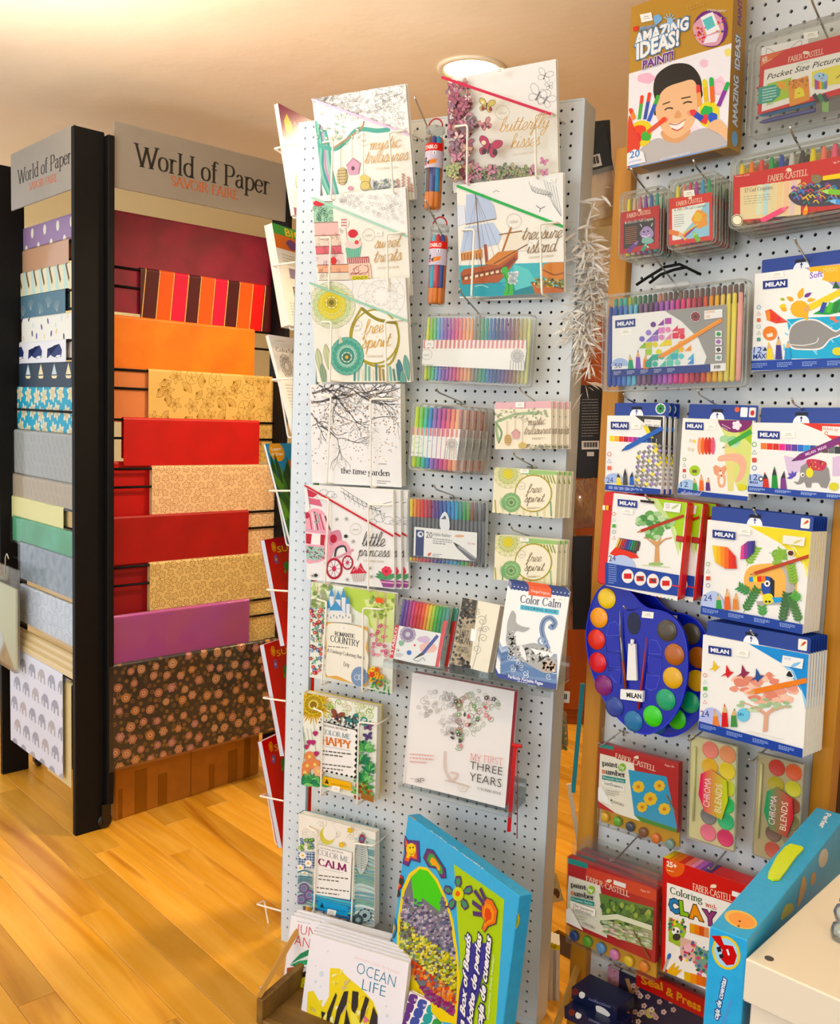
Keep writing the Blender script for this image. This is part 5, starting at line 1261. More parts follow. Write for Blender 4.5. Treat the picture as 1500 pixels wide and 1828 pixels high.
def ins_small(p):
    p.poly([(660,265),(885,275),(880,315),(655,300)],'f4ece4')
    for k in range(11):a=664+k*20;p.poly([(a,266+k),(a+10,266+k),(a+8,302+k),(a-2,302+k)],'d98a84')
    p.poly([(655,300),(882,314),(868,418),(645,398)],'f5f2ea');badge(p,686,335,24);sticker(p,742,330,40,24);p.mandala(846,345,26,['dedad2','c8c4bc'],'8f8b84',12,1.2);[p.line([(815+10*k,365),(810+11*k,412)],4,'c0bcb4')for k in range(6)];p.text('GEL PENS',652,385,712,390,'a8a49c',8);p.greek(650,394,750,402,1,'a8a49c',3,.05)
gel_set(FC,zq(Z5,(668,152),(905,168),(882,480),(635,466)),.125,.018,'small clear case of ten gel pens with striped insert, foremost of its stack',10,['cfe04a','8fd86a','5fc8b0','4f9ad0','9a80c8','b06ab0','d060a0','e07a90','ee9a80','f2b890'],None,ins_small,Z5,group='small gel pen sets',copies=4,step=(.0075,-.0005,-.021),copy_label='small clear gel pen case in its stack')
hook(FC,*zq(Z5,(772,95))[0],.135,.13,'chrome peg hook holding the small gel pen cases',angle=10)
hook(FC,*zq(Z5,(1155,88))[0],.12,.1,'chrome peg hook holding the small Mystic Treasures pads',angle=14)
hook(FC,*zq(Z5,(762,545))[0],.11,.1,'chrome peg hook holding the fineliner case',angle=14)
hook(FC,*zq(Z5,(1128,392))[0],.12,.1,'chrome peg hook holding the upper Free Spirit pads',angle=14)
hook(FC,*zq(Z5,(1118,735))[0],.12,.1,'chrome peg hook holding the lower Free Spirit pads',angle=14)
# fineliners
FINE=['e8d23a','ec9a2a','e8642a','d83a2f','d82f5a','a82a4a','7a3a8a','4f3a9a','2f4aa0','2f6ab8','2f8ac8','2f9ad8','3aa8c8','2f9a8a','3aa050','6aa83a','8a4a2a','5a4a3f','6f6f6f','2a2a2c']
mw,w,h=place(FC,zq(Z5,(638,585),(1000,612),(1004,925),(632,885)),.06);t=thing('fineliner_set','clear case of twenty fineliner pens in rainbow order with white label','pens',mw)
clear_case(t,w,h,.02,r=.004)
for k,x in enumerate(lin_(.004,w-.004,20)):
    r_=(w-.008)/20*.44;m=MB();RX=Matrix.Rotation(rad(-90),4,'X')
    m.lathe([(r_*.6,.01),(r_,.012),(r_,h*.72),(r_*.9,h*.73)],6,RX);o=m.build('pen',mat('pen_grey','6f7378',.4),t);o.location=(x,0,-.009)
    m=MB();m.lathe([(r_*1.02,h*.70),(r_*1.05,h*.71),(r_*1.0,h-.006),(r_*.6,h-.004)],6,RX);m.build('pen_cap',mat('pen_'+FINE[k],FINE[k],.3),o)
    m=MB();m.lathe([(r_*.7,.003),(r_*.9,.004),(r_*.9,.0115),(r_*.7,.012)],6,RX);m.build('end_plug',mat('pen_'+FINE[k],FINE[k],.3),o)
p=Print(mw,-.0008,.002,w-.002,.002,h-.002);p.z(*Z5)
p.poly([(672,725),(962,752),(960,885),(668,858)],'f3f2ee');p.poly([(680,738),(718,742),(714,862),(676,858)],'232f6a');p.ell(700,760,14,14,'e9ecf2');p.poly([(692,758),(706,750),(708,768)],'232f6a')
p.text('20',726,775,755,778,'1c1c1e',28);p.text('triplus fineliner',760,765,842,775,'3a3a3e',16,'italic');p.greek(758,775,845,805,3,'6a6a6e',3.5,.09);p.ell(880,768,22,6,'e8b48a');p.text('0.5 mm',918,806,952,808,'c9463a',9)
p.poly([(850,795),(880,810),(960,870),(960,885),(930,880),(870,825)],'6a6c70');p.poly([(850,795),(872,806),(868,822)],'2a2a2c');p.poly([(878,812),(958,868),(954,874),(874,820)],'a8aaae');p.poly([(732,852),(748,842),(750,852),(738,862)],'d8642a');p.greek(756,848,800,862,2,'8a8a8e',3,.05)
p.poly([(790,690),(812,655),(832,685),(832,738),(795,735)],'e9ebee',smooth=True);p.poly([(795,690),(815,672),(820,690)],'4a5060');p.build('paper_label',t,.4)
# small pads
def art_pad_mystic(p):
    p.z(*Z5);p.fill('efe6cf');r=p.rng
    p.poly([(1030,140),(1310,135),(1312,178),(1030,182)],'e0b4b8');p.line([(1060,330),(1050,250),(1080,230),(1150,205),(1250,200)],13,'9db48a',smooth=True);p.line([(1045,240),(1075,290),(1060,340)],10,'7f9a72',smooth=True)
    for _ in range(46):p.leaf(r.uniform(1040,1290),r.uniform(182,225),13,6,r.uniform(0,360),r.choice(['b5c49a','e8e0c8','9db48a']),'8a8a70',.8)
    p.line([(1103,235),(1103,300)],1.4,'6a5a48');p.ell(1105,323,15,26,'c7a86a');[p.line([(1092,308+9*k),(1119,307+9*k)],1.6,'6a5030')for k in range(4)]
    p.line([(1140,215),(1140,280)],1.4,'6a5a48');p.poly([(1124,292),(1142,275),(1160,290),(1156,318),(1130,318)],'d0a0a0');p.line([(1122,294),(1142,274),(1162,292)],3,'a87878');p.line([(1176,230),(1174,335)],1.4,'6a5a48');p.poly([(1155,345),(1172,332),(1195,346),(1190,362),(1160,362)],'c9b06a');p.dots(1195,345,1300,368,50,4,['9aa08a','7f8578','c4b89a'])
    sticker(p,1162,162,40,24);badge(p,1182,226,14);p.text('mystic',1198,258,1278,252,'6a5038',34,'script');p.text('treasures',1180,300,1302,294,'6a5038',34,'script');p.greek(1218,312,1278,322,2,'b0a080',2.5)
def art_pad_free(dy,sl):
    def f(p):
        p.z(*Z5);r=p.rng;S=lambda x,y:(x,y+dy+(x-1040)*sl);p.fill('ece6c8')
        P=lambda pts,c_,**k:p.poly([S(*q)for q in pts],c_,**k)
        P([(1030,440),(1345,448),(1345,478),(1030,480)],'9cc27a')
        cx,cy=S(1105,480);p.mandala(cx,cy,66,['e2dfb4','c9cf8f','dfd98a'],'8a8f5a',14,1.1);p.ell(cx,cy,22,22,'d6c94a')
        for k in range(10):P([(1190+13*k,480),(1196+13*k,480),(1200+14*k,500+2*k),(1194+14*k,500+2*k)],'8f9a4a')
        for k in range(9):a,b=S(1045+32*k,640);p.line([(a,b-40),(a+4,b+30)],7,r.choice(['9cba8a','b5a85a','dcd6a8','7fa07a']))
        x,y=S(1222,565);p.ell(x,y,82,82,'f1ead2');p.ring(x,y,84,6,'a89a3c',n=26)
        x,y=S(1120,610);p.mandala(x,y,44,['8fba7f','a9cc93','7fae72','d8e0b0'],'4f7a4a',16,1.1);p.mandala(x,y,14,['cfe0b0','5f8a4f'],'3f5f3a',8,1.2)
        for k in range(9):a=rad(180+12*k-60);p.line([(x-20,y),(x-20+34*math.cos(a),y+36*math.sin(a))],2.5,'7fb07a')
        x,y=S(1182,462);sticker(p,x,y,40,22);x,y=S(1168,532);badge(p,x,y,17)
        a,b=S(1192,565),S(1258,560);p.text('free',*a,*b,'7a6238',34,'script');a,b=S(1180,608),S(1270,602);p.text('spirit',*a,*b,'7a6238',34,'script');a=S(1195,630);p.greek(a[0],a[1],a[0]+60,a[1]+8,2,'b0a070',2.5)
    return f
book(FC,zq(Z5,(1040,150),(1302,146),(1307,372),(1050,360)),.075,'small Mystic Treasures pad with pink top, foremost of its stack',.012,art_pad_mystic,cover='f2ece0',group='small mystic treasures pads',copies=3,step=(.0085,-.0005,-.0145),copy_label='small Mystic Treasures pad on its hook',name='colouring_pad')
book(FC,zq(Z5,(1042,450),(1330,470),(1322,690),(1034,655)),.075,'small green Free Spirit pad between the mystic pads and another Free Spirit stack',.012,art_pad_free(0,.03),cover='e6ead2',group='upper small free spirit pads',copies=3,step=(.006,-.0005,-.0145),copy_label='small Free Spirit pad on the upper hook',name='colouring_pad')
book(FC,zq(Z5,(1046,762),(1338,792),(1325,1000),(1042,968)),.075,'small green Free Spirit pad directly above the Color Calm book',.012,art_pad_free(312,.06),cover='e6ead2',group='lower small free spirit pads',copies=2,step=(.006,-.0005,-.0145),copy_label='small Free Spirit pad on the lower hook',name='colouring_pad')

# ------------------------------------------------------------------ acrylic shelves and what stands on them
M_ACR=clear_mat('acrylic','f4f7f7',.14,.05,.04)
def acrylic_shelf(xl,yl,xr,yr,d,label,lip=.02):
    uL,vL=FC.uv(xl,yl,d);uR,vR=FC.uv(xr,yr,d);v=(vL+vR)/2;w=uR-uL
    t=thing('acrylic_shelf',label,'shelf',FC.mat(uL,v-lip,0),'clear acrylic shelves')
    m=MB();V=rrect(0,w,0,d,.012)
    m.loft([[(x,z)for x,z in V],[(x,z)for x,z in V]],(lip-.004,lip))
    m.v=[(x,z,y)for x,y,z in m.v];m.build('shelf_plate',M_ACR,t)
    m=MB();m.bbox(.004,w-.004,0,lip,d-.004,d,.001);m.build('front_lip',M_ACR,t)
    m=MB();m.bbox(.004,w-.004,lip,lip+.05,.001,.004,.001);m.build('back_plate',M_ACR,t)
    return uL,uR,v
s1=acrylic_shelf(682,1177,986,1236,.125,'clear acrylic shelf carrying the pen pack, Lost Ocean box and Color Calm books',.016)
s2=acrylic_shelf(708,1404,916,1448,.09,'clear acrylic shelf under the My First Three Years book',.012)
# stabilo wallet
ST=['5a3f9a','7a3f9a','a83f8a','d03f7a','d83a4a','d8402f','e8642a','f0a02a','e8d23a','b5d03a','5ab84a','3aa05a','2f9a6a','2f8a7a']
mw,w,h=place(FC,zq(Z5,(612,1060),(855,1084),(785,1372),(546,1336)),.10,lean=-12);t=thing('felt_pen_wallet','clear wallet of rainbow felt pens with white drawing card and red sides','pens',mw)
for k,x in enumerate(lin_(.006,w-.006,14)):
    m=MB();r_=w/14*.42;m.lathe([(r_*.7,.006),(r_,.008),(r_,h*.74),(r_*1.08,h*.745),(r_*1.08,h-.008),(r_*.5,h-.004)],8,Matrix.Rotation(rad(-90),4,'X'));o=m.build('pen',mat('pen_'+ST[k],ST[k],.3),t);o.location=(x,0,-.010)
p=Print(mw,-.001,0,w,0,h);p.z(*Z5)
p.poly([(575,1176),(800,1218),(790,1372),(545,1338)],'f1f0ee');p.poly([(575,1176),(602,1180),(574,1340),(545,1336)],'cf2f2a');p.poly([(806,1160),(826,1158),(785,1372),(768,1370)],'cf2f2a')
p.text('STABILO',572,1318,596,1190,'f6eeee',14,a=.02);p.mandala(642,1222,36,['c9b9cf','9a86a8','d8cfdc'],'5f4f72',12,1.2);p.blob(612,1262,14,12,'8fb8a0');p.ell(648,1306,11,11,'2f6ac0');p.ell(674,1272,5,5,'d83a4a');p.blob(735,1285,40,26,'eec4b8');p.blob(715,1245,30,16,'d8c0d8')
p.poly([(700,1312),(775,1222),(786,1232),(716,1316)],'3a4a9a');p.poly([(664,1338),(704,1306),(716,1316)],'222');p.line([(668,1338),(690,1345),(712,1330),(722,1345)],2,'333',smooth=True);p.text('24',588,1300,602,1302,'55514f',12);p.greek(586,1306,622,1326,3,'a09c9a',2.5,.1);p.build('paper_card',t,.4)
clear_case(t,w,h,.02,r=.006,name='clear_wallet')
dup(t,mw@Matrix.Translation((.012,.002,-.024)),'rainbow felt pen wallet standing behind the front wallet on the shelf')
# lost ocean
def art_lost(p):
    p.z(*Z5);p.fill('e6e2cf');r=p.rng
    p.poly([(885,1045),(968,1062),(925,1390),(836,1355)],'a79a80');p.poly([(895,1050),(962,1065),(950,1150),(880,1140)],'3a352e');p.dots(880,1065,950,1170,60,7,['2a2621','57503f','8f846a']);p.dots(846,1170,900,1360,50,6,['4a443a','8f846a','c4b898','6a6050']);p.dots(890,1330,930,1380,26,7,['3a352e','6a6050'])
    for _ in range(16):p.swirl(r.uniform(860,940),r.uniform(1150,1350),9,'4f483a',1.4,1.2,r.uniform(0,360))
    p.text('LOST',880,1224,922,1234,'2f2a22',26,'serif',.12,.06);p.text('OCEAN',862,1256,930,1270,'2f2a22',26,'serif',.12,.06);p.greek(872,1275,920,1300,3,'5f5848',3,.15)
    for x,y,q in((985,1160,26),(965,1120,16),(990,1240,24),(960,1290,22),(1000,1200,18),(975,1200,12)):p.swirl(x,y,q,'8f8b80',1.8,1.5,r.uniform(0,360),r.choice((1,-1)))
    p.line([(940,1380),(965,1290),(980,1200),(1005,1130)],1.8,'8f8b80',smooth=True);p.poly([(936,1195),(962,1200),(955,1258),(930,1250)],'f4f2ee')
book(FC,zq(Z5,(892,1052),(1072,1087),(1008,1400),(840,1356)),.115,'cream and brown Lost Ocean box between pen wallet and whale book',.03,art_lost,lean=-12,cover='e9e6d8',pages=mat('cover_e9e6d8','e9e6d8',.4),name='postcard_box',cat='box')
def art_calmbook(p):
    p.z(*Z5);p.fill('f1f1ef');r=p.rng
    p.poly([(1110,980),(1400,1018),(1396,1050),(1105,1010)],'2f3f7a');[p.ell(1118+18*k,1008+2.4*k,7,7,'2f3f7a',n=9)for k in range(16)];[p.ell(1116+18*k,998+2.4*k,3,3,'dfe3ee',n=7)for k in range(16)]
    p.poly([(1202,992),(1306,1006),(1304,1052),(1200,1040)],'e0642a');p.text('DesignOriginals',1212,1026,1298,1040,'f6eee6',12);sticker(p,1348,1062,36,24)
    p.text('Color Calm',1160,1074,1350,1100,'2c3560',34,'serif',.11,.05);p.poly([(1163,1085),(1340,1110),(1337,1132),(1161,1106)],'5fb8d0');p.text('COLORING BOOK',1168,1102,1332,1125,'1f4a6a',12,a=.015)
    p.line([(1290,1290),(1262,1210),(1270,1160),(1300,1145),(1322,1168),(1310,1190),(1296,1180)],22,'7f93b5',smooth=True);p.line([(1290,1290),(1262,1210),(1270,1160),(1300,1145),(1322,1168),(1310,1190)],4,'3a4a72',smooth=True);p.swirl(1262,1250,26,'8fa3c0',8,1.3)
    for k in range(12):y=1290+k*13;p.line([(1070,y),(1130,y-14),(1200,y+12),(1270,y+22),(1330,y+30)],12,r.choice(['6f8ab0','8fa5c4','4f6a96','a9bad2','5a78a4']),smooth=True)
    for _ in range(34):p.swirl(r.uniform(1070,1320),r.uniform(1300,1420),15,r.choice(['dfe6f0','3a4f7a','c4d0e2']),2.4,1.3,r.uniform(0,360))
    p.poly([(1105,1160),(1125,1112),(1140,1135),(1140,1165),(1170,1185),(1205,1192),(1175,1210),(1140,1205),(1130,1245),(1150,1275),(1230,1262),(1300,1300),(1330,1350),(1318,1395),(1270,1398),(1200,1360),(1130,1320),(1098,1260),(1100,1210)],'a9a9a6',smooth=True)
    p.dots(1105,1210,1140,1320,60,5,['e6e6e2','6f6f6c','c9c9c4','8a8a86']);p.dots(1150,1285,1300,1350,110,6,['e6e6e2','6f6f6c','c9c9c4','8a8a86','d8d4cc']);p.dots(1270,1350,1320,1390,34,6,['c9a58a','b58f74','e0c4ac']);p.poly([(1210,1285),(1320,1310),(1300,1330),(1290,1312),(1270,1326),(1255,1304),(1235,1316)],'f2f2ee')
    p.poly([(1160,1265),(1185,1300),(1190,1345),(1165,1310)],'e9e9e6',smooth=True);p.poly([(1050,1400),(1330,1450),(1330,1490),(1050,1440)],'2f3f86');p.text('Perfectly Portable Pages',1106,1422,1266,1456,'e9ecf6',14,a=.02);p.greek(1150,1434,1215,1442,1,'c4cbe4',3,.18)
book(FC,zq(Z5,(1120,985),(1392,1022),(1326,1478),(1058,1420)),.145,'Color Calm colouring book with patterned whale, foremost of its stack',.005,art_calmbook,lean=-12,group='color calm books',copies=4,step=(-.0045,.002,-.0065),copy_label='Color Calm whale book in its stack')
# my first three years
def art_years(p):
    p.z(*Z6);p.fill('ece9e6');r=p.rng
    def heart(t):return(950+195*(16*math.sin(t)**3)/17,170-150*(13*math.cos(t)-5*math.cos(2*t)-2*math.cos(3*t)-math.cos(4*t))/17+20)
    for _ in range(150):
        t_=r.uniform(0,6.283);k=math.sqrt(r.random());x,y=heart(t_);x=950+(x-950)*k;y=160+(y-160)*k
        c_=r.choice(['b9b5b2','a5a19e','cfcbc8'])if x<930 else r.choice(['9ab08a','c98a8a','7f8a72','b5c4a5','d8a09a','5f5a58'])
        p.swirl(x,y,r.uniform(9,20),c_,1.7,r.uniform(1,1.6),r.uniform(0,360),r.choice((1,-1)),12)
    for _ in range(44):
        t_=r.uniform(0,6.283);k=math.sqrt(r.random());x,y=heart(t_);x=950+(x-950)*k;y=160+(y-160)*k
        c_=r.choice(['c9c5c2','b0acaa'])if x<930 else r.choice(['c9545a','8fb07a','4a4644','d88a86','6f9a62'])
        (p.leaf(x,y,22,10,r.uniform(0,360),c_)if r.random()<.6 else p.flower(x,y,10,c_,'f0e6e0',5))
    p.line([(890,350),(890,430),(920,480),(945,455),(915,445)],7,'d8c0b8',smooth=True);p.line([(890,480),(950,495),(1000,510)],4,'c9b9a8',smooth=True);p.swirl(968,512,24,'c9b9a8',2,1.4)
    p.greek(735,355,840,405,3,'d8a8a4',5,.08);p.text('MY FIRST',1004,388,1150,412,'d8666a',26,'serif',.06,.05);p.text('THREE',1002,428,1146,458,'2a2626',34,a=-.012);p.text('YEARS',1000,480,1142,512,'2a2626',36,a=-.012);p.text('COLORING BOOK',1036,520,1142,546,'8a8684',10,'serif')
    for k in range(3):p.swirl(765+14*k,478,11,'55504f',2.2,1.2,60*k)
    p.greek(738,465,758,480,1,'9a9694',3);p.line([(738,-20),(706,498)],6,'dcd8d6')
book(FC,zq(Z6,(740,0),(1200,85),(1152,606),(706,494)),.085,'white hardback My First Three Years book with patterned heart',.026,art_years,lean=-5,cover='ece9e6',name='baby_album',spine='e6e2de',pages=mat('red_edge','d8405a',.5))
u,v=FC.uv(*zq(Z6,(1200,320))[0],.08);t=thing('ribbon','long red ribbon tied at the side of the My First Three Years book','ribbon',FC.mat(u,v,.08));M_RIB=mat('red_satin','c8202f',.4)
uu=lambda x,y:(FC.uv(*zq(Z6,(x,y))[0],.08)[0]-u,FC.uv(*zq(Z6,(x,y))[0],.08)[1]-v)
a0,a1,a2,a3=uu(1192,330),uu(1207,325),uu(1180,712),uu(1163,712)
m=MB();m.prism([a0,a3,a2,a1],-.0005,.0005);m.build('ribbon_tail',M_RIB,t)
b0,b1,b2=uu(1208,330),uu(1212,500),uu(1208,742);m=MB();m.tube([(*b0,0),(*b1,.002),(*b2,0)],.0012,5);m.build('thin_cord',M_RIB,t)
m=MB();c0,c1=uu(1185,315),uu(1230,340);m.bbox(c0[0],c1[0],c1[1],c0[1],-.004,.004,.002);m.build('bow_knot',M_RIB,t)
# ------------------------------------------------------------------ wire pockets and books on the left side of the centre display
S5,S6,S7=(440,160,3.044),(440,700,3.044),(440,1200,2.911)
E0=FC.p(-.722,0,-.012)                      # left front edge of the stand
AWAY=-FC.N
def side_frame(top,bot,w,th):
    """book leaning out of a side pocket: near edge from px bot to px top, lying in the plane of the stand's front"""
    a=Vector((*FC.uv(*top,-.02),0));b=Vector((*FC.uv(*bot,-.02),0))
    A=FC.p(a.x,a.y,-.02);B=FC.p(b.x,b.y,-.02);V=(A-B);h=V.length
    f=Frame(B,AWAY,V);return f.mat(0,0,0),w,h
def side_book(top,bot,label,th,draw,cover,w=.21,pages=M_PAGES,name='activity_book',group='books in the side pockets',n=1):
    mw,w,h=side_frame(top,bot,w,th);t=thing(name,label,'book',mw,group)
    m=MB();m.box(.001,w,.001,h-.001,-th+.0006,-.0006);m.build('page_block',pages,t)
    m=MB();m.box(0,w,0,h,-.0006,0);fc=m.build('back_cover',mat('cover_'+cover,cover,.35),t)
    m=MB();m.box(0,w,0,h,-th,-th+.0006);m.build('front_cover',mat('cover_'+cover,cover,.35),t)
    p=Print(mw,0,0,w,0,h);draw(p);p.build('cover_print',fc,.3);return t
def art_zone1(p):
    p.fill('f0e9e2');p.rect(0,0,1,.3,'8a2a5a');p.poly([(.08,.14),(.16,.06),(.24,.14),(.24,.24),(.08,.24)],'e8d23a');p.text('N',.3,.18,.44,.18,'e88aa0',.12);p.greek(.1,.26,.6,.29,1,'d8a8b8',.01)
    p.rect(0,.3,1,.6,'f2dcc0');p.rect(.12,.62,.26,.74,'4a4038');p.rect(.14,.635,.24,.725,'d8b05a');p.rect(.34,.62,.48,.74,'2f2a28');p.rect(.36,.635,.46,.725,'9a7ab0');p.greek(.1,.78,.6,.86,3,'8a8480',.008);p.rect(0,.93,1,1,'8a2a5a')
def art_zone2(p):
    p.fill('eeeae4');p.rect(0,0,1,.1,'3f9a3f');p.text('BIG',.25,.09,.6,.09,'e8d23a',.1,a=.03);p.rect(0,.1,1,.24,'d8742a');p.blob(.36,.17,.12,.05,'6a3a7a');p.greek(.1,.28,.6,.4,4,'9a948e',.007);p.rect(.2,.42,.6,.52,'8a7a9a');p.rect(.22,.6,.36,.72,'2f2a28');p.rect(.24,.615,.34,.705,'d8a05a');p.greek(.1,.76,.6,.9,5,'9a948e',.007)
def art_coloring_back(p):
    p.fill('efedea');p.greek(.1,.05,.4,.06,1,'8a8684',.006);p.text('Colorful Creations',.08,.17,.95,.17,'2f2c2c',.055,'serif');p.mandala(.22,.32,.13,['dcd9d6','c9c6c2','e6e3e0'],'6a6664',14,.006);p.greek(.36,.24,.9,.9,22,'77726f',.006);p.greek(.08,.5,.34,.9,12,'77726f',.006);p.rect(.4,.92,.6,.97,'333')
def art_jungle_back(p):
    p.fill('2f8fc4');p.ell(.2,.08,.16,.1,'e8a82f');p.text('Learn',.1,.07,.3,.07,'fff4e0',.045,a=.02);p.text('to Draw',.08,.12,.32,.12,'fff4e0',.045,a=.02);p.poly([(0,.36),(.2,.26),(.4,.34),(.7,.22),(1,.3),(1,.6),(0,.6)],'2f6f86');p.poly([(0,.5),(1,.42),(1,1),(0,1)],'2f5a2a')
    for _ in range(50):p.leaf(p.rng.uniform(0,.9),p.rng.uniform(.4,.95),.3,.08,p.rng.uniform(-120,-30),p.rng.choice(['1f4a24','3f7a34','16351c','5a8a3a']))
    p.poly([(.38,.18),(1,.12),(1,.26),(.4,.3)],'c9642a')
def art_sun(p):
    p.fill('c22a1c');p.text('SUN',.22,.14,.62,.14,'e8c83a',.085,a=.012);p.text('FUN',.7,.14,.98,.14,'e8c83a',.085,a=.012)
    p.flower(.16,.08,.05,'d8902a','e8c83a',7);p.flower(.16,.2,.045,'7a5aa0','e8c83a',6);p.ell(.36,.28,.07,.045,'3f8a3f');p.ell(.44,.26,.03,.022,'5aa84a');[p.ell(.3+.1*k,.33,.02,.02,'5aa84a',n=7)for k in range(2)]
    for x,y in((.2,.55),(.36,.62),(.22,.75),(.4,.85)):p.swirl(x,y,.06,'d8642a',.008,1.4);p.flower(x+.08,y+.06,.035,'7a6ac0','e8c83a',6)
Q=lambda zo,*a:zq(zo,*a)
side_book(*Q(S5,(170,72),(262,680)),'white and purple workbook back with two small screens, highest of the side pockets',.012,art_zone1,'f0e9e2')
side_book(*Q(S5,(138,722),(232,1280)),'thick workbook with green and orange top below the purple one',.026,art_zone2,'eeeae4')
side_book(*Q(S5,(118,1330),(258,1860)),'white colouring book back with round pattern and dense text',.010,art_coloring_back,'efedea')
side_book(*Q(S6,(102,280),(245,830)),'blue drawing book with jungle leaves in a side pocket',.008,art_jungle_back,'2f6f9a')
M_BOARDBK=mat('board_pages','cdd7e2',.5)
side_book(*Q(S6,(98,802),(208,1380)),'red board book just below the blue drawing book',.016,art_sun,'c22a1c',pages=M_BOARDBK,name='board_book')
side_book(*Q(S6,(95,1372),(206,1980)),'red board book between two other red board books',.016,art_sun,'c22a1c',pages=M_BOARDBK,name='board_book')
side_book(*Q(S7,(80,360),(186,915)),'red board book directly above the empty wire pocket',.016,art_sun,'c22a1c',pages=M_BOARDBK,name='board_book')
def side_pocket(tip,bottom,label):
    """tip: px of the outermost front corner; bottom: px of its lowest wire"""
    a=FC.uv(*tip,-.02);b=FC.uv(*bottom,-.02);o=-.722-a[0];ob=max(-.722-b[0],.02);y0=b[1]
    F2=Frame(FC.p(-.722,y0,-.02),AWAY)     # x away, z towards the stand (N) -> outwards is -z
    t=thing('wire_book_holder',label,'holder',F2.mat(),'white wire side pockets');top=a[1]-y0
    for x in(.03,.20):
        m=MB();s_=-.03 if x<.1 else .03
        m.wire([((-.014 if x<.1 else x+s_),top+.006,.006),((-.014 if x<.1 else x+s_),top,-o*1.02),(x-.012,top-.004,-o),(x-.012,.0,-ob),(x-.012,.002,.004)],.0027,.006,6);m.build('front_wire',M_WIRE,t)
    m=MB();m.wire([(.03,.0,-ob*.4),(.20,.0,-ob*.4)],.0018,.004,6);m.build('bottom_bar',M_WIRE,t);return t
side_pocket(*Q(S5,(172,328),(232,690)),'white wire side pocket holding the purple workbook')
side_pocket(*Q(S5,(162,960),(215,1300)),'white wire side pocket holding the thick workbook')
side_pocket(*Q(S5,(155,1578),(205,1890)),'white wire side pocket holding the white colouring book back')
side_pocket(*Q(S6,(142,535),(198,835)),'white wire side pocket holding the blue drawing book')
side_pocket(*Q(S6,(128,1070),(180,1365)),'white wire side pocket holding the highest red board book')
side_pocket(*Q(S6,(108,1655),(165,1960)),'white wire side pocket holding the middle red board book')
side_pocket(*Q(S7,(88,635),(133,905)),'white wire side pocket holding the lowest red board book')
side_pocket(*Q(S7,(72,1195),(118,1450)),'empty white wire side pocket near the floor')
# ------------------------------------------------------------------ goods on the right pegboard
q7=lambda*p:zq(Z7,*p);q8=lambda*p:zq(Z8,*p);q9=lambda*p:zq(Z9,*p);q10=lambda*p:zq(Z10,*p);qa=lambda*p:zq(ZA_,*p)
NAVY='1c2f7a'
def milan(p,x,y,w=98,h=40,sl=0.0,bg=NAVY,fg='f4f5fa'):
    """(x,y) top left of the logo block"""
    S=lambda a,b:(x+a,y+b+a*sl)
    p.poly([S(0,0),S(w,0),S(w,h),S(0,h)],bg);p.text('MILAN',*S(w*.1,h*.74),*S(w*.9,h*.74),fg,h*.5,a=.035)
def tri_icons(p,x,y0,dy,n,sl=0):
    cs=['4f9a8a','7fc4b0','d8745a','c9543f','5aa84a','d8704a','4a86b8']
    for k in range(n):
        y=y0+dy*k;c_=cs[(k*3+n)%7]
        if k%3==0:p.ring(x,y,dy*.28,dy*.07,c_,n=12)
        elif k%3==1:p.line([(x-dy*.3,y+dy*.22),(x,y-dy*.3),(x+dy*.3,y+dy*.22)],dy*.08,c_,closed=True)
        else:p.rect(x-dy*.28,y-dy*.28,x+dy*.28,y+dy*.28,c_)
def count(p,txt,x,y,w,h,sub=None):
    p.text(txt,x,y,x+w,y,NAVY,h)
    if sub:p.text(sub,x,y+h*.85,x+w*1.25,y+h*.85,NAVY,h*.7,a=.02)
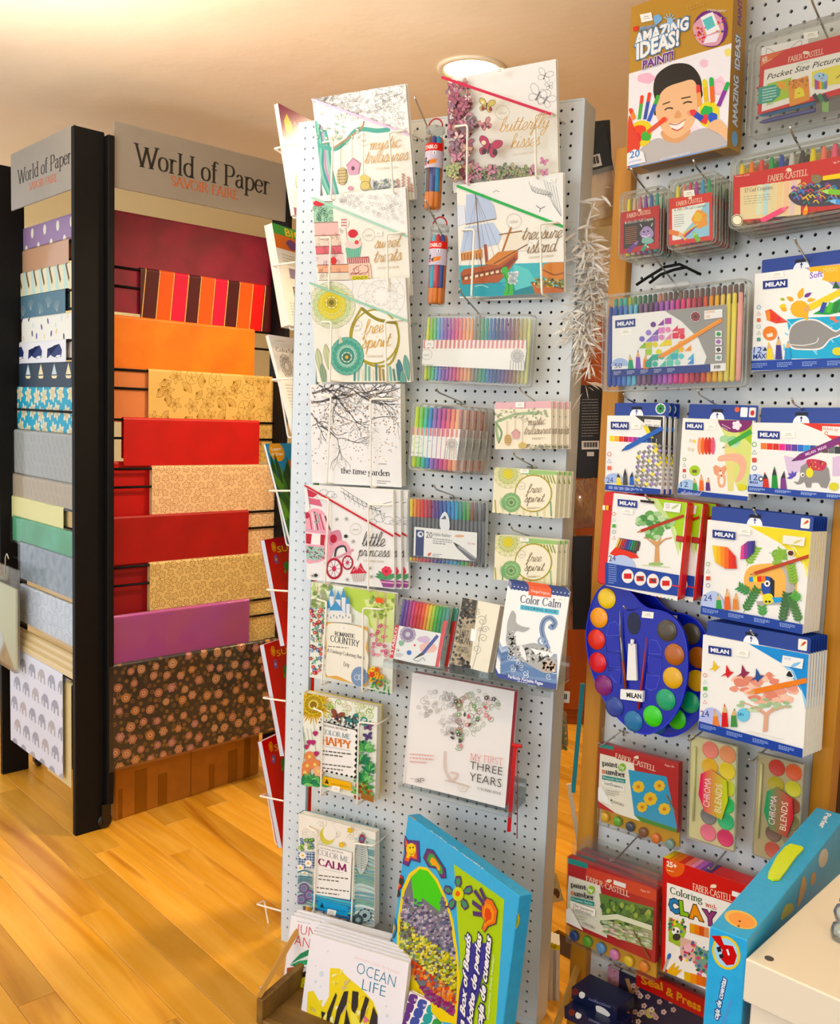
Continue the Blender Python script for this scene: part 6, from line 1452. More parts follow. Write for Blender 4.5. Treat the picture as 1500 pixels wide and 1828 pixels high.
def milan_box(quad,d,th,label,draw,zo,tab=None,lean=0,yaw=0,roll=None,copies=0,group=None,copy_label=None,name='art_set_box',body='f0efec',cat='box',step=None,tabdraw=None):
    mw,w,h=place(FR,quad,d,lean,yaw,roll);t=thing(name,label,cat,mw,group)
    m=MB();m.bbox(0,w,0,h,-th,0,.0008);m.build('box_body',mat('carton_'+body,body,.35),t)
    m=MB();m.box(.001,w-.001,-.0003,.0008,-th+.001,-.001);m.build('box_base',mat('carton_navy','1f3a8a',.35),t)
    p=Print(mw,0,0,w,0,h);p.z(*zo);draw(p);p.build('front_print',t,.3)
    if tab:
        x0,x1,hh=tab[0]*w,tab[1]*w,tab[2];z=-th*.55
        m=MB();m.prism(rrect(x0,x1,h-.004,h+hh,.003),z-.0006,z);o=m.build('hang_tab',mat('carton_navy','1f3a8a',.35),t)
        p=Print(mw,z,x0,x1,h,h+hh);cx=(x0+x1)/2-.01;p.m=lambda x,y:(x,y);p.u=1
        p.ell(cx,h,.015,.015,'eef0f6',n=20);p.line([(cx,h+.002),(cx,h+.010)],.0016,NAVY);p.poly([(cx-.003,h+.008),(cx+.003,h+.008),(cx,h+.013)],NAVY)
        p.poly(rrect(cx-.012,cx+.012,h+hh*.48,h+hh*.48+.006,.003),'0c1026')
        if tab[3]=='badge':p.ell(x1-.018,h+hh*.55,.011,.011,'e9ebee');p.flower(x1-.018,h+hh*.55,.009,'3a8a4a','222',8)
        elif tab[3]=='icons':
            p.poly(rrect(x1-.034,x1-.020,h+.006,h+hh-.004,.002),'eef2f6');p.poly(rrect(x1-.017,x1-.004,h+.006,h+hh-.004,.002),'f2e6e0');p.ell(x1-.0105,h+hh*.5,.004,.005,'c23a2a');p.ell(x1-.041,h+hh*.7,.005,.005,'d86a4a')
        elif tab[3]=='card':p.poly(rrect(x1-.022,x1-.006,h+.004,h+hh-.004,.002),'f2eee6');p.pencil(x1-.009,h+hh-.008,x1-.018,h+.010,.004,'c9542a')
        p.build('tab_print',o,.35)
    for k in range(copies):
        dup(t,mw@Matrix.Translation(Vector(step or(0,-.0006,-th-.0015))*(k+1)),nth(copy_label,k),group)
    return t,mw,w,h
def three_tips(p,x,y,s_,cols,felt=False):
    for k,(c_,dx,hh)in enumerate(zip(cols,(-.5,0,.5),(.75,1.0,.8))):
        X=x+dx*s_*.75;p.poly([(X-s_*.13+dx*2,y),(X-s_*.1,y-s_*hh*.6),(X+s_*.1,y-s_*hh*.6),(X+s_*.16,y)],c_);p.poly([(X-s_*.1,y-s_*hh*.6),(X+dx*s_*.1,y-s_*hh),(X+s_*.1,y-s_*hh*.6)],'2a2a2c' if felt else 'd8b483');p.poly([(X-s_*.035+dx*s_*.06,y-s_*hh*.86),(X+dx*s_*.1,y-s_*hh),(X+s_*.035+dx*s_*.06,y-s_*hh*.86)],c_)
# -- boxed paint kit with a laughing child
def art_amazing(p):
    p.z(*Z7);p.fill('b98d45');r=p.rng
    p.poly([(370,395),(925,230),(915,770),(360,900)],'f2eef0');p.poly([(362,880),(905,752),(905,780),(362,918)],'7fa5d8')
    for x,y,a,b,c_ in((460,420,50,28,'f0bcd0'),(770,340,26,20,'f0c8d8'),(900,280,22,20,'f0e08a'),(850,460,40,50,'f4d0dc'),(720,700,40,30,'f2dfe6')):p.blob(x,y,a,b,c_)
    p.ring(850,470,34,10,'eec4d4')
    p.poly([(420,880),(430,800),(520,740),(620,760),(720,700),(810,690),(900,760),(905,775),(500,870)],'bdb8b6',smooth=True)      # grey shirt
    p.poly([(548,700),(690,690),(685,730),(630,765),(560,750)],'dba67a',smooth=True)
    p.poly([(515,560),(500,480),(520,400),(600,345),(690,345),(745,400),(760,470),(740,540),(520,620)],'1a1413',smooth=True)     # hair
    p.poly([(512,600),(530,520),(570,470),(650,440),(715,430),(742,500),(740,590),(705,680),(640,735),(590,735),(545,690)],'ecbf95',smooth=True)
    p.poly([(590,665),(640,660),(668,645),(655,680),(622,695),(598,685)],'f4efe8',smooth=True);p.line([(585,662),(625,668),(672,640)],4,'9a4a3c',smooth=True);p.line([(598,688),(630,698),(660,680)],6,'c05a50',smooth=True)
    p.line([(560,590),(582,578),(606,582)],7,'2a1a14',smooth=True);p.line([(660,556),(682,546),(708,548)],7,'2a1a14',smooth=True);p.line([(550,560),(590,545)],6,'3a2418');p.line([(650,528),(700,518)],6,'3a2418');p.poly([(612,625),(632,590),(652,620),(630,635)],'dca274',smooth=True)
    p.ell(560,640,22,16,'e8a282');p.ell(700,605,20,16,'e8a282')
    def hand(cx,cy,fing,cols,s_=1):                # painted palm with five fingers
        p.poly([(cx-55*s_,cy+60),(cx-48*s_,cy-20),(cx,cy-45),(cx+48*s_,cy-20),(cx+45*s_,cy+60),(cx,cy+95)],cols[0],smooth=True);p.blob(cx-10*s_,cy+10,34,34,cols[1]);p.blob(cx+20*s_,cy+40,24,30,cols[2]);p.blob(cx-25*s_,cy+50,22,26,cols[3])
        for(x0,y0,x1,y1,w_),c_ in zip(fing,cols[4:]):p.line([(x0,y0),((x0+x1)/2,(y0+y1)/2),(x1,y1)],w_,c_);p.ell(x1,y1,w_/2,w_/2,c_,n=10);p.line([((x0*.3+x1*.7),(y0*.3+y1*.7)),(x1,y1)],w_,cols[(len(cols)+int(x1))%4]);p.ell(x1,y1,w_/2,w_/2,cols[(len(cols)+int(x1))%4],n=10)
    hand(440,690,((400,640,380,590,22),(425,640,440,520,20),(455,640,480,505,20),(475,650,525,520,22),(470,710,560,640,24)),['e8d02f','e8502f','4fae4a','d83a3a','e88a2f','4fae4a','2f4aa0','2f5ac0','d8604a'])
    p.poly([(362,760),(372,620),(400,690),(430,780),(380,880),(362,890)],'d84a3a',smooth=True)
    hand(800,590,((750,570,742,465,22),(785,545,775,435,22),(820,550,812,425,22),(850,570,900,450,22),(765,640,710,600,26)),['e8d82f','3fae5a','2f5ac0','e04a4a','eaa56a','e8c02f','e8702f','8a3a9a','2f4ab0'])
    p.poly([(790,680),(850,640),(905,700),(905,755),(860,720)],'ecbf95',smooth=True)
    p.ell(808,155,92,100,'6a2a7a');p.poly([(720,130),(800,70),(860,95),(880,160),(850,240),(760,240),(722,190)],'d8a0b0',smooth=True);p.poly([(755,95),(820,65),(860,160),(790,190)],'f2f2f0');p.poly([(765,110),(815,85),(835,140),(790,165)],'6ac0c0');p.poly([(790,195),(860,175),(840,225),(770,235)],'f0e8ee');p.dots(725,150,780,225,26,6,['d83a4a','e8a02f','c9405a']);p.dots(840,95,890,190,20,5,['4a6ad0','d83a4a','e8c02f'])
    sticker(p,465,95,62,44,-12);p.poly([(395,145),(422,140),(422,165),(395,170)],'d8402f');p.text('Micador',428,168,520,145,'7fb0d8',22,'italic',a=.02);p.blob(525,105,22,26,'7fb0d8')
    p.text('AMAZING',402,248,690,155,'f6f4f0',60,a=.04,outline=('7fa8d0',5));p.text('IDEAS!',412,318,640,240,'f6f4f0',76,a=.04,outline=('7fa8d0',5));p.text('PAINT!',445,372,610,318,'6a2a86',42,a=.03,outline=('f2eef4',4));[p.line([(590+12*math.cos(a),110+14*math.sin(a)),(590+34*math.cos(a),110+38*math.sin(a))],5,'9ac0e0')for a in(3.6,4.2,4.8,5.4,6.0)];p.ell(592,115,16,18,'9ac0e0')
    p.poly([(362,825),(400,800),(450,815),(462,868),(362,892)],'f0eef0',smooth=False);p.text('20',376,850,430,838,'4f86c4',36,a=.02);p.text('activities',370,878,440,860,'6a9ad0',14)
    p.text('WITH DIFFERENT MEDIUMS',540,862,700,825,'dfe8f6',11,a=.015);p.greek(680,60,780,30,3,'d8b06a',3,-.28);p.text('create paint!',790,60,890,68,'f0e8d8',14,'italic')
mw,w,h=place(FR,q7((372,15),(925,-125),(905,775),(362,915)),.085);t=thing('craft_kit_box','large brown Amazing Ideas paint box with laughing child on top of the pegboard','box',mw)
m=MB();m.bbox(0,w,0,h,-.055,0,.0012);m.build('box_body',mat('kraft_box','b08440',.5),t);p=Print(mw,0,0,w,0,h);art_amazing(p);p.build('front_print',t,.35)
sm=mw@Matrix.Translation((w,0,0))@Matrix.Rotation(rad(90),4,'Y');p=Print(sm,0,0,.055,0,h);p.clip=False;p.m=lambda x,y:(x,y);p.u=1
p.text('AMAZING',.036,h*.14,.033,h*.43,'f4f2ee',.020,a=.03,outline=('6a9ad0',.0012));p.text('IDEAS!',.035,h*.47,.033,h*.66,'f4f2ee',.020,a=.03,outline=('6a9ad0',.0012));p.text('PAINT!',.034,h*.72,.033,h*.88,'6a2a86',.016,a=.02);p.ell(.028,h*.07,.012,.014,'7fb0d8')
nv=[(w+z,y,-x)for x,y,z in p.v];p.v=nv;p.build('side_print',t,.35)
bm_=MB();bm_.box(.03,w-.03,-.0006,-.0002,-.045,-.01);bm_.build('base_print',mat('kraft_dark','7a5626',.5),t)
# -- pocket size picture kit (runs out of view to the right)
mw,w,h=place(FR,q7((1012,190),(1640,35),(1620,590),(985,745)),.07);t=thing('drawing_kit','clear carry case with red Pocket Size Picture card and markers','art kit',mw)
clear_case(t,w,h,.035,r=.012,m=clear_mat('grey_plastic','f6f6f2',.12,.08,.05))
for k,(c_,y)in enumerate((('c9545a',.60),('e0b23a',.50),('d8783a',.40),('3a9a4a',.30),('2f7fb8',.20),('4a4a8a',.10))):
    m=MB();m.lathe([(.001,0),(.0035,.008),(.0042,.018),(.0042,.10),(.003,.102)],8,Matrix.Rotation(rad(90),4,'Y'));o=m.build('marker',mat('pen_'+c_,c_,.35),t);o.location=(.010+.002*k,h*(.08+y*.72),-.018)
p=Print(mw,-.004,.004,w-.004,.004,h-.004);p.z(*Z7)
p.poly([(1080,255),(1330,200),(1330,260),(1078,320)],'efedea');p.line([(1105,290),(1110,258),(1150,280)],2,'444',smooth=True);p.line([(1230,265),(1270,225),(1295,220),(1290,250)],2,'444',smooth=True)
p.poly([(1075,300),(1660,145),(1640,470),(1058,615)],'c9281f');p.poly([(1095,375),(1660,240),(1640,430),(1080,598)],'f2efe8');p.poly([(1080,302),(1200,272),(1075,360)],'d8702f');p.text('60',1085,335,1112,322,'f6eee6',24,a=.02);p.greek(1085,338,1160,345,1,'f2d8c0',4,-.5)
p.text('FABER-CASTELL',1222,335,1412,288,'f2e6d0',26,'smallcap',.14,.07);p.blob(1318,282,18,10,'f2e6d0');p.text('Pocket Size Picture',1108,428,1500,328,'2a2424',28,'italic',a=.008);p.text('Young Artist',1270,350,1340,332,'9ac0a8',10,'italic')
p.poly([(1110,450),(1240,415),(1238,520),(1108,560)],'a8c84a');p.blob(1190,455,24,22,'e8b02f');[p.line([(1190,455),(1190+36*math.cos(a),455+40*math.sin(a))],5,'e8a02f')for a in(.5,1.2,2.0,2.7,3.6,5.6)];p.poly([(1350,385),(1560,330),(1560,440),(1350,470)],'e8dc6a');p.poly([(1365,420),(1435,410),(1432,470),(1368,480)],'d8603a');[p.line([(1370+13*k,425),(1372+13*k,478)],11,c_)for k,c_ in enumerate(['8a4ab0','d8402f','e8b02f','5ab04a','4a7ad0'])];p.blob(1400,415,40,24,'a8cce8');p.ell(1390,408,4,5,'222');p.ell(1412,402,4,5,'222');p.line([(1398,418),(1406,424),(1414,414)],3,'b03a3a');p.line([(1480,420),(1560,350)],4,'6a3a2a')
p.poly([(1065,470),(1150,452),(1182,478),(1178,510),(1140,545),(1062,560)],'2a9a8a',smooth=False);p.greek(1085,475,1160,550,5,'dff2ee',5,-.2);p.poly([(1222,440),(1330,405),(1340,535),(1232,572)],'e0962f');p.dots(1230,425,1332,470,26,6,['b06a1c','c9801f']);p.poly([(1255,530),(1260,480),(1285,465),(1305,480),(1312,515)],'e8dc3a',smooth=False);p.line([(1275,500),(1288,498)],3,'6a4a1a');p.greek(1105,560,1160,570,1,'b0aca8',4,-.25)
p.poly([(1372,560),(1660,480),(1650,560),(1372,612)],'6f6c68');p.rect(1405,545,1440,600,'8ab06a');[p.line([(1360+26*k,505),(1385+24*k,545)],18,c_)for k,c_ in enumerate(['2a2a2a','3a7a4a','2f2f4a'])];sticker(p,1345,188,78,34,-8)
p.build('paper_card',t,.35)
# -- gel crayons
def crayons(quad,d,th,n,cols,draw,label,copies,group,copy_label,name='gel_crayon_set',step=None):
    mw,w,h=place(FR,quad,d);t=thing(name,label,'crayons',mw,group);clear_case(t,w,h,th,r=.009,m=clear_mat('frosted_plastic','fbfcf8',.10,.08,.035))
    for x,c_ in zip(lin_(.010,w-.010,n),cols):
        r_=min((w-.02)/n*.40,th*.38);m=MB();m.lathe([(r_*.9,.008),(r_,.010),(r_,h*.70),(r_*.8,h*.74),(r_*.55,h-.016),(r_*.35,h-.012)],10,Matrix.Rotation(rad(-90),4,'X'));o=m.build('crayon',mat('pen_'+c_,c_,.4),t);o.location=(x,0,-th*.5)
    p=Print(mw,-.0022,.003,w-.003,.003,h-.003);p.z(*Z7);draw(p);p.build('paper_card',t,.35)
    for k in range(copies):dup(t,mw@Matrix.Translation(Vector(step or(0,-.0015,-th-.001))*(k+1)),nth(copy_label,k),group)
def faber(p,x0,y0,x1,y1,h,col='f2e2c8'):
    p.text('FABER-CASTELL',x0,y0,x1,y1,col,h,'smallcap',.14,.07);mx,my=(x0+x1)/2,(y0+y1)/2;p.blob(mx+(x1-x0)*.03,my-h*1.55,h*.5,h*.32,col);p.line([(mx-h*.4,my-h*1.35),(mx+h*.3,my-h*1.75),(mx+h*.5,my-h*1.5)],h*.12,col)
def d_metal(p):
    p.poly([(325,1140),(532,1098),(530,1330),(322,1362)],'b52a20');faber(p,358,1168,488,1142,19);p.poly([(342,1195),(508,1165),(506,1300),(340,1335)],'26211f');p.text('6',348,1202,357,1200,'f2eee6',17);p.text('Metallic',362,1200,418,1190,'b5b0a8',15,'serif');p.text('Gel Crayons',422,1189,500,1178,'e6e0d6',14,'serif');p.greek(350,1215,412,1310,9,'c9772f',3,-.12);p.greek(330,1130,362,1136,1,'f2d8c8',3,-.2)
    p.blob(462,1250,34,34,'a890c0');p.ell(450,1242,5,5,'222');p.ell(472,1238,5,5,'222');p.line([(440,1262),(462,1270),(484,1258)],4,'f2eef6');p.blob(470,1290,34,18,'8ab8b0');p.line([(440,1215),(430,1200)],4,'d8d0e0');p.line([(490,1212),(496,1195)],6,'d8d0e0');p.pencil(362,1350,425,1285,20,'6a3a8a','9a7ab8');p.pencil(440,1345,468,1300,18,'3f9a7a','8ac8b0')
def d_neon(p):
    p.poly([(585,1065),(815,1028),(818,1285),(582,1315)],'cf3a26');faber(p,622,1104,766,1078,20);p.poly([(600,1120),(782,1085),(778,1265),(602,1288)],'eef0ee');p.poly([(780,1085),(800,1082),(800,1262),(690,1280),(640,1270),(720,1180)],'9ac8e0');p.text('6',612,1134,622,1132,'3f8a5a',17);[p.text(ch,630+14*k,1130-2*k,641+14*k,1128-2*k,c_,17,a=.02)for k,(ch,c_)in enumerate(zip('NEON',['d83a8a','8ab83a','e8902f','3a8ad0']))];p.text('Gel Crayons',690,1122,780,1106,'6a8a6a',14,'serif');p.greek(612,1150,665,1220,6,'8a8886',3,-.12)
    p.blob(752,1175,40,46,'e8a02f');p.blob(740,1165,24,26,'e8c04a');[p.line([(740,1200),(700-10*k,1240+4*k),(650+6*k,1285)],7,c_,smooth=True)for k,c_ in enumerate(['4a3a9a','7a3a9a','d83a6a','e8702f','e8d02f'])];p.pencil(582,1240,672,1262,26,'e0803a','f0b488');p.pencil(745,1292,712,1240,24,'7ab83a','b0d878');sticker(p,692,1036,58,34,-8)
def d_twelve(p):
    p.poly([(930,940),(1640,810),(1640,1095),(928,1195)],'c9301f');p.poly([(965,1005),(1290,960),(1290,1150),(965,1178)],'ecd9b0');[p.poly([(1060+36*k,990-5*k),(1085+36*k,987-5*k),(1075+36*k,1150),(1050+36*k,1152)],c_)for k,c_ in enumerate(['e0e8d0','c0dce0','e8d8b0','f0d0a0','f2c8a8','e8c8c8'])]
    faber(p,1112,975,1328,938,30);p.text('12 Gel Crayons',988,1032,1140,1012,'8a7f70',20,'serif');p.greek(985,1048,1130,1100,4,'a89f90',3,-.1)
    r=p.rng;p.poly([(1228,1060),(1240,1030),(1330,1000),(1420,960),(1500,960),(1500,1080),(1400,1105),(1280,1100)],'35304a',smooth=True)
    for _ in range(70):x,y=r.uniform(1250,1480),r.uniform(990,1090);p.line([(x-16,y),(x,y-12),(x+16,y+4)],5,r.choice(['3a8ad0','3fae8a','e8902f','d83a5a','8a4ab0','e8d03a','2a2a3a']),smooth=True)
    p.blob(1375,958,28,26,'8a7a5a');p.pencil(1640,1040,1395,1025,28,'8ac83a','b8e078');p.pencil(1640,1100,1435,1076,28,'4a9ae0','9ac8f0');p.pencil(1080,1185,1230,1105,26,'e05a7a','e87a90');p.pencil(1310,1175,1325,1095,24,'f0902f','f0b060');p.poly([(1410,945),(1640,905),(1640,940),(1410,968)],'e8c82f');p.ell(952,1180,30,32,'efe6c8');p.ring(952,1180,26,4,'3a2f1c',n=20);p.text('Premium Quality',942,952,1020,940,'f0c8b0',10);p.text('Age 3+',1466,878,1500,872,'f2d8c8',11);p.greek(1120,1190,1260,1198,1,'f2e0d0',4,-.1)
crayons(q7((315,1030),(540,992),(545,1362),(313,1390)),.10,.022,6,['e6d84a','d8b49a','c8708a','8a4aa0','3a6ab0','3a9a8a'],d_metal,'pack of six metallic gel crayons with black alien card, foremost of its stack',2,'metallic gel crayon packs','metallic gel crayon pack in its stack')
crayons(q7((572,958),(822,915),(832,1298),(575,1340)),.115,.022,6,['e0d85a','e08a7a','d84a6a','b03a9a','3a9ad0','3a9a6a'],d_neon,'pack of six neon gel crayons with orange jellyfish card, foremost of its stack',3,'neon gel crayon packs','neon gel crayon pack in its stack')
crayons(q7((905,832),(1640,700),(1640,1112),(905,1222)),.105,.022,12,['e8c82f','e8803a','d8504a','3a9a5a','2f4aa0','c8c4bc','3a3430','e0cc4a','e07a6a','e0607a','3a3a3a','4a90c8'],d_twelve,'wide pack of twelve gel crayons, foremost of its stack',3,'twelve gel crayon packs','wide twelve gel crayon pack in its stack')
# -- fifty felt pens
M50=['2f4a9a','3a5ab0','4a6ac0','5a86c8','6aa8d0','7ac0d8','7a5a7a','8a6a8a','6a4a6a','7a4a9a','9a5ab0','b06ac0','c060b0','d04a9a','e04a80','d8607a','c04a5a','a03a4a','d0604a','e09a3a','e8b84a','e8c86a','e8d87a','e8dc6a','e8a8a0']
mw,w,h=place(FR,q8((238,268),(985,158),(985,752),(208,776)),.085);t=thing('felt_pen_case','big clear case of fifty felt pens with white and grey card','pens',mw)
clear_case(t,w,h,.032,r=.010)
pens(t,lin_(.008,w-.008,25),.010,h*.88,-.012,(w-.016)/25*.45,M50,tip=.12)
pens(t,lin_(.012,w-.012,25),.02,h*.97,-.024,(w-.016)/25*.45,['3f9a8a','4aa89a','5ab0a0','a8b84a','5a8a5a','4a7a5a','3a6a4a','3a5a4a','4a5a4a','c8806a']+['7a5a4a','6a5048','5a4a44']*5,tip=.12)
p=Print(mw,-.003,.004,w-.004,.004,h-.004);p.z(*Z8)
p.poly([(280,372),(892,310),(888,665),(278,698)],'efeeea');p.poly([(560,344),(892,310),(888,632),(770,640),(785,590),(740,490),(650,400)],'9a9894');p.poly([(278,660),(806,630),(806,672),(276,698)],'24357f');p.poly([(806,630),(888,624),(888,664),(806,670)],'efeeea');p.greek(825,632,875,660,1,'55524f',16,-.06)
milan(p,296,396,108,42,-.09);sticker(p,352,458,60,30,-4);p.ell(322,640,48,42,'a8bce0',n=18,a0=180,a1=360);p.text('50',292,652,332,650,NAVY,26)
three_tips(p,418,655,105,['2f9a6a','7a4ab0','e8902f'],False)
tri=[('6a3a8a',500,418),('8a3a9a',540,408),('b04aa0',580,400),('9a80c8',475,462),('7a5ab0',510,458),('d88ac0',545,450),('e08ab0',580,446),('d8485a',615,440),('d85a6a',650,455),('7a6ab8',440,495),('8a7ac8',475,495),('a07ac0',510,492),('d890c0',545,486),('e090b0',580,482),('d8405a',620,478),('d83a4a',655,482),('8ab84a',440,530),('c8c83a',475,530),('e0d03a',510,525),('e8d83a',545,520),('e8d03a',580,516),('e8a83a',650,520),('e8983a',685,545),('a8c85a',475,565),('d8d84a',530,565),('e8d85a',580,556),('8ac8a0',620,560),('e8b84a',650,550),('3f9a8a',480,600),('4aa890',510,595),('5ab8a0',545,590),('6ac0a8',580,590),('4ab0b8',615,590),('6ac8c8',650,588),('5ab0d8',700,590),('2f9a8a',475,632),('4ab0a0',510,630),('5ab8a8',550,628),('6ac4b0',590,625),('8ad0c0',630,622),('4a8ad0',700,615)]
for k,(c_,x,y)in enumerate(tri):
    if k%3==0:p.ell(x,y,15,15,c_,n=14)
    elif k%3==1:p.poly([(x-17,y+16),(x+17,y+14),(x+17,y-18)],c_)
    else:p.poly([(x-17,y-15),(x+17,y-18),(x+17,y+14),(x-17,y+16)],c_)
p.pencil(868,392,525,600,22,'e8962a','e8962a','c9701a');p.line([(850,398),(560,570)],4,'f2b050');p.poly([(775,345),(872,335),(872,380),(775,392)],'f0eeea');p.text('conic',780,360,832,354,'e0903a',16);p.text('tip',782,382,806,379,'e0903a',16);p.ell(728,376,28,28,'efeeea');p.ell(728,376,14,14,'2f2c2a');p.flower(728,376,26,'8a3a3a','2f2c2a',9)
for k,c_ in enumerate(['3f9a4a','a06ab0','3a3836','7fa8a0']):p.rect(834,452+42*k,870,486+42*k,'eceae6');p.blob(852,469+42*k,13,11,c_)
for k in range(5):p.greek(290+72*k,668-4*k,330+72*k,690-4*k,3,'c8d0e8',3,-.05)
p.build('paper_card',t,.35)
m=MB();m.bbox(w*.36,w*.36+.075,h-.002,h+.012,-.022,-.010,.003);m.build('case_handle',clear_mat('clear_rim','fdfefc',.10,.1,.22),t)
u,v=FR.uv(*q8((560,140))[0],.06);cb=MB();S=lambda x,y,d:tuple(FR.p(*FR.uv(*q8((x,y))[0],d),d)-FR.p(u,v,0))
cb.tube([S(410,205,.05),S(470,165,.055),S(560,110,.06),S(640,95,.055),S(755,150,.045)],.003,6);cb.tube([S(480,195,.05),S(540,150,.055),S(610,125,.055),S(680,110,.05)],.003,6)
o=cb.build('cable_tie',M_BLACK,None,Matrix.Translation(FR.p(u,v,0)));tag(o,'black plastic strap looped over the hook of the fifty pen case','strap')
def icons_row(p,x,y0,y1,n):
    dy=(y1-y0)/max(n-1,1);tri_icons(p,x,y0,dy,n)
def base_band(p,a,b,c_,d,ncol=4):
    p.poly([a,b,c_,d],'1f3f96')
    for k in range(ncol):
        t0=(k+.06)/ncol;x0=a[0]+(b[0]-a[0])*t0;y0=a[1]+(b[1]-a[1])*t0;h_=d[1]-a[1];s_=(b[1]-a[1])/(b[0]-a[0]);l=(b[0]-a[0])/ncol*.6
        p.greek(x0,y0+h_*.22,x0+l,y0+h_*.75,3,'a9c0ea',3,s_)
# whale pencils
def art_whale(p):
    r=p.rng;p.fill('f1f0ec');p.poly([(1280,100),(1560,80),(1560,260),(1500,240),(1400,160)],'a89ad0',smooth=False);p.poly([(1330,110),(1560,92),(1560,190),(1440,190),(1350,160)],'e8b83a',smooth=False);p.blob(1372,158,42,28,'f2eef4');p.text('Soft',1338,172,1408,160,'8a6ac0',30,a=.02);p.text('MAXI',1410,140,1486,132,'e8cc7a',22,a=.03)
    p.poly([(1215,390),(1340,380),(1560,370),(1560,600),(1200,600),(1230,480)],'3aa8cf');[p.line([(r.uniform(1200,1540),r.uniform(390,590)),(r.uniform(1200,1540),r.uniform(390,590))],7,r.choice(['5abade','8ad0e8','2f98c4']))for _ in range(16)]
    p.poly([(1222,500),(1235,430),(1290,392),(1370,390),(1430,420),(1480,450),(1520,420),(1540,440),(1500,480),(1450,500),(1400,550),(1300,555),(1240,545)],'e9e7e4',smooth=True);p.poly([(1228,500),(1240,435),(1292,400),(1368,398),(1425,428),(1478,458),(1518,430),(1530,440),(1492,475),(1445,495),(1395,542),(1300,547),(1246,538)],'8f8d8b',smooth=True);p.line([(1235,525),(1300,530),(1370,515),(1385,488)],4,'e9e7e4',smooth=True)
    p.ell(1285,335,50,46,'e8b42f');p.poly([(1290,370),(1330,350),(1328,402)],'e8b42f');[p.leaf(x,y,l,w_,a,c_)for x,y,l,w_,a,c_ in((1280,280,62,30,-70,'e8b42f'),(1250,290,40,24,-150,'e0a82f'),(1215,345,46,26,-145,'e8b42f'),(1310,270,44,20,-30,'6a3a8a'),(1210,315,34,20,170,'e8d04a'),(1205,285,26,16,190,'a8b84a'),(1325,290,44,20,-10,'e8b42f'))]
    p.pencil(1560,215,1290,352,34,'e8d03a','d8a870','e8b42f');p.poly([(1100,345),(1130,335),(1180,375),(1222,405),(1160,412),(1110,395)],'d8502f',smooth=False);[p.poly([(1105+28*k,345+16*k),(1125+28*k,345+18*k),(1128+26*k,400),(1108+26*k,395)],c_)for k,c_ in enumerate(['e8902f','d8402f','c93a4a','e08a9a'])]
    p.poly([(1355,362),(1440,315),(1500,280),(1560,290),(1560,340),(1440,365)],'2f9a4a',smooth=False);[p.line([(1400+36*k,355),(1420+34*k,300)],22,c_)for k,c_ in enumerate(['2f4a9a','5ab84a','2f7a3a','1f5a3a'])];p.poly([(1460,225),(1478,185),(1500,222)],'1f5a2f');p.blob(1462,385,18,10,'e87a5a');p.blob(1480,400,14,8,'e87a5a')
    milan(p,1088,186,132,44,-.09);sticker(p,1165,150,70,30,-5);icons_row(p,1066,325,498,6);p.ell(1126,465,38,38,'e0843a');p.poly([(1108,470),(1140,462),(1142,482),(1112,488)],'f4e6d8');p.ell(1075,605,78,70,'b9c8e8',n=18,a0=180,a1=360);count(p,'12',1038,572,44,34);p.text('MAXI',1036,602,1110,598,NAVY,24,a=.03);p.poly([(1088,560),(1100,538),(1112,558)],'222')
    three_tips(p,1172,605,128,['e8d03a','3a3480','3a9ad0']);p.ell(1490,562,30,22,'d8d03a');base_band(p,(1022,612),(1560,596),(1560,650),(1020,665))
milan_box(q8((1050,148),(1560,82),(1555,648),(1022,665)),.055,.022,'blue topped box of twelve maxi pencils with grey whale picture',art_whale,Z8,tab=(.04,1.0,.026,'card'))
# fine markers
def art_fine(p):
    p.fill('f0efec');p.poly([(400,905),(552,912),(548,1150),(520,1090),(470,960)],'3a3634',smooth=False);p.poly([(440,955),(470,965),(530,1080),(548,1150),(548,1200),(520,1110)],'e8d83a');p.poly([(265,1012),(518,1030),(516,1056),(265,1044)],'f2f0ec')
    for k,c_ in enumerate(['e8d83a','e8b43a','d8502f','b02a3a','c93a8a','8a3a9a','3a3a9a','2f6ac0','1f3f7a','222']):p.poly([(266+25*k,1013+1.5*k),(290+25*k,1014+1.5*k),(290+25*k,1044+k),(266+25*k,1043+k)],c_)
    for j in range(9):
        for i in range(6):
            x,y=412+i*27+(j%2)*4-j*1.5,1075+j*25-i*2
            if x>470+(9-j)*9 and y<1090:continue
            if y<1060+max(0,(470-x))*.6:continue
            p.poly([(x,y),(x+14,y-10),(x+26,y+2),(x+12,y+12)],['8f8c88','a8a5a0','e8dc6a','8f8c88','9a8ac0'][(i*2+j)%5]);p.poly([(x,y),(x+12,y+12),(x+12,y+22),(x,y+10)],'6f6c69')
    p.pencil(552,972,330,1096,24,'2f5fb0','2f5fb0','222');milan(p,275,938,96,40,.03);sticker(p,412,962,50,28);p.poly([(456,924),(545,930),(542,968),(454,960)],'e9e7e2');p.text('fine',462,940,488,942,'b0aca6',14);p.text('ergo  grip',460,960,536,966,'4a4846',13);tri_icons(p,267,1112,37,3)
    p.ell(290,1262,52,48,'a9bce4',n=18,a0=180,a1=360);count(p,'24',254,1265,34,28);three_tips(p,352,1278,92,['e8d83a','4a4846','2f5fb0'],True);base_band(p,(246,1272),(548,1300),(546,1332),(244,1304),1)
milan_box(q8((249,900),(553,912),(546,1332),(245,1305)),.075,.012,'box of twenty four fine ergo grip markers with grey cube pattern, foremost of three',art_fine,Z8,tab=(.10,1.05,.026,'badge'),yaw=4,copies=2,group='fine marker boxes',copy_label='fine ergo grip marker box in its row',step=(.004,-.0006,-.016))
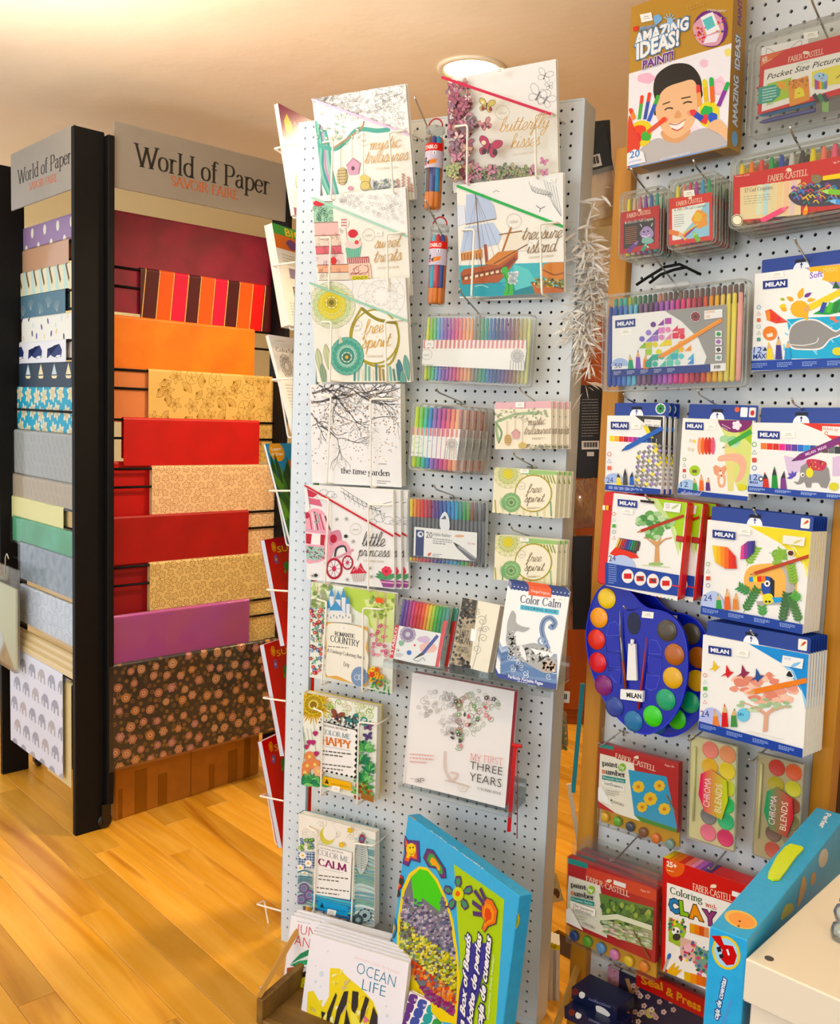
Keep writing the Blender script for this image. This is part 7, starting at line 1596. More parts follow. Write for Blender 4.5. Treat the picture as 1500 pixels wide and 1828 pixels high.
# plastipastel fox
def art_fox(p):
    p.fill('f0efe8');r=p.rng;p.poly([(840,925),(1030,936),(1020,1300),(960,1310),(900,1200),(880,1010)],'d5dc8a',smooth=False);p.poly([(1000,936),(1030,937),(1025,1060),(960,1000)],'a8c83a');[p.blob(r.uniform(850,950),r.uniform(1030,1080),30,20,c_)for c_ in['a8d0a0','8ac490','bcdcb0','9accb0']];p.poly([(880,1080),(940,1085),(930,1310),(900,1310)],'e0d890');p.poly([(860,1120),(960,1110),(1000,1160),(980,1240),(940,1260),(965,1190),(930,1150),(850,1150)],'e8b49a',smooth=True)
    p.poly([(820,1180),(835,1170),(862,1185),(885,1172),(895,1190),(880,1225),(850,1235),(825,1215)],'e0a080',smooth=False);p.poly([(850,1210),(868,1205),(866,1228),(854,1230)],'f2eee6');p.poly([(845,1228),(885,1225),(882,1285),(850,1285)],'e6b090',smooth=True);p.ell(866,1255,10,22,'f2ece2');p.ell(860,1200,3,3,'3a2a22');p.ell(865,1228,4,3,'3a2a22');p.pencil(1025,990,868,1082,26,'4aa04a','d8c898','2f7a34')
    for k,c_ in enumerate(['e8a07a','e0703a','d0402f','c03a2f','d8607a']):p.ell(748+18*k,1068,12,48,c_,n=12)
    for x,y in((700,1040),(718,1043),(692,1085),(712,1090)):p.ell(x,y,8,10,'dcd4c0');p.ell(720,1045,7,8,'e8d040')
    p.ell(940,930,92,66,'7a2a62',n=20,a0=0,a1=180);p.flower(948,958,26,'f0e6ee','f0e6ee',5);p.greek(868,945,915,975,2,'e0c8d8',4,.5);milan(p,672,940,98,40,.04);sticker(p,808,966,54,30);tri_icons(p,667,1140,30,4);p.ell(722,1200,28,28,'a8cc3a');p.rect(710,1196,734,1212,'6a5a3a');p.ell(685,1305,58,58,'a9c8e4',n=18,a0=180,a1=360);count(p,'12',648,1288,40,28);three_tips(p,758,1308,92,['4aa04a','e0703a','5a2a72']);p.ell(975,1290,24,18,'d8d03a')
    base_band(p,(636,1292),(1016,1352),(1014,1372),(634,1318),1);p.poly([(634,1300),(1016,1340),(1014,1372),(632,1322)],'1f3f96');p.text('Plastipastel',648,1324,752,1335,'dfe8f8',18,'script')
milan_box(q8((656,915),(1030,936),(1014,1372),(634,1318)),.06,.014,'box of twelve plastic pastels with fox picture between two marker boxes',art_fox,Z8,tab=(.05,1.02,.028,'icons'))
# elephant markers
def art_eleph(p):
    p.fill('f0efec');p.poly([(1290,945),(1560,952),(1560,1180),(1490,1060),(1400,990)],'d8402f',smooth=False);p.poly([(1405,962),(1560,968),(1560,1020),(1402,1008)],'f2efe8');p.text('MAXI tip',1410,984,1490,988,'d8502f',15);p.ring(1426,1000,8,3,'d8502f')
    for k in range(12):p.line([(1205+14*k,1120+3*k),(1230+13*k,1230-6*k)],12,'d8c4e0')
    p.poly([(1460,1130),(1500,1120),(1500,1230),(1460,1230)],'d8c0dc')
    for k,c_ in enumerate(['e8802f','d8402f','c93a2f','e03a8a','8a3a9a','5a3a9a','2f6ac0','3a9ad8','2f4a8a','3fa05a','5a4a3a','6a6a6a','333']):p.poly([(1076+33*k,1052+1.6*k),(1107+33*k,1053+1.6*k),(1107+33*k,1086+2*k),(1076+33*k,1085+2*k)],c_)
    p.poly([(1285,1240),(1290,1180),(1340,1145),(1400,1145),(1440,1190),(1448,1250),(1430,1295),(1400,1290),(1385,1265),(1350,1265),(1345,1292),(1320,1290),(1310,1260),(1290,1272),(1270,1275),(1252,1260),(1262,1258),(1275,1262)],'8f8c8a',smooth=False);p.poly([(1320,1150),(1350,1138),(1425,1155),(1415,1195),(1380,1200),(1340,1190)],'c03a52',smooth=True);p.dots(1335,1150,1410,1190,26,4,['e8a82f','7a2a42']);p.ell(1338,1212,20,26,'e8dc3a');p.ell(1300,1222,11,12,'f2f0ec');p.ell(1302,1224,5,6,'222');[p.leaf(1250,1235,34,14,a,'5a4ab0')for a in(-60,-100,-140,170)]
    p.pencil(1560,1010,1240,1150,36,'7a2a72','7a2a72','2a1a28');p.text('MILAN  MAXI',1318,1122,1430,1078,'e0c8e0',14,a=.03);milan(p,1060,986,118,42,.04);sticker(p,1225,1008,70,34);tri_icons(p,1042,1060,42,4);p.ell(1050,1290,70,72,'a9bce4',n=18,a0=180,a1=360);count(p,'12',1018,1252,42,32);p.text('MAXI',1018,1268,1060,1272,NAVY,13,a=.03);p.ell(1078,1245,14,14,'333');p.ell(1078,1245,8,8,'f0efec');three_tips(p,1150,1300,125,['c93a2f','2f8a3a','7a3a82'],True);p.ell(1468,1285,26,22,'d8d03a');base_band(p,(1008,1282),(1560,1330),(1560,1372),(1006,1312))
milan_box(q8((1030,940),(1560,952),(1560,1372),(1006,1312)),.06,.022,'box of twelve maxi tip markers with grey elephant picture',art_eleph,Z8,tab=(.06,1.0,.028,'none'))
# red case with tree
def art_tree24(p):
    r=p.rng;p.poly([(288,60),(682,104),(628,640),(243,562)],'efeeea');p.poly([(470,82),(682,104),(645,380),(620,260),(560,150)],'a8cc4a',smooth=False);p.poly([(470,82),(520,88),(600,220),(640,330),(635,400),(590,240)],'c8dc9a')
    for _ in range(50):
        a=r.uniform(0,6.283);k=math.sqrt(r.random());p.blob(508+95*k*math.cos(a),235+66*k*math.sin(a),r.uniform(14,26),r.uniform(10,20),r.choice(['6aa05a','8ab87a','4f8a4a','a5c894','7aac6a','b9d4a8']))
    p.poly([(505,440),(512,340),(480,300),(520,320),(545,300),(530,345),(535,440)],'d0a070');p.line([(520,350),(560,310),(600,300)],7,'c8986a',smooth=True);p.line([(515,345),(470,305),(450,300)],6,'c8986a',smooth=True);p.ell(515,440,40,10,'9ab87a');p.line([(440,445),(590,458)],4,'c8d8a8')
    p.pencil(664,182,412,272,16,'a83a1f','c98a5a','3a2014');p.poly([(298,352),(318,300),(430,318),(410,385)],'3a3a42');[p.line([(322+12*k,304+2*k),(302+13*k,352+2*k)],8,c_)for k,c_ in enumerate(['e8c85a','e0803a','d83a3a','a03a7a','4a3a9a','2f6ab0','2f9a7a','3f8a3a','6a5a3a','4a3a2a'])];p.poly([(268,385),(300,350),(408,385),(425,408),(330,412)],'d8402f')
    p.ell(330,470,78,78,'b5c4e6',n=18,a0=200,a1=350);count(p,'24',265,424,36,30);p.poly([(245,432),(640,500),(632,612),(243,552)],'1f3f96');p.greek(262,440,305,545,9,'a9c0ea',3,.1)
    for k,(x,y)in enumerate(((365,505),(432,518),(500,530),(570,543))):p.ell(x,y,32,38,'ece9e4');p.rect(x-20,y-14,x+20,y+14,'c9301f');(p.line([(x-10,y-8),(x+14,y+4)],12,'4a3a3a')if k in(1,2)else None)
    [p.ell(262+20*k,568+3.6*k,4,4,['e8d8b0','c93a2f','e8a03a','3a6ab0','3a9a5a','222'][k%6],n=7)for k in range(18)]
    milan(p,312,92,104,38,.10);sticker(p,365,158,60,26,6);p.poly([(562,110),(652,118),(645,166),(556,155)],'f0efec');p.text('ERGO',570,128,592,130,'8a8884',11);p.text('GRIP',570,142,592,144,'8a8884',11);p.leaf(600,145,50,14,-30,'b8cc9a');tri_icons(p,292,172,32,5);p.poly(rr_slot:=[(434,96),(508,104),(508,118),(434,108)],'2a1410')
mw,w,h=place(FR,q9((238,58),(690,106),(636,642),(190,542)),.10);t=thing('pencil_case_set','red plastic pencil case wrapped in a card with green tree','pencils',mw,'red pencil cases')
M_RED=mat('red_plastic','cf3312',.35);m=MB();m.loft([rrect(.003,w-.003,.003,h-.003,.008),rrect(0,w,0,h,.01),rrect(0,w,0,h,.01),rrect(.003,w-.003,.003,h-.003,.008)],(-.026,-.023,-.003,0));m.build('case_body',M_RED,t)
m=MB();m.bbox(w*.905,w*.99,h*.60,h*.66,0,.003,.001);m.build('clasp',mat('red_dark','a82a10',.4),t);m=MB();m.bbox(w*.90,w*1.0,h*.14,h*.16,0,.002,.0008);m.build('hinge_ridge',M_RED,t)
p=Print(mw,0,0,w,0,h);p.z(*Z9);art_tree24(p);p.poly([(232,125),(246,126),(245,152),(231,150)],'f2ece4');p.poly([(250,126),(265,127),(264,152),(249,151)],'e8c03a');p.poly([(678,180),(728,185),(726,212),(676,208)],'241512');p.build('card_sleeve',t,.35)
for k in range(2):dup(t,mw@Matrix.Translation((.018+.012*k,-.002,-.029*(k+1))),nth('red plastic pencil case on the same hook',k),'red pencil cases')
# toucan pencils
def art_toucan(p):
    r=p.rng;p.fill('efeeea');p.poly([(1010,235),(1350,265),(1330,480),(1290,430),(1180,330)],'e8d82a',smooth=False);p.poly([(1180,300),(1290,400),(1325,520),(1328,470),(1260,350)],'f0e890')
    p.poly([(985,520),(1010,460),(1080,440),(1200,440),(1260,470),(1265,600),(1200,640),(1060,600),(1000,570)],'eeb868',smooth=True);p.poly([(1225,440),(1260,430),(1262,560),(1230,720),(1205,720)],'b0aca6');p.poly([(1050,640),(1240,630),(1280,690),(1180,660),(1060,665)],'b0aca6');p.line([(1180,430),(1220,520),(1210,640)],18,'b8b4ae',smooth=True)
    p.poly([(1090,510),(1130,512),(1148,540),(1145,600),(1125,640),(1090,605),(1078,560)],'2a4a9a',smooth=True);p.poly([(1125,510),(1150,530),(1148,620),(1130,645)],'22201f');p.poly([(1012,512),(1050,500),(1095,515),(1095,545),(1050,535),(1015,535)],'e8c83a',smooth=False);[p.poly([(1012+22*k,512-2*k),(1034+22*k,508-2*k),(1036+22*k,536),(1014+22*k,536)],c_)for k,c_ in enumerate(['3a8ad0','e8d83a','d8402f','e8803a'])];p.ell(1110,545,16,17,'f2f0ec');p.ell(1110,545,7,8,'1a1818');p.poly([(1085,610),(1130,600),(1145,640),(1100,655)],'e8dc3a',smooth=True);p.poly([(1135,620),(1185,618),(1205,640),(1150,650)],'3a9ad8',smooth=False);[p.ell(1105+18*k,642,7,6,'222')for k in range(2)]
    for x,y,a,n,c_ in((1000,450,-60,7,'8ab84a'),(1120,380,10,6,'7fae4a'),(1150,470,-70,7,'8ab84a'),(985,700,-60,9,'3f7a3a'),(1090,730,-95,4,'4f9a4a'),(1190,760,-80,10,'3f6a3a'),(1290,760,-110,9,'4a7a3f'),(1260,560,-100,7,'8ab84a'),(1030,600,-150,5,'3f8a4a'),(1300,640,-140,4,'5aa84a')):
        x1,y1=x+n*17*math.cos(rad(a)),y+n*17*math.sin(rad(a));p.line([(x,y),(x1,y1)],3,c_)
        for k in range(1,n):X,Y=x+k*17*math.cos(rad(a)),y+k*17*math.sin(rad(a));p.leaf(X,Y,34,13,a-50,c_);p.leaf(X,Y,34,13,a+50,c_)
    p.pencil(1345,395,1020,498,18,'b0461f','c98a5a','3a2014')
    for(P,cs)in(([(820,340),(900,350),(945,400),(952,465),(890,465),(835,430)],['e8d02a','e8b42a','e8902f','e0702f','d8402f','c93a2f']),([(975,345),(1010,318),(1050,315),(1045,375),(1005,412),(970,415)],['d84a8a','8a3a8a','4a3a8a','2f2a7a'])):
        x0,x1=min(q[0]for q in P),max(q[0]for q in P)
        for k,c_ in enumerate(cs):
            a,b=x0+(x1-x0)*k/len(cs),x0+(x1-x0)*(k+1)/len(cs);Q_=clip_poly(P,a,b,-9e9,9e9)
            if len(Q_)>2:p.poly(Q_,c_)
    milan(p,822,256,122,42,.11);sticker(p,994,266,62,32,6);p.poly([(1200,285),(1318,298),(1312,345),(1196,330)],'efece2');p.leaf(1255,330,50,14,-25,'d8cc8a');p.poly([(1218,380),(1230,362),(1254,365),(1264,384),(1250,402),(1228,398)],'efe2c0');p.poly([(1224,381),(1233,368),(1251,370),(1258,384),(1248,396),(1231,393)],'4a2a1a');tri_icons(p,798,440,38,4);p.ell(820,680,66,95,'b5c4e6',n=18,a0=180,a1=360);count(p,'24',776,636,44,34);three_tips(p,900,685,118,['3f9a4a','d86a3a','d88a4a']);base_band(p,(762,662),(1312,765),(1306,822),(757,706))
milan_box(q9((792,205),(1344,266),(1304,820),(757,704)),.095,.010,'box of twenty four pencils with toucan picture, foremost of its row',art_toucan,Z9,tab=(.02,1.0,.026,'card'),yaw=-2,copies=5,group='toucan pencil boxes',copy_label='toucan pencil box in its row')
# bird tree watercolour pencils
def art_birds(p):
    r=p.rng;p.fill('f0efeb');p.poly([(1010,868),(1338,920),(1325,1220),(1300,1130),(1200,980)],'2a8ad0',smooth=False);p.poly([(1180,960),(1290,1100),(1318,1240),(1322,1180),(1250,1010)],'9acdf0')
    for _ in range(60):
        a=r.uniform(0,6.283);k=math.sqrt(r.random());p.blob(1095+165*k*math.cos(a),1110+78*k*math.sin(a)+20*math.cos(a),r.uniform(18,34),r.uniform(12,22),r.choice(['e8b4a0','e09a86','f0c8b4','d88a76','eec0ac']))
    for _ in range(22):p.blob(r.uniform(960,1240),r.uniform(1165,1225),r.uniform(14,26),9,r.choice(['a8c49a','9ab88c','c4d4b0','d8c0a8']))
    p.poly([(1088,1340),(1096,1250),(1060,1200),(1105,1235),(1150,1200),(1118,1255),(1114,1335)],'d8a890');p.line([(1100,1250),(1180,1210),(1230,1205)],6,'d8a890',smooth=True);p.line([(1096,1245),(1020,1195),(980,1185)],6,'d8a890',smooth=True);p.line([(1000,1330),(1200,1380)],3,'e0dccc')
    for x,y,s_,c_ in((828,985,34,'e0c02f'),(898,1015,40,'c9302f'),(982,1015,42,'8a2a4a'),(1058,1035,42,'2a4a8a')):p.poly([(x-s_*.9,y+s_*.7),(x-s_*.2,y+s_*.2),(x-s_*.1,y-s_*.9),(x+s_*.4,y),(x+s_*.9,y+s_*.1),(x+s_*.3,y+s_*.6),(x+s_*.1,y+s_*.9),(x-s_*.2,y+s_*.5)],c_,smooth=False)
    p.pencil(1325,1062,1000,1132,28,'e0843a','d8a070','e09a5a');milan(p,798,876,122,42,.14);sticker(p,980,918,66,34,8);p.poly([(1196,928),(1308,948),(1300,1002),(1190,982)],'f0efec');p.text('WATER',1202,950,1240,956,'7aa8d0',12);p.leaf(1240,990,60,18,-25,'8ac0e4');p.poly([(1210,1040),(1232,1005),(1256,1048)],'f0efec',smooth=True);p.poly([(1216,1038),(1232,1012),(1250,1043)],'15161a',smooth=True);tri_icons(p,780,1035,36,5);p.ell(810,1300,66,92,'b5bce6',n=18,a0=180,a1=360);count(p,'24',760,1258,44,34);three_tips(p,885,1312,128,['e0844a','c9302f','4a8a4a']);p.ell(985,1248,34,36,'7ac4e0');p.text('24+',955,1252,990,1256,'2f7aa0',20,a=.02)
    base_band(p,(748,1280),(1306,1430),(1300,1482),(744,1326))
milan_box(q9((767,822),(1334,922),(1300,1480),(744,1325)),.105,.010,'box of twenty four watercolour pencils with birds and pink tree, foremost of its row',art_birds,Z9,tab=(.02,1.0,.028,'card'),yaw=-2,copies=6,group='watercolour pencil boxes',copy_label='watercolour pencil box with pink tree in its row')
# -- paint palettes
OUT=[(238,556),(195,598),(158,690),(140,810),(150,940),(185,1060),(240,1175),(310,1265),(385,1328),(455,1352),(530,1330),(595,1275),(645,1190),(675,1080),(682,960),(672,850),(640,770),(590,715),(530,690),(475,680),(430,650),(395,608),(350,570),(290,548)]
mw,w,h=place(FR,q9((140,560),(685,560),(685,1345),(140,1345)),.085,roll=0,lean=-2);t=thing('paint_palette','blue plastic paint palette with round paints, white logo label and brushes, front one','paint set',mw,'blue paint palettes')
pp=Print(mw,0,0,w,0,h);pp.z(*Z9);loc=lambda pts:[pp.m(*q)for q in pts];M_BLUE=mat('blue_plastic','14209c',.25)
body=crom(loc(OUT),True,3);hole=crom(loc([(362,740),(375,705),(405,700),(428,730),(430,780),(412,815),(385,818),(365,785)]),True,2)
m=MB();m.prism(body,-.009,0);m.build('palette_body',M_BLUE,t)
m=MB();m.tube([(x,y,0)for x,y in body],.0016,5,closed=True);m.build('rim',mat('blue_rim','2a3ac8',.25),t)
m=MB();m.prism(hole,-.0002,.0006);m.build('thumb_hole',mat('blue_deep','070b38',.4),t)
sc_=pp.u
def pan(x,y,c_,r=46):
    X,Y=pp.m(x,y);m=MB();R=r*sc_;m.lathe([(R*1.12,0),(R*1.1,.0022),(R*1.0,.0018),(R*.97,.0026),(R*.8,.0038),(R*.4,.0046),(R*.02,.0048)],18);o=m.build('paint_pan',mat('paint_'+c_,c_,.35,coat=.25),t);o.location=(X,Y,0)
for x,y,c_ in((252,625,'e8c81c'),(210,728,'eda21f'),(196,845,'d83f2c'),(203,968,'cf2338'),(234,1090,'7a1f6a'),(293,1205,'2a3f8f'),(394,1282,'1f6a9a'),(498,1255,'4fc83f'),(568,1167,'1f9a6a'),(605,1050,'d8aa2f'),(614,925,'a8622a'),(574,797,'4a4234')):pan(x,y,c_,47)
for P in([(262,760),(300,748),(318,775),(318,822),(250,825)],[(248,838),(318,832),(322,905),(252,910)],[(254,922),(322,918),(325,992),(260,998)],[(262,1010),(326,1006),(326,1082),(300,1075),(275,1045)],[(480,845),(520,850),(545,900),(542,925),(476,920)],[(474,935),(543,940),(540,1025),(468,1020)],[(466,1035),(538,1040),(520,1105),(490,1118),(460,1105)]):
    m=MB();m.prism(loc(P),.0,.0008);o=m.build('mixing_well',mat('blue_well','1018a0',.15),t);m=MB();m.tube([(x,y,.0008)for x,y in loc(P)],.0009,4,closed=True);m.build('well_edge',mat('blue_edge','5a6ae0',.25),o)
a,b,c_,d_=loc([(328,690),(333,830),(345,960),(358,1105)]);m=MB();m.tube([(*c_,.006),(*d_,.005)],.003,8);bo=m.build('brush',mat('brush_wood','8a3a22',.4),t);m=MB();m.tube([(*b,.006),(*c_,.006)],[.0022,.003],8);m.tube([(*a,.006),(*b,.006)],[.0006,.0024],6);m.build('ferrule',mat('ferrule','9a9894',.3,metal=.6),bo)
a,b,c_=loc([(472,835),(448,1050),(428,1215)]);m=MB();m.tube([(*a,.006),(*b,.005),(*c_,.005)],[.0008,.0022,.0026],8);m.build('brush',mat('brush_red','a82a22',.4),t)
P=loc([(375,865),(412,868),(420,1062),(366,1060)]);m=MB();m.prism(P,.001,.007);o=m.build('paint_tube',mat('tube_white','e9e9e6',.35),t);m=MB();X,Y=pp.m(393,858);m.lathe([(.004,-.006),(.004,.006)],8,Matrix.Translation((X,Y,.004))@Matrix.Rotation(rad(90),4,'X'));m.build('tube_cap',mat('tube_white','e9e9e6',.35),o)
P=loc([(336,1108),(455,1118),(452,1176),(334,1160)]);m=MB();m.prism(P,.0,.0085);m.build('logo_label',mat('label_white','eeeeea',.4),t)
p=Print(mw,.0085,0,w,0,h);p.z(*Z9);p.text('MILAN',357,1153,436,1162,'16161c',24,a=.035);sticker(p,0,0,.1,.1);p.build('logo_print',t,.4)
p=Print(mw,.0006,0,w,0,h);p.z(*Z9);sticker(p,470,713,62,34,6);p.text('CE',376,1018,398,1020,'555',12);p.build('price_sticker',t,.4)
dup(t,mw@Matrix.Translation((.028,-.006,-.045)),'blue plastic paint palette partly hidden behind the front palette','blue paint palettes')
# hooks on the right board
for x,y,d,lab,ang in((1340,-10,.10,'the Pocket Size Picture case',26),(1230,695,.12,'the twelve gel crayon packs',24),(378,915,.12,'the metallic gel crayons',24),(712,872,.12,'the neon gel crayons',20),(468,1335,.13,'the fifty pen case',26),(1255,1290,.11,'the whale pencil box',24)):hook(FR,*q7((x,y))[0],d,d,'chrome peg hook holding '+lab,angle=ang)
for x,y,d,lab in((338,802,.10,'the fine marker boxes'),(735,785,.12,'the plastic pastel box'),(1240,832,.10,'the elephant marker box')):hook(FR,*q8((x,y))[0],d,d,'chrome peg hook holding '+lab,angle=14)
for x,y,d,lab in((455,85,.12,'the red pencil cases'),(1035,165,.115,'the toucan pencil boxes'),(1020,812,.12,'the watercolour pencil boxes'),(338,680,.12,'the paint palettes'),(205,1412,.10,'the yellow flower paint kit'),(680,1388,.10,'the bright paint box'),(1012,1500,.10,'the dark paint box')):hook(FR,*q9((x,y))[0],d,d,'chrome peg hook holding '+lab,angle=-8 if y>1300 else 8)
# -- paint by number kits
def pbn(quad,d,label,pic,paints,cover_pts,zo,th=.02,extra=0,bz=None):
    mw,w,h=place(FR,quad,d);t=thing('painting_kit',label,'paint set',mw,'paint by number kits')
    m=MB();m.box(.002,w-.002,h*.20,h*.985,-th+.002,-.002);m.build('box_body',mat('carton_red','b0241c',.4),t)
    p=Print(mw,-.002,.002,w-.002,h*.20,h*.985);p.z(*zo);pic(p);p.build('front_print',t,.35)
    m=MB();m.box(.003,w-.003,.004,h*.2,-th+.004,-th*.55);m.build('paint_tray',mat('amber_tray','c99a2f',.35),t)
    q=Print(mw,0,0,w,0,h);q.z(*zo)
    for(x,y),c_ in zip(cover_pts,paints):
        X,Y=q.m(x,y);m=MB();R=w/6*.32;m.lathe([(R*.95,-th*.55),(R,-th*.3),(R,-.003),(R*.8,-.001),(R*.3,-.0005)],14);o=m.build('paint_pot',mat('paint_'+c_,c_,.3,coat=.4),t);o.location=(X,Y,0)
    b=MB();b.loft([rrect(0,w,0,h,.004),rrect(0,w,0,h,.004)],(-th,0));b.build('clear_sleeve',clear_mat('clear_plastic','fcfdfc',.10,.06,.02),t)
    m=MB();m.prism(rrect(w*.02,w*.98,h,h+.03,.004),-th*.5,-th*.5+.0005);m.build('hang_flap',clear_mat('clear_plastic','fcfdfc',.10,.06,.02),t)
    return t,mw,w,h
def pbn_head(p,ox,oy,k,sl):
    """shared lettering; (ox,oy) = origin of the word 'paint', k = scale"""
    S=lambda a,b:(ox+a*k,oy+b*k+a*k*sl)
    p.text('paint',*S(0,0),*S(76,0),'2f2a26',24*k,'serif',.16,.09);p.ell(*S(98,-6),19*k,20*k,'8ab83a');p.text('by',*S(86,2),*S(110,2),'f2f0e6',18*k,'serif',.16,.09);p.text('n',*S(0,40),*S(16,40),'d8702f',24*k,'serif',.18,.1);p.text('umber',*S(18,40),*S(116,40),'2f2a26',24*k,'serif',.16,.09)
    p.poly([S(0,50),S(114,50),S(114,70),S(0,70)],'2f8a82');p.text('Museum Series',*S(5,65),*S(108,65),'dff0ea',11*k)
def d_sunflower(p):
    r=p.rng;p.poly([(295,95),(700,190),(690,545),(292,400)],'b0241c');p.poly([(295,60),(380,78),(375,108),(295,92)],'2f8a82');p.poly([(310,125),(475,168),(520,470),(385,420),(300,360)],'efe9d8',smooth=False);p.poly([(390,112),(690,190),(690,235),(390,150)],'b0241c');faber(p,385,148,585,215,24);p.text('Ages 8+',630,185,680,198,'f2d8c8',10)
    p.poly([(450,205),(640,240),(690,480),(690,545),(520,470),(480,432)],'3a9ac0');p.poly([(482,430),(690,500),(690,545),(520,470)],'4a8a3a')
    for x,y,R in((500,290,30),(560,350,34),(605,285,28),(630,400,30),(520,390,26)):p.flower(x,y,R,'e8c02f','c9801f',8)
    p.line([(640,330),(690,420)],7,'8a5a2f');pbn_head(p,322,182,1.0,.18);p.poly([(320,252),(430,285),(435,315),(320,280)],'f6f2e6');p.text('Sunflowers',330,276,424,300,'7a746a',15,'serif');p.greek(340,300,405,330,3,'9a948a',3,.2);p.text('LOOK!',372,368,428,388,'6a655c',13);p.poly([(362,355),(370,350),(370,362)],'222');p.poly([(292,295),(320,290),(375,385),(292,350)],'f6f4ee',smooth=False)
pbn(q10((298,68),(702,168),(695,612),(294,475)),.075,'paint by number kit with yellow flowers on a blue panel',d_sunflower,['e0b020','6aa83a','3a4250','7a4a32','d8783a','7a9a92'],[(328,443),(390,466),(452,492),(517,520),(580,550),(650,578)],Z10)
def d_bridge(p):
    r=p.rng;p.poly([(150,640),(605,795),(570,1160),(138,960)],'b0241c');p.poly([(148,642),(250,668),(248,698),(146,668)],'2f8a82');p.poly([(155,730),(310,780),(345,1040),(230,990),(140,930)],'efe9d8',smooth=False);p.poly([(245,690),(600,800),(590,860),(235,745)],'cf4a1f');faber(p,240,758,455,838,26);p.poly([(378,752),(438,772),(436,794),(376,774)],'f4f2ec');p.text('Ages 8+',510,805,560,820,'f2d8c8',10)
    p.poly([(305,818),(575,890),(568,1100),(335,1020)],'6a8a42');p.poly([(312,940),(572,1000),(568,1100),(335,1020)],'b5b58a')
    for _ in range(90):x,y=r.uniform(315,570),r.uniform(850,960);p.blob(x,y+(x-310)*.2,11,14,r.choice(['5a7a3a','7a9a4a','4a6a32','9aaa5a','3f5a2a']))
    for _ in range(80):x,y=r.uniform(335,560),r.uniform(950,1020);p.ell(x,y+(x-330)*.25,16,5,r.choice(['c4c89a','a8b884','d0b8b0','8aa06a','b8c4b0','d8d4b8']),rot=14,n=9)
    p.poly([(312,925),(400,918),(572,975),(572,1000),(400,945),(316,950)],'d8dcc0');p.line([(480,1000),(560,1140)],8,'7a5a32');pbn_head(p,170,782,1.0,.24);p.poly([(168,850),(292,895),(290,932),(166,888)],'f6f2e6');p.text('The Japanese',182,878,282,912,'7a746a',13,'serif');p.text('Footbridge',182,895,272,925,'7a746a',13,'serif');p.greek(200,922,250,945,2,'9a948a',3,.25);p.text('LOOK!',228,968,290,995,'6a655c',13);p.poly([(140,895),(170,890),(232,1000),(140,955)],'f6f4ee',smooth=False)
t,mw,w,h=pbn(q10((148,640),(602,792),(572,1255),(136,1062)),.10,'paint by number kit with a green landscape panel',d_bridge,['2a4280','6aa83a','6a9ac8','d88ab8','e0c020','e08a3a'],[(174,1035),(240,1063),(308,1095),(374,1128),(445,1160),(520,1188)],Z10)
for k in range(2):dup(t,mw@Matrix.Translation((.006,.004,-.022*(k+1))),nth('green landscape paint kit on the same hook',k),'paint by number kits')
# -- watercolour pan boxes
def chroma(quad,d,label,cols,g1,g2,side):
    mw,w,h=place(FR,quad,d);t=thing('watercolour_box',label,'paint set',mw);m=MB();m.bbox(0,w,0,h,-.012,-.006,.002);m.build('pan_tray',mat('tray_'+side,side,.4),t)
    k=0
    for j in range(6):
        for i in range(2):
            X,Y=w*(.44+.36*i),h*(.90-.158*j);R=w*.155;m=MB();m.lathe([(R*1.1,-.006),(R*1.1,-.004),(R*1.0,-.0035),(R*.9,-.0045),(R*.05,-.0042)],16);o=m.build('paint_pan',mat('paint_'+cols[k],cols[k],.5),t);o.location=(X,Y,0);k+=1
    m=MB();m.tube([(w*.12,h*.18,-.003),(w*.13,h*.9,-.003)],.0025,6);m.build('brush',mat('brush_clear','d8d49a',.4),t)
    clear_case(t,w,h,.013,r=.004)
    p=Print(mw,.0002,0,w,0,h);P=[(.28,.34),(.48,.27),(.82,.34),(.86,.52),(.74,.72),(.38,.69),(.24,.54)];n=12
    p.poly(P,g1)
    for q in range(n):
        a,b=.28+.58*q/n,.28+.58*(q+1)/n;Q_=clip_poly(P,a,b,0,1);f=q/(n-1);ca,cb=hx(g1),hx(g2);
        if len(Q_)>2:p.poly(Q_,tuple(ca[i]*(1-f)+cb[i]*f for i in range(3)))
    p.text('CHROMA',.48,.64,.50,.36,'e8c8d0',.14);p.text('BLENDS',.72,.66,.74,.39,'e8d8c0',.14);p.build('paper_label',t,.4)
chroma(q10((765,48),(1004,85),(955,610),(722,545)),.07,'clear box of neon watercolour pans with red to yellow label',['e88a7a','e89a6a','e8b83a','e8d03a','e8d84a','d8e02f','c8dc3a','3ac86a','7a7a78','3ab87a','e87a90','d82f6a'],'d02a5a','b8c82a','d8d0a0')
chroma(q10((1090,118),(1332,190),(1275,690),(1048,640)),.07,'clear box of darker watercolour pans with green to red label',['c23a2a','d8602a','b8a83a','d0c83a','c87a3a','9a4a2a','3a8a5a','8a7a4a','7a5a4a','9a8a6a','c85a4a','d0503a'],'2f8a5a','c02a3a','b8a880')
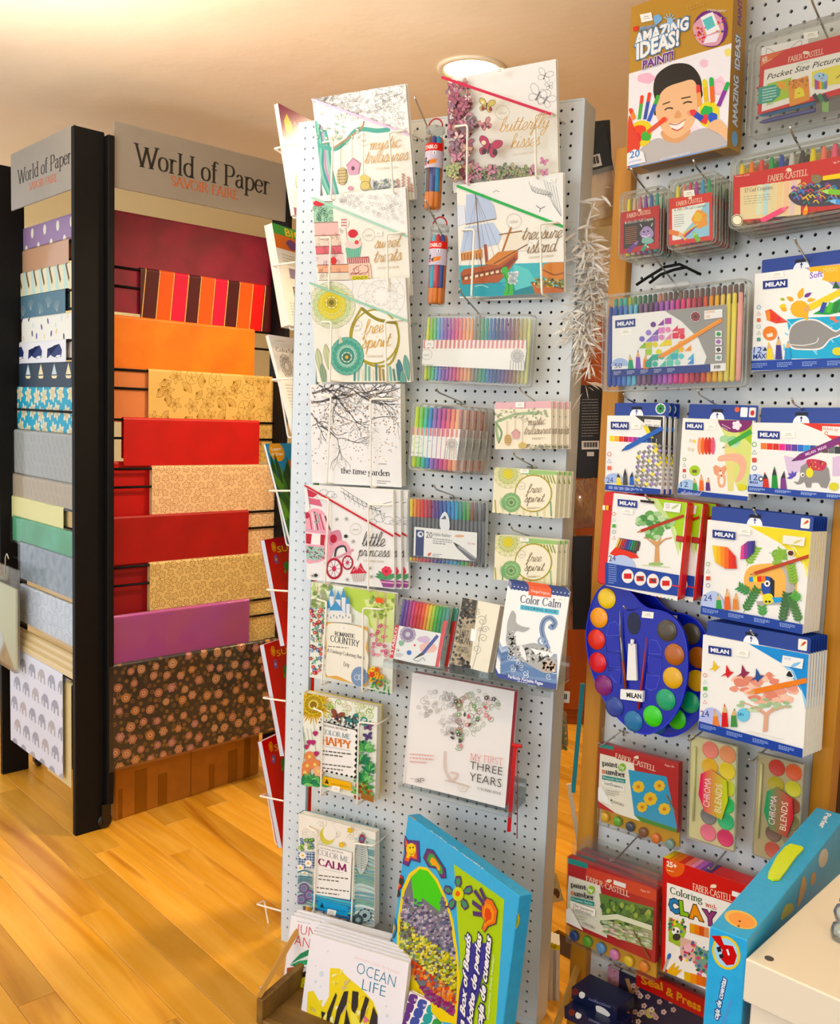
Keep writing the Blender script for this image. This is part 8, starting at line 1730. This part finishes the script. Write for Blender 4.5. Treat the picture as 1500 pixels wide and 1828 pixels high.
# -- clay kit
def d_clay(p):
    r=p.rng;p.fill('c4201c');p.poly([(642,765),(1060,900),(1045,1330),(800,1310),(632,1190)],'f2eee6');p.ell(682,690,48,48,'d8641f');p.text('25+',640,682,690,698,'f6eee2',26,a=.03);p.greek(642,695,690,712,1,'f2d8b8',4,.25);faber(p,770,800,965,862,30);p.poly([(965,805),(1010,820),(1008,845),(963,830)],'f2eee8')
    p.text('Coloring',658,818,818,868,'3a5a3a',32,'serif',.15,.09);p.text('with',832,880,888,905,'c9482a',22,'serif',.13,.08)
    for ch,x,y,c_,w_ in(('C',655,905,'2a7ab0',48),('L',708,920,'8ab83a',40),('A',752,935,'e0902f',70),('Y',825,965,'8a3a72',66)):p.text(ch,x,y,x+w_,y+w_*.26,c_,62,a=.06,outline=('2a241f',4))
    for P,c_ in(([(652,935),(735,985),(738,1010),(705,1085),(650,1055)],'9ab84a'),([(708,1035),(790,1060),(785,1162),(708,1130)],'d8b0a0'),([(785,1075),(850,1110),(850,1230),(780,1180)],'7a9a8a')):p.poly(P,c_);p.dots(P[0][0],P[0][1]+10,P[2][0],P[2][1],26,8,['2f6a5a','e8d84a','d84a6a','3a8a4a','c86a8a','4a6aa0'])
    p.ell(686,1005,20,20,'f2f0ec');p.ell(676,998,6,7,'222');p.ell(696,1008,6,7,'222');p.ell(690,1035,20,18,'333');p.ell(748,1090,22,20,'e8b8c0')
    for x0,y0,x1,y1,cs in((755,965,850,1045,['d8a02f','e0802f','c9582a','d89060']),(728,1205,850,1290,['d8b02f','e0902f','d8702f','c96a3a'])):
        for k,c_ in enumerate(cs):a=x0+(x1-x0)*k/4;b=x0+(x1-x0)*(k+1)/4;s_=.28;p.poly([(a,y0+(a-x0)*s_),(b,y0+(b-x0)*s_),(b,y0+48+(b-x0)*s_),(a,y0+48+(a-x0)*s_)],c_)
    p.line([(650,1130),(618,1235)],12,'b8b0a0');p.ell(653,1130,9,16,'3a6ab0',rot=20);[p.leaf(640,1240,88,26,a,'e0b02f')for a in(-62,-45,-30)]
mw,w,h=place(FR,q10((624,640),(1062,790),(1040,1375),(612,1205)),.085);t=thing('clay_kit','red Coloring with Clay box with painted letter tiles','box',mw);m=MB();m.bbox(0,w,0,h,-.045,0,.001);m.build('box_body',mat('carton_red2','c4201c',.4),t);p=Print(mw,0,0,w,0,h);p.z(*Z10);d_clay(p);p.build('front_print',t,.35)
for k,c_ in enumerate(['e8d02f','e0902f','e07a2a','c93a1f','e07a6a','e08ab0','a85ab0','6a3a8a','3a2a6a']):
    m=MB();m.box(w*(.01+.062*k),w*(.068+.062*k),h,h+.0008,-.044,-.001);m.build('colour_stripe',mat('stripe_'+c_,c_,.4),t)
hook(FR,*q10((845,705))[0],.10,.1,'chrome peg hook above the Coloring with Clay box',angle=-14);hook(FR,*q10((360,665))[0],.12,.1,'chrome peg hook holding the green landscape paint kits',angle=-14)
# ------------------------------------------------------------------ bin of books, bead boxes, table, things in the gap
M_OLD=wood_mat('weathered_wood','8a6a38','6a4e28','4a3418',rough=.6,rnd=False,axis='X')
def fcd(P):q=P-FC.O;return q.dot(FC.U),q.z,q.dot(FC.N)
a=fcd(at_z(457,1826));b=fcd(at_z(505,1812));dF=a[2]
t=thing('book_bin','low weathered wooden bin with slanted side slats in front of the pegboard','crate',FC.mat(a[0],0,0));W_=.70
m=MB();m.bbox(0,.018,0,.062,.03,dF,.002);m.build('side_board',M_OLD,t);m=MB();m.bbox(W_-.018,W_,0,.062,.03,dF,.002);m.build('side_board',M_OLD,t)
m=MB();m.bbox(.018,W_-.018,0,.012,dF-.018,dF,.002);m.build('front_board',M_OLD,t);m=MB();m.bbox(.018,W_-.018,.0,.010,.03,dF-.018,.002);m.build('floor_board',M_OLD,t)
for x,pt,pb in((.0,(562,1606),(470,1752)),(W_-.018,(944,1700),(912,1826))):
    u0,v0=FC.uv(*pt,.035);m=MB();u0-=a[0]
    m.tube([(x+.004,.066,dF-.004),(u0 if x==0 else x+.004,v0,.03)],.008,4,smooth=False);o=m.build('slanted_slat',mat('slat_wood','c99a58',.5),t)
    m=MB();m.lathe([(.003,0),(.003,.002),(.001,.003)],8,Matrix.Translation((x+.004,.084,dF-.012)));m.build('screw',M_CHROME,o)
def art_ocean(p):
    r=p.rng;p.z(*ZC_);p.fill('eceaf0')
    for x,y,q in((630,650,20),(580,715,12),(680,462,8),(580,582,7),(620,755,8),(1180,1000,14),(1170,920,8)):p.ell(x,y,q,q*1.2,'cfdae4')
    p.text('OCEAN',918,640,1240,765,'2a7a9a',88,a=-.014);p.text('LIFE',965,780,1160,845,'2a7a9a',84,a=-.014);p.text('Geometric Color By Number',905,518,1282,655,'eac8c4',26,a=-.01)
    fish=[(700,600),(780,605),(850,680),(960,770),(1060,880),(1100,980),(1090,1100),(1000,1300),(700,1300),(620,1150),(520,1060),(500,1050),(515,800),(560,790),(640,930),(690,840)]
    p.poly(fish,'e6d24a')
    for _ in range(80):
        x,y=r.uniform(520,1060),r.uniform(620,1200)
        if y>600+max(0,x-760)*.9 and(x>690 or y>820):p.poly([(x,y),(x+r.uniform(20,60),y+r.uniform(-30,20)),(x+r.uniform(0,40),y+r.uniform(20,50))],r.choice(['f0e48a','d8c03a','f2ecc0','c9b88a','e8dc5a']))
    for P in([(750,805),(760,830),(720,960),(690,1069),(670,1069),(680,970)],[(820,795),(855,792),(840,900),(790,990),(770,1069),(735,1069),(760,950)],[(890,790),(940,800),(935,920),(900,1000),(880,930)],[(1000,835),(1030,860),(990,1000),(950,1069),(960,960)],[(1065,920),(1100,1000),(1098,1069),(1030,1069)],[(840,940),(870,1069),(820,1069)],[(630,960),(665,975),(635,1030)]):p.poly(P,'241a18')
    p.poly([(870,940),(920,990),(960,1069),(880,1069)],'ece06a');p.poly([(990,995),(1030,1040),(985,1060)],'d8709a')
def art_jungle(p):
    r=p.rng;p.z(*ZC_);p.fill('eceaee');p.text('JUNGLE',415,305,745,395,'c9403c',76,a=-.012);p.text('ANIMALS',400,402,790,510,'c9403c',76,a=-.012);p.greek(425,200,590,215,1,'c4c0c4',8,.2)
    for P,c_ in(([(365,570),(450,480),(530,440),(540,485),(440,530)],'2f8a5a'),([(365,575),(440,540),(520,530),(510,570),(420,580)],'3aa06a'),([(365,575),(440,570),(500,600),(440,600)],'1f6a42')):p.poly(P,c_)
    p.poly([(300,990),(360,760),(440,650),(560,600),(560,1100),(430,1060)],'2a211e');p.poly([(390,880),(410,750),(470,680),(560,660),(560,1020),(440,1000)],'d8d02f');[p.poly([(x:=r.uniform(390,500),y:=r.uniform(700,980)),(x+50,y+10),(x+20,y+50)],r.choice(['e8e06a','b8b01f','f0e88a']))for _ in range(20)];p.poly([(340,600),(395,590),(380,700),(335,760)],'9a4a22')
book(FC,zq(ZC_,(568,300),(1345,575),(1240,1765),(365,1500)),.235,'Ocean Life book with yellow striped fish, foremost in the bin',.009,art_ocean,lean=-15,cover='eceaf0',group='ocean life books',copies=4,step=(-.002,.004,-.0115),copy_label='Ocean Life book in the bin')
book(FC,zq(ZC_,(398,138),(1170,400),(1080,1500),(225,1270)),.165,'Jungle Animals book with pineapple leaves and red lettering, behind the Ocean Life books',.009,art_jungle,lean=-15,cover='eceaee',group='jungle animals books',copies=2,step=(.001,.005,-.0115),copy_label='Jungle Animals book in the bin')
def art_swatch(p):
    p.z(*ZB_);p.fill('eeeae8')
    for k,c_ in enumerate(['5a2a7a','3a4a9a','2f9a9a','3a9a4a','b8c86a']):
        for j in range(4):x,y=210+65*k-j*26,1320+38*k+j*62;p.poly([(x,y),(x+50,y+16),(x+30,y+70),(x-18,y+50)],c_,smooth=True)
        p.greek(235+62*k,1350+38*k,262+62*k,1370+38*k,3,'eeeae8',3,.2)
book(FC,zq(ZB_,(205,1300),(560,1480),(470,1900),(110,1700)),.24,'white paint swatch book with purple to green brush marks in the bin',.012,art_swatch,lean=-15)
# -- bead boxes
M_BEAD=mat('bead_box_blue','4aaede',.35,noise=(60,'3c9ed2',.5))
zt=.5;A=at_z(*zq(ZB_,(95,75))[0],zt);B=at_z(*zq(ZB_,(872,658))[0],zt);Fp=Frame((A.x,A.y,.12),(B-A));w=(B-A).length;h=zt-.12
Fp=Frame(Fp.O,Fp.U,Fp.V+Fp.N*-.10);t=thing('bead_kit_box','bright blue box of beads with arched window and fruit coloured shapes, standing in the bin','box',Fp.mat())
mw=Fp.mat();m=MB();m.bbox(0,w,0,h,-.034,0,.0012);m.build('box_body',M_BEAD,t);p=Print(mw,0,0,w,0,h);p.z(*ZB_);r=p.rng
for i in range(34):
    for j in range(34):p.hold=True;p.k=1;X,Y=w*(i+.5)/34,h*(j+.5)/34;s_=w/34*.36;p.raw([(X-s_,Y-s_),(X+s_,Y-s_),(X+s_,Y+s_),(X-s_,Y+s_)],'45acdc')
p.hold=False;p.poly([(515,405),(870,655),(800,1700),(500,1532),(560,1100)],'a8c82a')
arch=[(110,1060),(118,800),(150,580),(200,470),(270,420),(330,430),(400,510),(460,640),(510,800),(545,1050),(560,1300),(540,1532),(330,1500),(180,1250)]
p.poly(arch,'e8d02a');inn=[(130,1040),(138,800),(168,600),(215,495),(275,440),(330,452),(390,530),(445,650),(492,810),(525,1060),(535,1300),(515,1480),(330,1360),(200,1150)]
p.poly(inn,'6a7078');p.poly([(215,500),(275,440),(330,452),(390,530),(430,620),(415,740),(290,640),(285,700),(235,690)],'4fc83f')
def inside(x,y,P):
    c_=False
    for i in range(len(P)):
        (x1,y1),(x2,y2)=P[i-1],P[i]
        if(y1>y)!=(y2>y)and x<(x2-x1)*(y-y1)/(y2-y1)+x1:c_=not c_
    return c_
p.up();p.hold=True
for _ in range(1500):
    x,y=r.uniform(125,535),r.uniform(640,1480)
    if not inside(x,y,inn):continue
    e=y-(x-130)*.75
    if e<560 and y<760 and x>220 and x<425:continue
    cs=['8a8aa0','5a4a6a','4a5a80','b8b4c0','7a6a8a','3a3a5a','a89ab0']if e<780 else(['d8cc4a','e8e07a','7a9a3a','b8b03a','5a4a2a','c9d08a']if e<1010 else(['c9502f','d87a3a','a83a3a','e0a060']if e<1120 else['8a2a6a','9a3a7a','7a225a']))
    s_=r.uniform(7,13);p.k+=0 if r.random()<.98 else 1;p.poly([(x-s_,y-s_*.6),(x+s_,y-s_),(x+s_,y+s_*.7),(x-s_*.7,y+s_)],r.choice(cs))
p.hold=False;p.k+=40
def bead_shape(pts,cs,edge='2a1a4a'):
    p.line(pts,12,edge,closed=True);p.poly(pts,cs[0]);cx=sum(q[0]for q in pts)/len(pts);cy=sum(q[1]for q in pts)/len(pts)
    for k,c_ in enumerate(cs[1:]):f=.72-.26*k;p.poly([(cx+(x-cx)*f,cy+(y-cy)*f)for x,y in pts],c_)
bead_shape([(165,180),(190,240),(270,245),(278,390),(215,370),(195,415),(158,400),(175,330)],['5a2a7a','d8642a','e8c82f']);p.ell(218,300,34,44,'e8cc2f');p.line([(205,325),(222,338),(240,318)],4,'333',smooth=True);p.ell(210,288,5,7,'333');p.ell(232,286,5,7,'333')
bead_shape([(305,360),(330,300),(370,310),(410,370),(455,440),(462,500),(430,500),(395,430),(340,420)],['5a2a6a','3a9a4a','e8a02f']);bead_shape([(70,490),(120,465),(160,500),(150,560),(110,610),(85,560)],['d83a2f','e8803a']);[p.ell(x,y,18,26,'222')for x,y in((148,525),(122,612))]
bead_shape([(45,690),(100,780),(115,860),(95,920),(35,900),(40,870),(80,830)],['3a7aa0','e8b82f','d8502f'])
for k in range(5):a_=rad(-90+72*k);bead_shape([(550+(30+72*c1)*math.cos(a_+d1),615+(30+92*c1)*math.sin(a_+d1))for c1,d1 in((0,0),(.6,-.3),(1,-.15),(1,.15),(.6,.3))],['5a3a8a','3a8a5a'])
p.ell(550,615,40,50,'c8d03a');p.ell(548,612,16,20,'d8602f')
bead_shape([(720,700),(740,640),(790,660),(825,730),(815,820),(760,840),(735,880),(720,860),(740,800),(715,770)],['d8702a','e0902f','c94a1f']);[p.line([q0,q1],28,'4a2a6a')for q0,q1 in(((735,690),(665,590)),((745,660),(705,575)),((715,720),(650,670)),((720,760),(655,750)))]
p.poly([(540,1532),(560,1300),(640,960),(760,960),(700,1300),(640,1532)],'2a2f8a')
for txt,x0,y0,x1,y1 in(('a Box of Beads',600,1560,645,905),('boîte de perles',655,1545,722,905),('caja de cuentas',725,1560,790,920)):p.text(txt,x0-8,y0,x1-4,y1,'f2f2f4',56,'italic',a=.035,outline=('2a2f8a',7))
p.text('Imagination. Made Monday!',768,1500,808,1050,'e9f2d8',20);p.text('The Toys',98,320,122,165,'e9f2f8',16,'italic');p.build('front_print',t,.3)
sm=mw@Matrix.Translation((w,0,0))@Matrix.Rotation(rad(90),4,'Y');p=Print(sm,0,0,.034,0,h);p.z(*ZB_);p.ell(920,800,58,76,'e8c84a',rot=10);p.ell(920,800,46,64,'d8dcc0',rot=10);p.poly([(880,790),(930,740),(965,790),(950,850),(890,860)],'8ab82f',smooth=True);p.ell(945,770,18,24,'222');p.ell(930,835,18,24,'222');p.line([(885,800),(920,760)],12,'c93a2f')
p.text('caja de cuentas',860,1450,895,1075,'e9f4fa',24,'italic',a=.02);p.text('Box of Beads',818,1500,842,1320,'e9f4fa',20,'italic',a=.02);o=p.build('side_print',t,.3);o.matrix_local=Matrix.Translation((w,0,0))@Matrix.Rotation(rad(90),4,'Y')
tm=mw@Matrix.Translation((0,h,0))@Matrix.Rotation(rad(-90),4,'X');p=Print(tm,0,0,w,0,.034);p.z(*ZB_);p.ell(205,95,50,28,'e8b04a',rot=25);[p.line([(195,95),(140+12*k,75+14*k)],8,'2a2420')for k in range(4)];p.text('caja de cuentas',265,160,720,470,'dff0fa',30,'italic',a=.02);p.text('boîte de perles',330,165,720,445,'dff0fa',24,'italic',a=.02);o=p.build('top_print',t,.3);o.matrix_local=Matrix.Translation((0,h,0))@Matrix.Rotation(rad(-90),4,'X')
# second bead box, standing on a stool beside the table
zt=.771;A=at_z(1268,1654,zt);B=at_z(1331,1684,zt);C_=at_z(1458,1441,zt);e=(A-C_).normalized();L_=(A-C_).length;th=abs((B-A).dot(Vector((-e.y,e.x,0))))
Fq=Frame((A.x,A.y,.44),Vector((-e.y,e.x,0))*(1 if(B-A).dot(Vector((-e.y,e.x,0)))>0 else-1));mw=Fq.mat();h=zt-.44
t=thing('bead_kit_box','pale blue bead box on edge with yellow handle beside the white table','box',mw);m=MB();m.bbox(0,th,0,h,-L_,0,.0012);m.build('box_body',M_BEAD,t)
p=Print(mw,0,0,th,0,h);p.z(*ZD_);p.ell(232,1310,100,128,'e8c84a',rot=-22);p.ell(232,1310,84,110,'a8d4ea',rot=-22)
for P,c_ in(([(120,1185),(190,1185),(215,1250),(280,1260),(310,1330),(290,1395),(235,1400),(190,1350),(205,1290),(160,1235)],'c02a2a'),([(160,1270),(190,1262),(198,1300),(172,1305)],'222'),([(178,1322),(208,1318),(212,1345),(186,1350)],'222'),([(232,1285),(245,1282),(258,1325),(246,1330)],'f2f2f2')):p.poly(P,c_)
p.text('caja de cuentas',170,1800,235,1500,'eaf4fa',34,'italic',a=.03,outline=('4a5ab0',5));p.text('6000 beads incluidas',225,1830,275,1660,'7a9ad8',26,'italic');p.build('end_print',t,.3)
tm=mw@Matrix.Translation((0,h,0))@Matrix.Rotation(rad(-90),4,'X');p=Print(tm,0,0,th,0,L_);p.z(*ZD_);p.ell(338,1068,125,62,'e8c06a',rot=18);p.ell(345,1072,100,50,'eda258',rot=18);[p.ell(x,y,9,7,'7a3a1a')for x,y in((330,1080),(322,1115))];p.text('Perler',960,290,905,395,'f4f6fa',40,a=.04);o=p.build('top_print',t,.3);o.matrix_local=Matrix.Translation((0,h,0))@Matrix.Rotation(rad(-90),4,'X')
P=[p.m(x,y)for x,y in((535,770),(540,735),(600,620),(660,550),(700,530),(780,548),(795,565),(740,620),(670,720),(620,785),(570,790))];m=MB();m.prism(P,.0005,.004);o=m.build('carry_handle',mat('lime_plastic','d8e81f',.35),t);o.matrix_local=Matrix.Translation((0,h,0))@Matrix.Rotation(rad(-90),4,'X')
sm=mw@Matrix.Translation((th,0,0))@Matrix.Rotation(rad(90),4,'Y');p=Print(sm,0,0,L_,0,h);p.z(*ZD_);p.ell(940,620,32,70,'e8d8c0',rot=12);p.ell(865,770,18,50,'d89a4a',rot=10);p.poly([(750,960),(790,760),(815,800),(800,880),(770,950)],'d8a02f',smooth=True);p.poly([(630,1070),(660,970),(710,950),(720,1000)],'c8c02f',smooth=True);o=p.build('side_print',t,.3);o.matrix_local=Matrix.Translation((th,0,0))@Matrix.Rotation(rad(90),4,'Y')
t=thing('low_stool','plain pine stool under the bead box with the yellow handle','stool',mw@Matrix.Translation((0,-.44,0)));m=MB();m.bbox(-.005,th,.415,.44,-L_-.01,.01,.002);m.build('seat',M_PINE,t)
for x,z in((.0,.0),(th-.03,.0),(.0,-L_+.03),(th-.03,-L_+.03)):m=MB();m.bbox(x,x+.03,0,.415,z-.03,z,.002);m.build('leg',M_PINE,t)
# -- white table
zt=.75;K=at_z(1330,1710,zt);e1=(at_z(1500,1556,zt)-K).normalized();e2=Vector((e1.y,-e1.x,0));Ft=Frame((K.x,K.y,0),e2);mw=Ft.mat();M_TAB=mat('cream_laminate','efe2cc',.35)
t=thing('white_table','cream white table with thick top and dark screw cap','table',mw);m=MB();m.bbox(.001,.62,.69,.75,-.42,0,.002);m.build('table_top',M_TAB,t);m=MB();m.bbox(.01,.58,.60,.69,-.40,-.006,.002);m.build('apron',M_TAB,t)
for x,z in((.005,-.01),(.55,-.01),(.005,-.37),(.55,-.37)):m=MB();m.bbox(x,x+.045,0,.60,z-.045,z,.002);m.build('leg',M_TAB,t)
s_=at_z(*zq(ZD_,(545,1352))[0],zt)-K;m=MB();m.lathe([(.006,0),(.006,.0006),(.003,.0008)],12,Matrix.Translation((s_.dot(e2),zt,-s_.dot(e1)))@Matrix.Rotation(rad(-90),4,'X'));m.build('screw_cap',mat('screw_dark','4a443c',.4),t)
g=at_z(1502,1678,zt);m=MB();m.lathe([(.008,0),(.013,.003),(.015,.012),(.012,.022),(.006,.026),(.011,.031),(.013,.04),(.010,.048),(.004,.052),(.007,.056),(.006,.062),(.002,.064)],20);o=m.build('glass_stopper',clear_mat('glass','dfe8e8',.3,.03,.15),None,Matrix.Translation(g));tag(o,'small clear glass ornament on the white table','ornament')
# -- lower right goods
def art_cherry(p):
    r=p.rng;p.z(*ZA_);p.fill('2a2438');p.line([(560,1250),(600,1400),(560,1500),(590,1640)],40,'a87a52',smooth=True);p.line([(600,1380),(680,1300),(760,1280)],18,'a87a52',smooth=True);p.ell(755,1540,40,44,'b8b45a')
    for _ in range(34):p.flower(r.uniform(510,1000),r.uniform(1240,1620),24,r.choice(['d8c4b8','c9b0a8','b89a92']),'8a5a4a',5)
book(FR,qa((512,1215),(1240,1500),(1190,2010),(470,1690)),.03,'dark journal with cherry blossom branches below the paint kit',.014,art_cherry,cover='2a2438',name='journal')
book(FR,qa((412,1150),(512,1190),(490,1510),(385,1460)),.025,'pink speckled notebook beside the cherry blossom journal',.01,lambda p:(p.z(*ZA_),p.fill('c08a96'),p.dots(390,1170,510,1490,30,7,['a86a7a','d0a0aa','9a4a5a'])),cover='c08a96',name='notebook')
def art_press(p):p.z(*ZA_);p.fill('a81a14');p.text('Seal',680,1290,862,1352,'c98a2f',66,a=.03);p.text('& Press',885,1385,1180,1530,'c98a2f',70,a=.03)
carton(FR,qa((640,1180),(1240,1430),(1225,1580),(635,1320)),.045,'craft_box','dark red box with gold Seal and Press lettering',.012,art_press,body='a81a14')
for k,(dy,lab)in enumerate(((0,'navy paint box with white circles, upper of two'),(170,'navy paint box with white circles, lower of two'))):
    def art_nv(p):p.z(*ZA_);p.fill('141a3a');[p.ell(x-60*k*.5,y+dy,26,30,c_)for x,y,c_ in((128,1362,'f0ece6'),(184,1388,'f0ece6'),(128,1362,'7a2a22'))];p.ell(128-30*k,1362+dy,10,12,'5a2a22');p.text('collection',240,1430+dy,420,1500+dy,'8a94c0',26,'italic');p.poly([(300,1560+dy-80),(370,1520+dy-20),(420,1560+dy),(330,1570+dy)],'e6e2dc',smooth=True)
    carton(FR,qa((100-60*k,1322+dy),(475-20*k,1500+dy),(470-20*k,1600+dy),(96-60*k,1425+dy)),.12+.03*k,'paint_box',lab,.07,art_nv,body='161c40')
# -- goods hanging in the gap between the two boards
FG=Frame((.40,2.16,0),(1,-.12,0));G1,G2,G3=(960,160,3.044),(960,700,3.044),(960,1200,2.911)
def card(quad,d,label,col,art=None,th=.004,name='hanging_card',cat='card',bag=None,group=None):
    mw,w,h=place(FG,quad,d);t=thing(name,label,cat,mw,group);m=MB();m.bbox(0,w,0,h,-th,0,.0006);m.build('card_body',mat('card_'+col,col,.45),t)
    if art:p=Print(mw,0,0,w,0,h);art(p);p.build('card_print',t,.4)
    if bag:m=MB();m.prism([(0,-bag),(w,-bag),(w,.01),(0,.01)],-.012,.001);m.build('clear_bag',clear_mat('cello_amber','e8dcc0',.16,.12,.12),t)
    return t
def barcode(p,x0=.1,x1=.9,y0=.55,y1=.9):
    p.rect(x0,y0,x1,y1,'f2f0ea');n=16
    for k in range(n):a_=x0+(x1-x0)*(.08+.84*k/n);p.rect(a_,y0+(y1-y0)*.15,a_+(x1-x0)*(.02+.02*(k%3)),y0+(y1-y0)*.75,'1a1818')
card(zq(G1,(225,200),(382,160),(388,405),(222,520)),.0,'black backing card with barcode on a clear bag at the top of the gap','141210',lambda p:barcode(p,.02,.66,.62,.86),bag=.10)
card(zq(G1,(300,175),(400,160),(398,420),(330,420)),-.03,'black backing card tucked behind the barcode card','1a1613',bag=.13)
card(zq(G1,(190,1610),(352,1600),(352,1900),(190,1900)),.0,'tall black sketch pad hanging below the white feathers','0f0e0e',None,.02,'sketch_pad','book')
card(zq(G2,(190,10),(350,0),(325,465),(180,470)),.004,'black sketch pad back with white print and barcode','0f0e0e',lambda p:(p.greek(.36,.06,.95,.52,14,'b8b4ae',.02),barcode(p,.36,.98,.56,.66),p.rect(.55,.69,.8,.74,'e6e2da')),.02,'sketch_pad','book')
for k in range(3):card(zq(G2,(215+22*k,790-6*k),(300,780),(282-4*k,1290),(168+16*k,1290)),.03-.014*k,'black sketch book in the lower bundle, %s from the front'%['first','second','third'][k],'100f0f',(lambda p:(p.greek(.5,.12,.9,.5,9,'8a8680',.02),barcode(p,.45,.95,.58,.68)))if k==2 else None,.008,'sketch_book','book',group='black sketch books')
rr=random.Random(3)
def stuff_bag(quad,label,col,n,kind):
    mw,w,h=place(FG,quad,.01);t=thing('craft_bag',label,'bag',mw);m=MB();m.loft([rrect(0,w,0,h,.01),rrect(-.004,w+.004,0,h,.01),rrect(0,w,0,h,.01)],(-.02,-.008,.004),smooth=True);m.build('clear_bag',clear_mat('cello_amber','e8dcc0',.16,.12,.12),t)
    m=MB()
    for _ in range(n):
        x,y=rr.uniform(.1,.9)*w,rr.uniform(.05,.85)*h;a_=rr.uniform(-.5,.5)if kind=='stick' else rr.uniform(0,6.28);l=h*rr.uniform(.2,.5)if kind=='stick' else .02
        m.tube([(x,y,-.01),(min(max(x+l*math.sin(a_),0),w),min(y+l*math.cos(a_),h),-.006)],.0022 if kind=='stick' else .004,5)
    o=m.build('filling',mat('fill_'+col,col,.6),t);o['kind']='stuff';return t
stuff_bag(zq(G2,(140,480),(330,470),(310,700),(150,780)),'clear bag of straw coloured wood shavings between the black pads','d8a848',60,'stick');stuff_bag(zq(G2,(155,760),(215,750),(200,1290),(140,1290)),'narrow bag of wooden sticks beside the lower black books','c99448',40,'stick');stuff_bag(zq(G3,(90,210),(150,200),(145,400),(88,400)),'small bag of green and dark pompoms at the edge of the stand','6a9a3a',30,'ball')
card(zq(G3,(92,95),(168,100),(165,165),(92,150)),.02,'white barcode tag hanging above the pompom bag','eceae4',lambda p:barcode(p,.1,.9,.1,.9),.001);card(zq(G2,(148,555),(200,560),(190,650),(146,640)),.03,'white price tag on the bag of wood shavings','eceae4',lambda p:barcode(p,.1,.9,.3,.9),.001);card(zq(G3,(55,1055),(108,1035),(122,1180),(55,1215)),.02,'small printed tag low beside the stand','d8c08a',lambda p:(p.greek(.15,.1,.85,.45,4,'3a3026',.04),p.blob(.6,.7,.22,.16,'6a4a32')),.001)
card(zq(G3,(225,60),(242,60),(200,630),(172,625)),.0,'thin teal edged canvas board leaning by the pine post','3a9ab0',None,.006,'canvas_board','board');card(zq(G3,(192,580),(214,575),(196,950),(172,960)),.0,'thin white canvas board below the teal one','e6dcc8',None,.006,'canvas_board','board')
for k in range(4):card(zq(G3,(58+16*k,1400+6*k),(76+16*k,1400+6*k),(50+18*k,1828),(0+16*k,1828)),-.02,'white edged pad with yellow top, %s from the stand'%['first','second','third','fourth'][k],'d8d4cc',lambda p:p.rect(0,0,1,.06,'e8d82a'),.05,'drawing_pad','book',group='yellow topped pads')
# white feather boa
u,v=FG.uv(1050,545,.10);t=thing('feather_boa','fluffy white feather boa hanging between the two boards','feather boa',FG.mat(u,v,.10));m=MB()
for _ in range(900):
    y=rr.gauss(.02,.075);x0=rr.gauss(0,.012)+.012*math.sin(y*30);a_=rr.uniform(0,6.28);el=rr.uniform(-1.1,.5);l=rr.uniform(.03,.06);wv=rr.uniform(.0012,.0035)
    D=Vector((math.cos(a_)*math.cos(el),math.sin(el),math.sin(a_)*math.cos(el)));S_=D.cross(Vector((rr.gauss(0,1),rr.gauss(0,1),rr.gauss(0,1)))).normalized()*wv;P0=Vector((x0,y,0));c1=Vector((0,-.006,0))
    m.add([P0,P0+D*l*.4+S_,P0+D*l*.75+S_*.8+c1*.5,P0+D*l+c1,P0+D*l*.75-S_*.8+c1*.5,P0+D*l*.4-S_],[(0,1,5),(1,2,4,5),(2,3,4)],True)
o=m.build('feathers',mat('white_feather','f6f2ea',.8),t);o['kind']='stuff';m=MB();m.tube([(.012*math.sin(y*30),y,0)for y in[-.16+.02*k for k in range(20)]],.003,6);m.build('cord',mat('white_feather','f6f2ea',.8),t)
# reddish cabinet by the back wall
t=thing('wooden_cabinet','reddish brown wooden cabinet standing by the back wall','cabinet',Matrix.Translation((.62,4.3,0)));M_RW=wood_mat('red_wood','8a4420','7a3a1a','54240e',rough=.4,rnd=False,axis='Z');m=MB();m.bbox(0,.8,0,.38,.04,1.95,.003);m.build('carcass',M_RW,t);m=MB();m.bbox(-.01,.81,-.01,.39,1.95,1.98,.003);m.build('cabinet_top',M_RW,t);m=MB();m.bbox(.01,.79,.01,.37,0,.04,.002);m.build('plinth',M_RW,t)
for k in range(2):m=MB();m.bbox(.02+.385*k,.395+.385*k,-.018,0,.08,1.9,.003);d_=m.build('door',M_RW,t);m=MB();m.lathe([(.008,0),(.008,.012),(.014,.02),(.004,.026)],12,Matrix.Translation((.36+.08*k,-.018,1.0))@Matrix.Rotation(rad(90),4,'X'));m.build('knob',mat('brass','b08a3a',.3,metal=1),d_)
# clear bag hooked on the far side of the paper rack
q=[l2(-150,1190),l2(120,1190),l2(75,1820),l2(-180,1800)];mw,w,h=place(FB,q,.03);t=thing('bagged_paper','clear hanging bag with cream sheets hooked on the left bay of the rack','bag',mw);m=MB();m.bbox(.01,w-.01,.01,h-.07,-.014,-.006,.001);m.build('cream_sheets',mat('paper_cream','d8d6b8',.6),t);m=MB();m.loft([rrect(0,w,0,h,.006),rrect(-.003,w+.003,0,h,.006),rrect(0,w,0,h,.006)],(-.018,-.01,-.001),smooth=True);m.build('clear_bag',clear_mat('cello','f4f6f6',.16,.12,.07),t);m=MB();m.wire([(w*.72,h-.03,-.01),(w*.72,h+.03,-.01),(w*.76,h+.05,-.01),(w*.8,h+.03,-.01)],.002,.008);m.build('hook',M_CHROME,t)
bpy.context.view_layer.update()
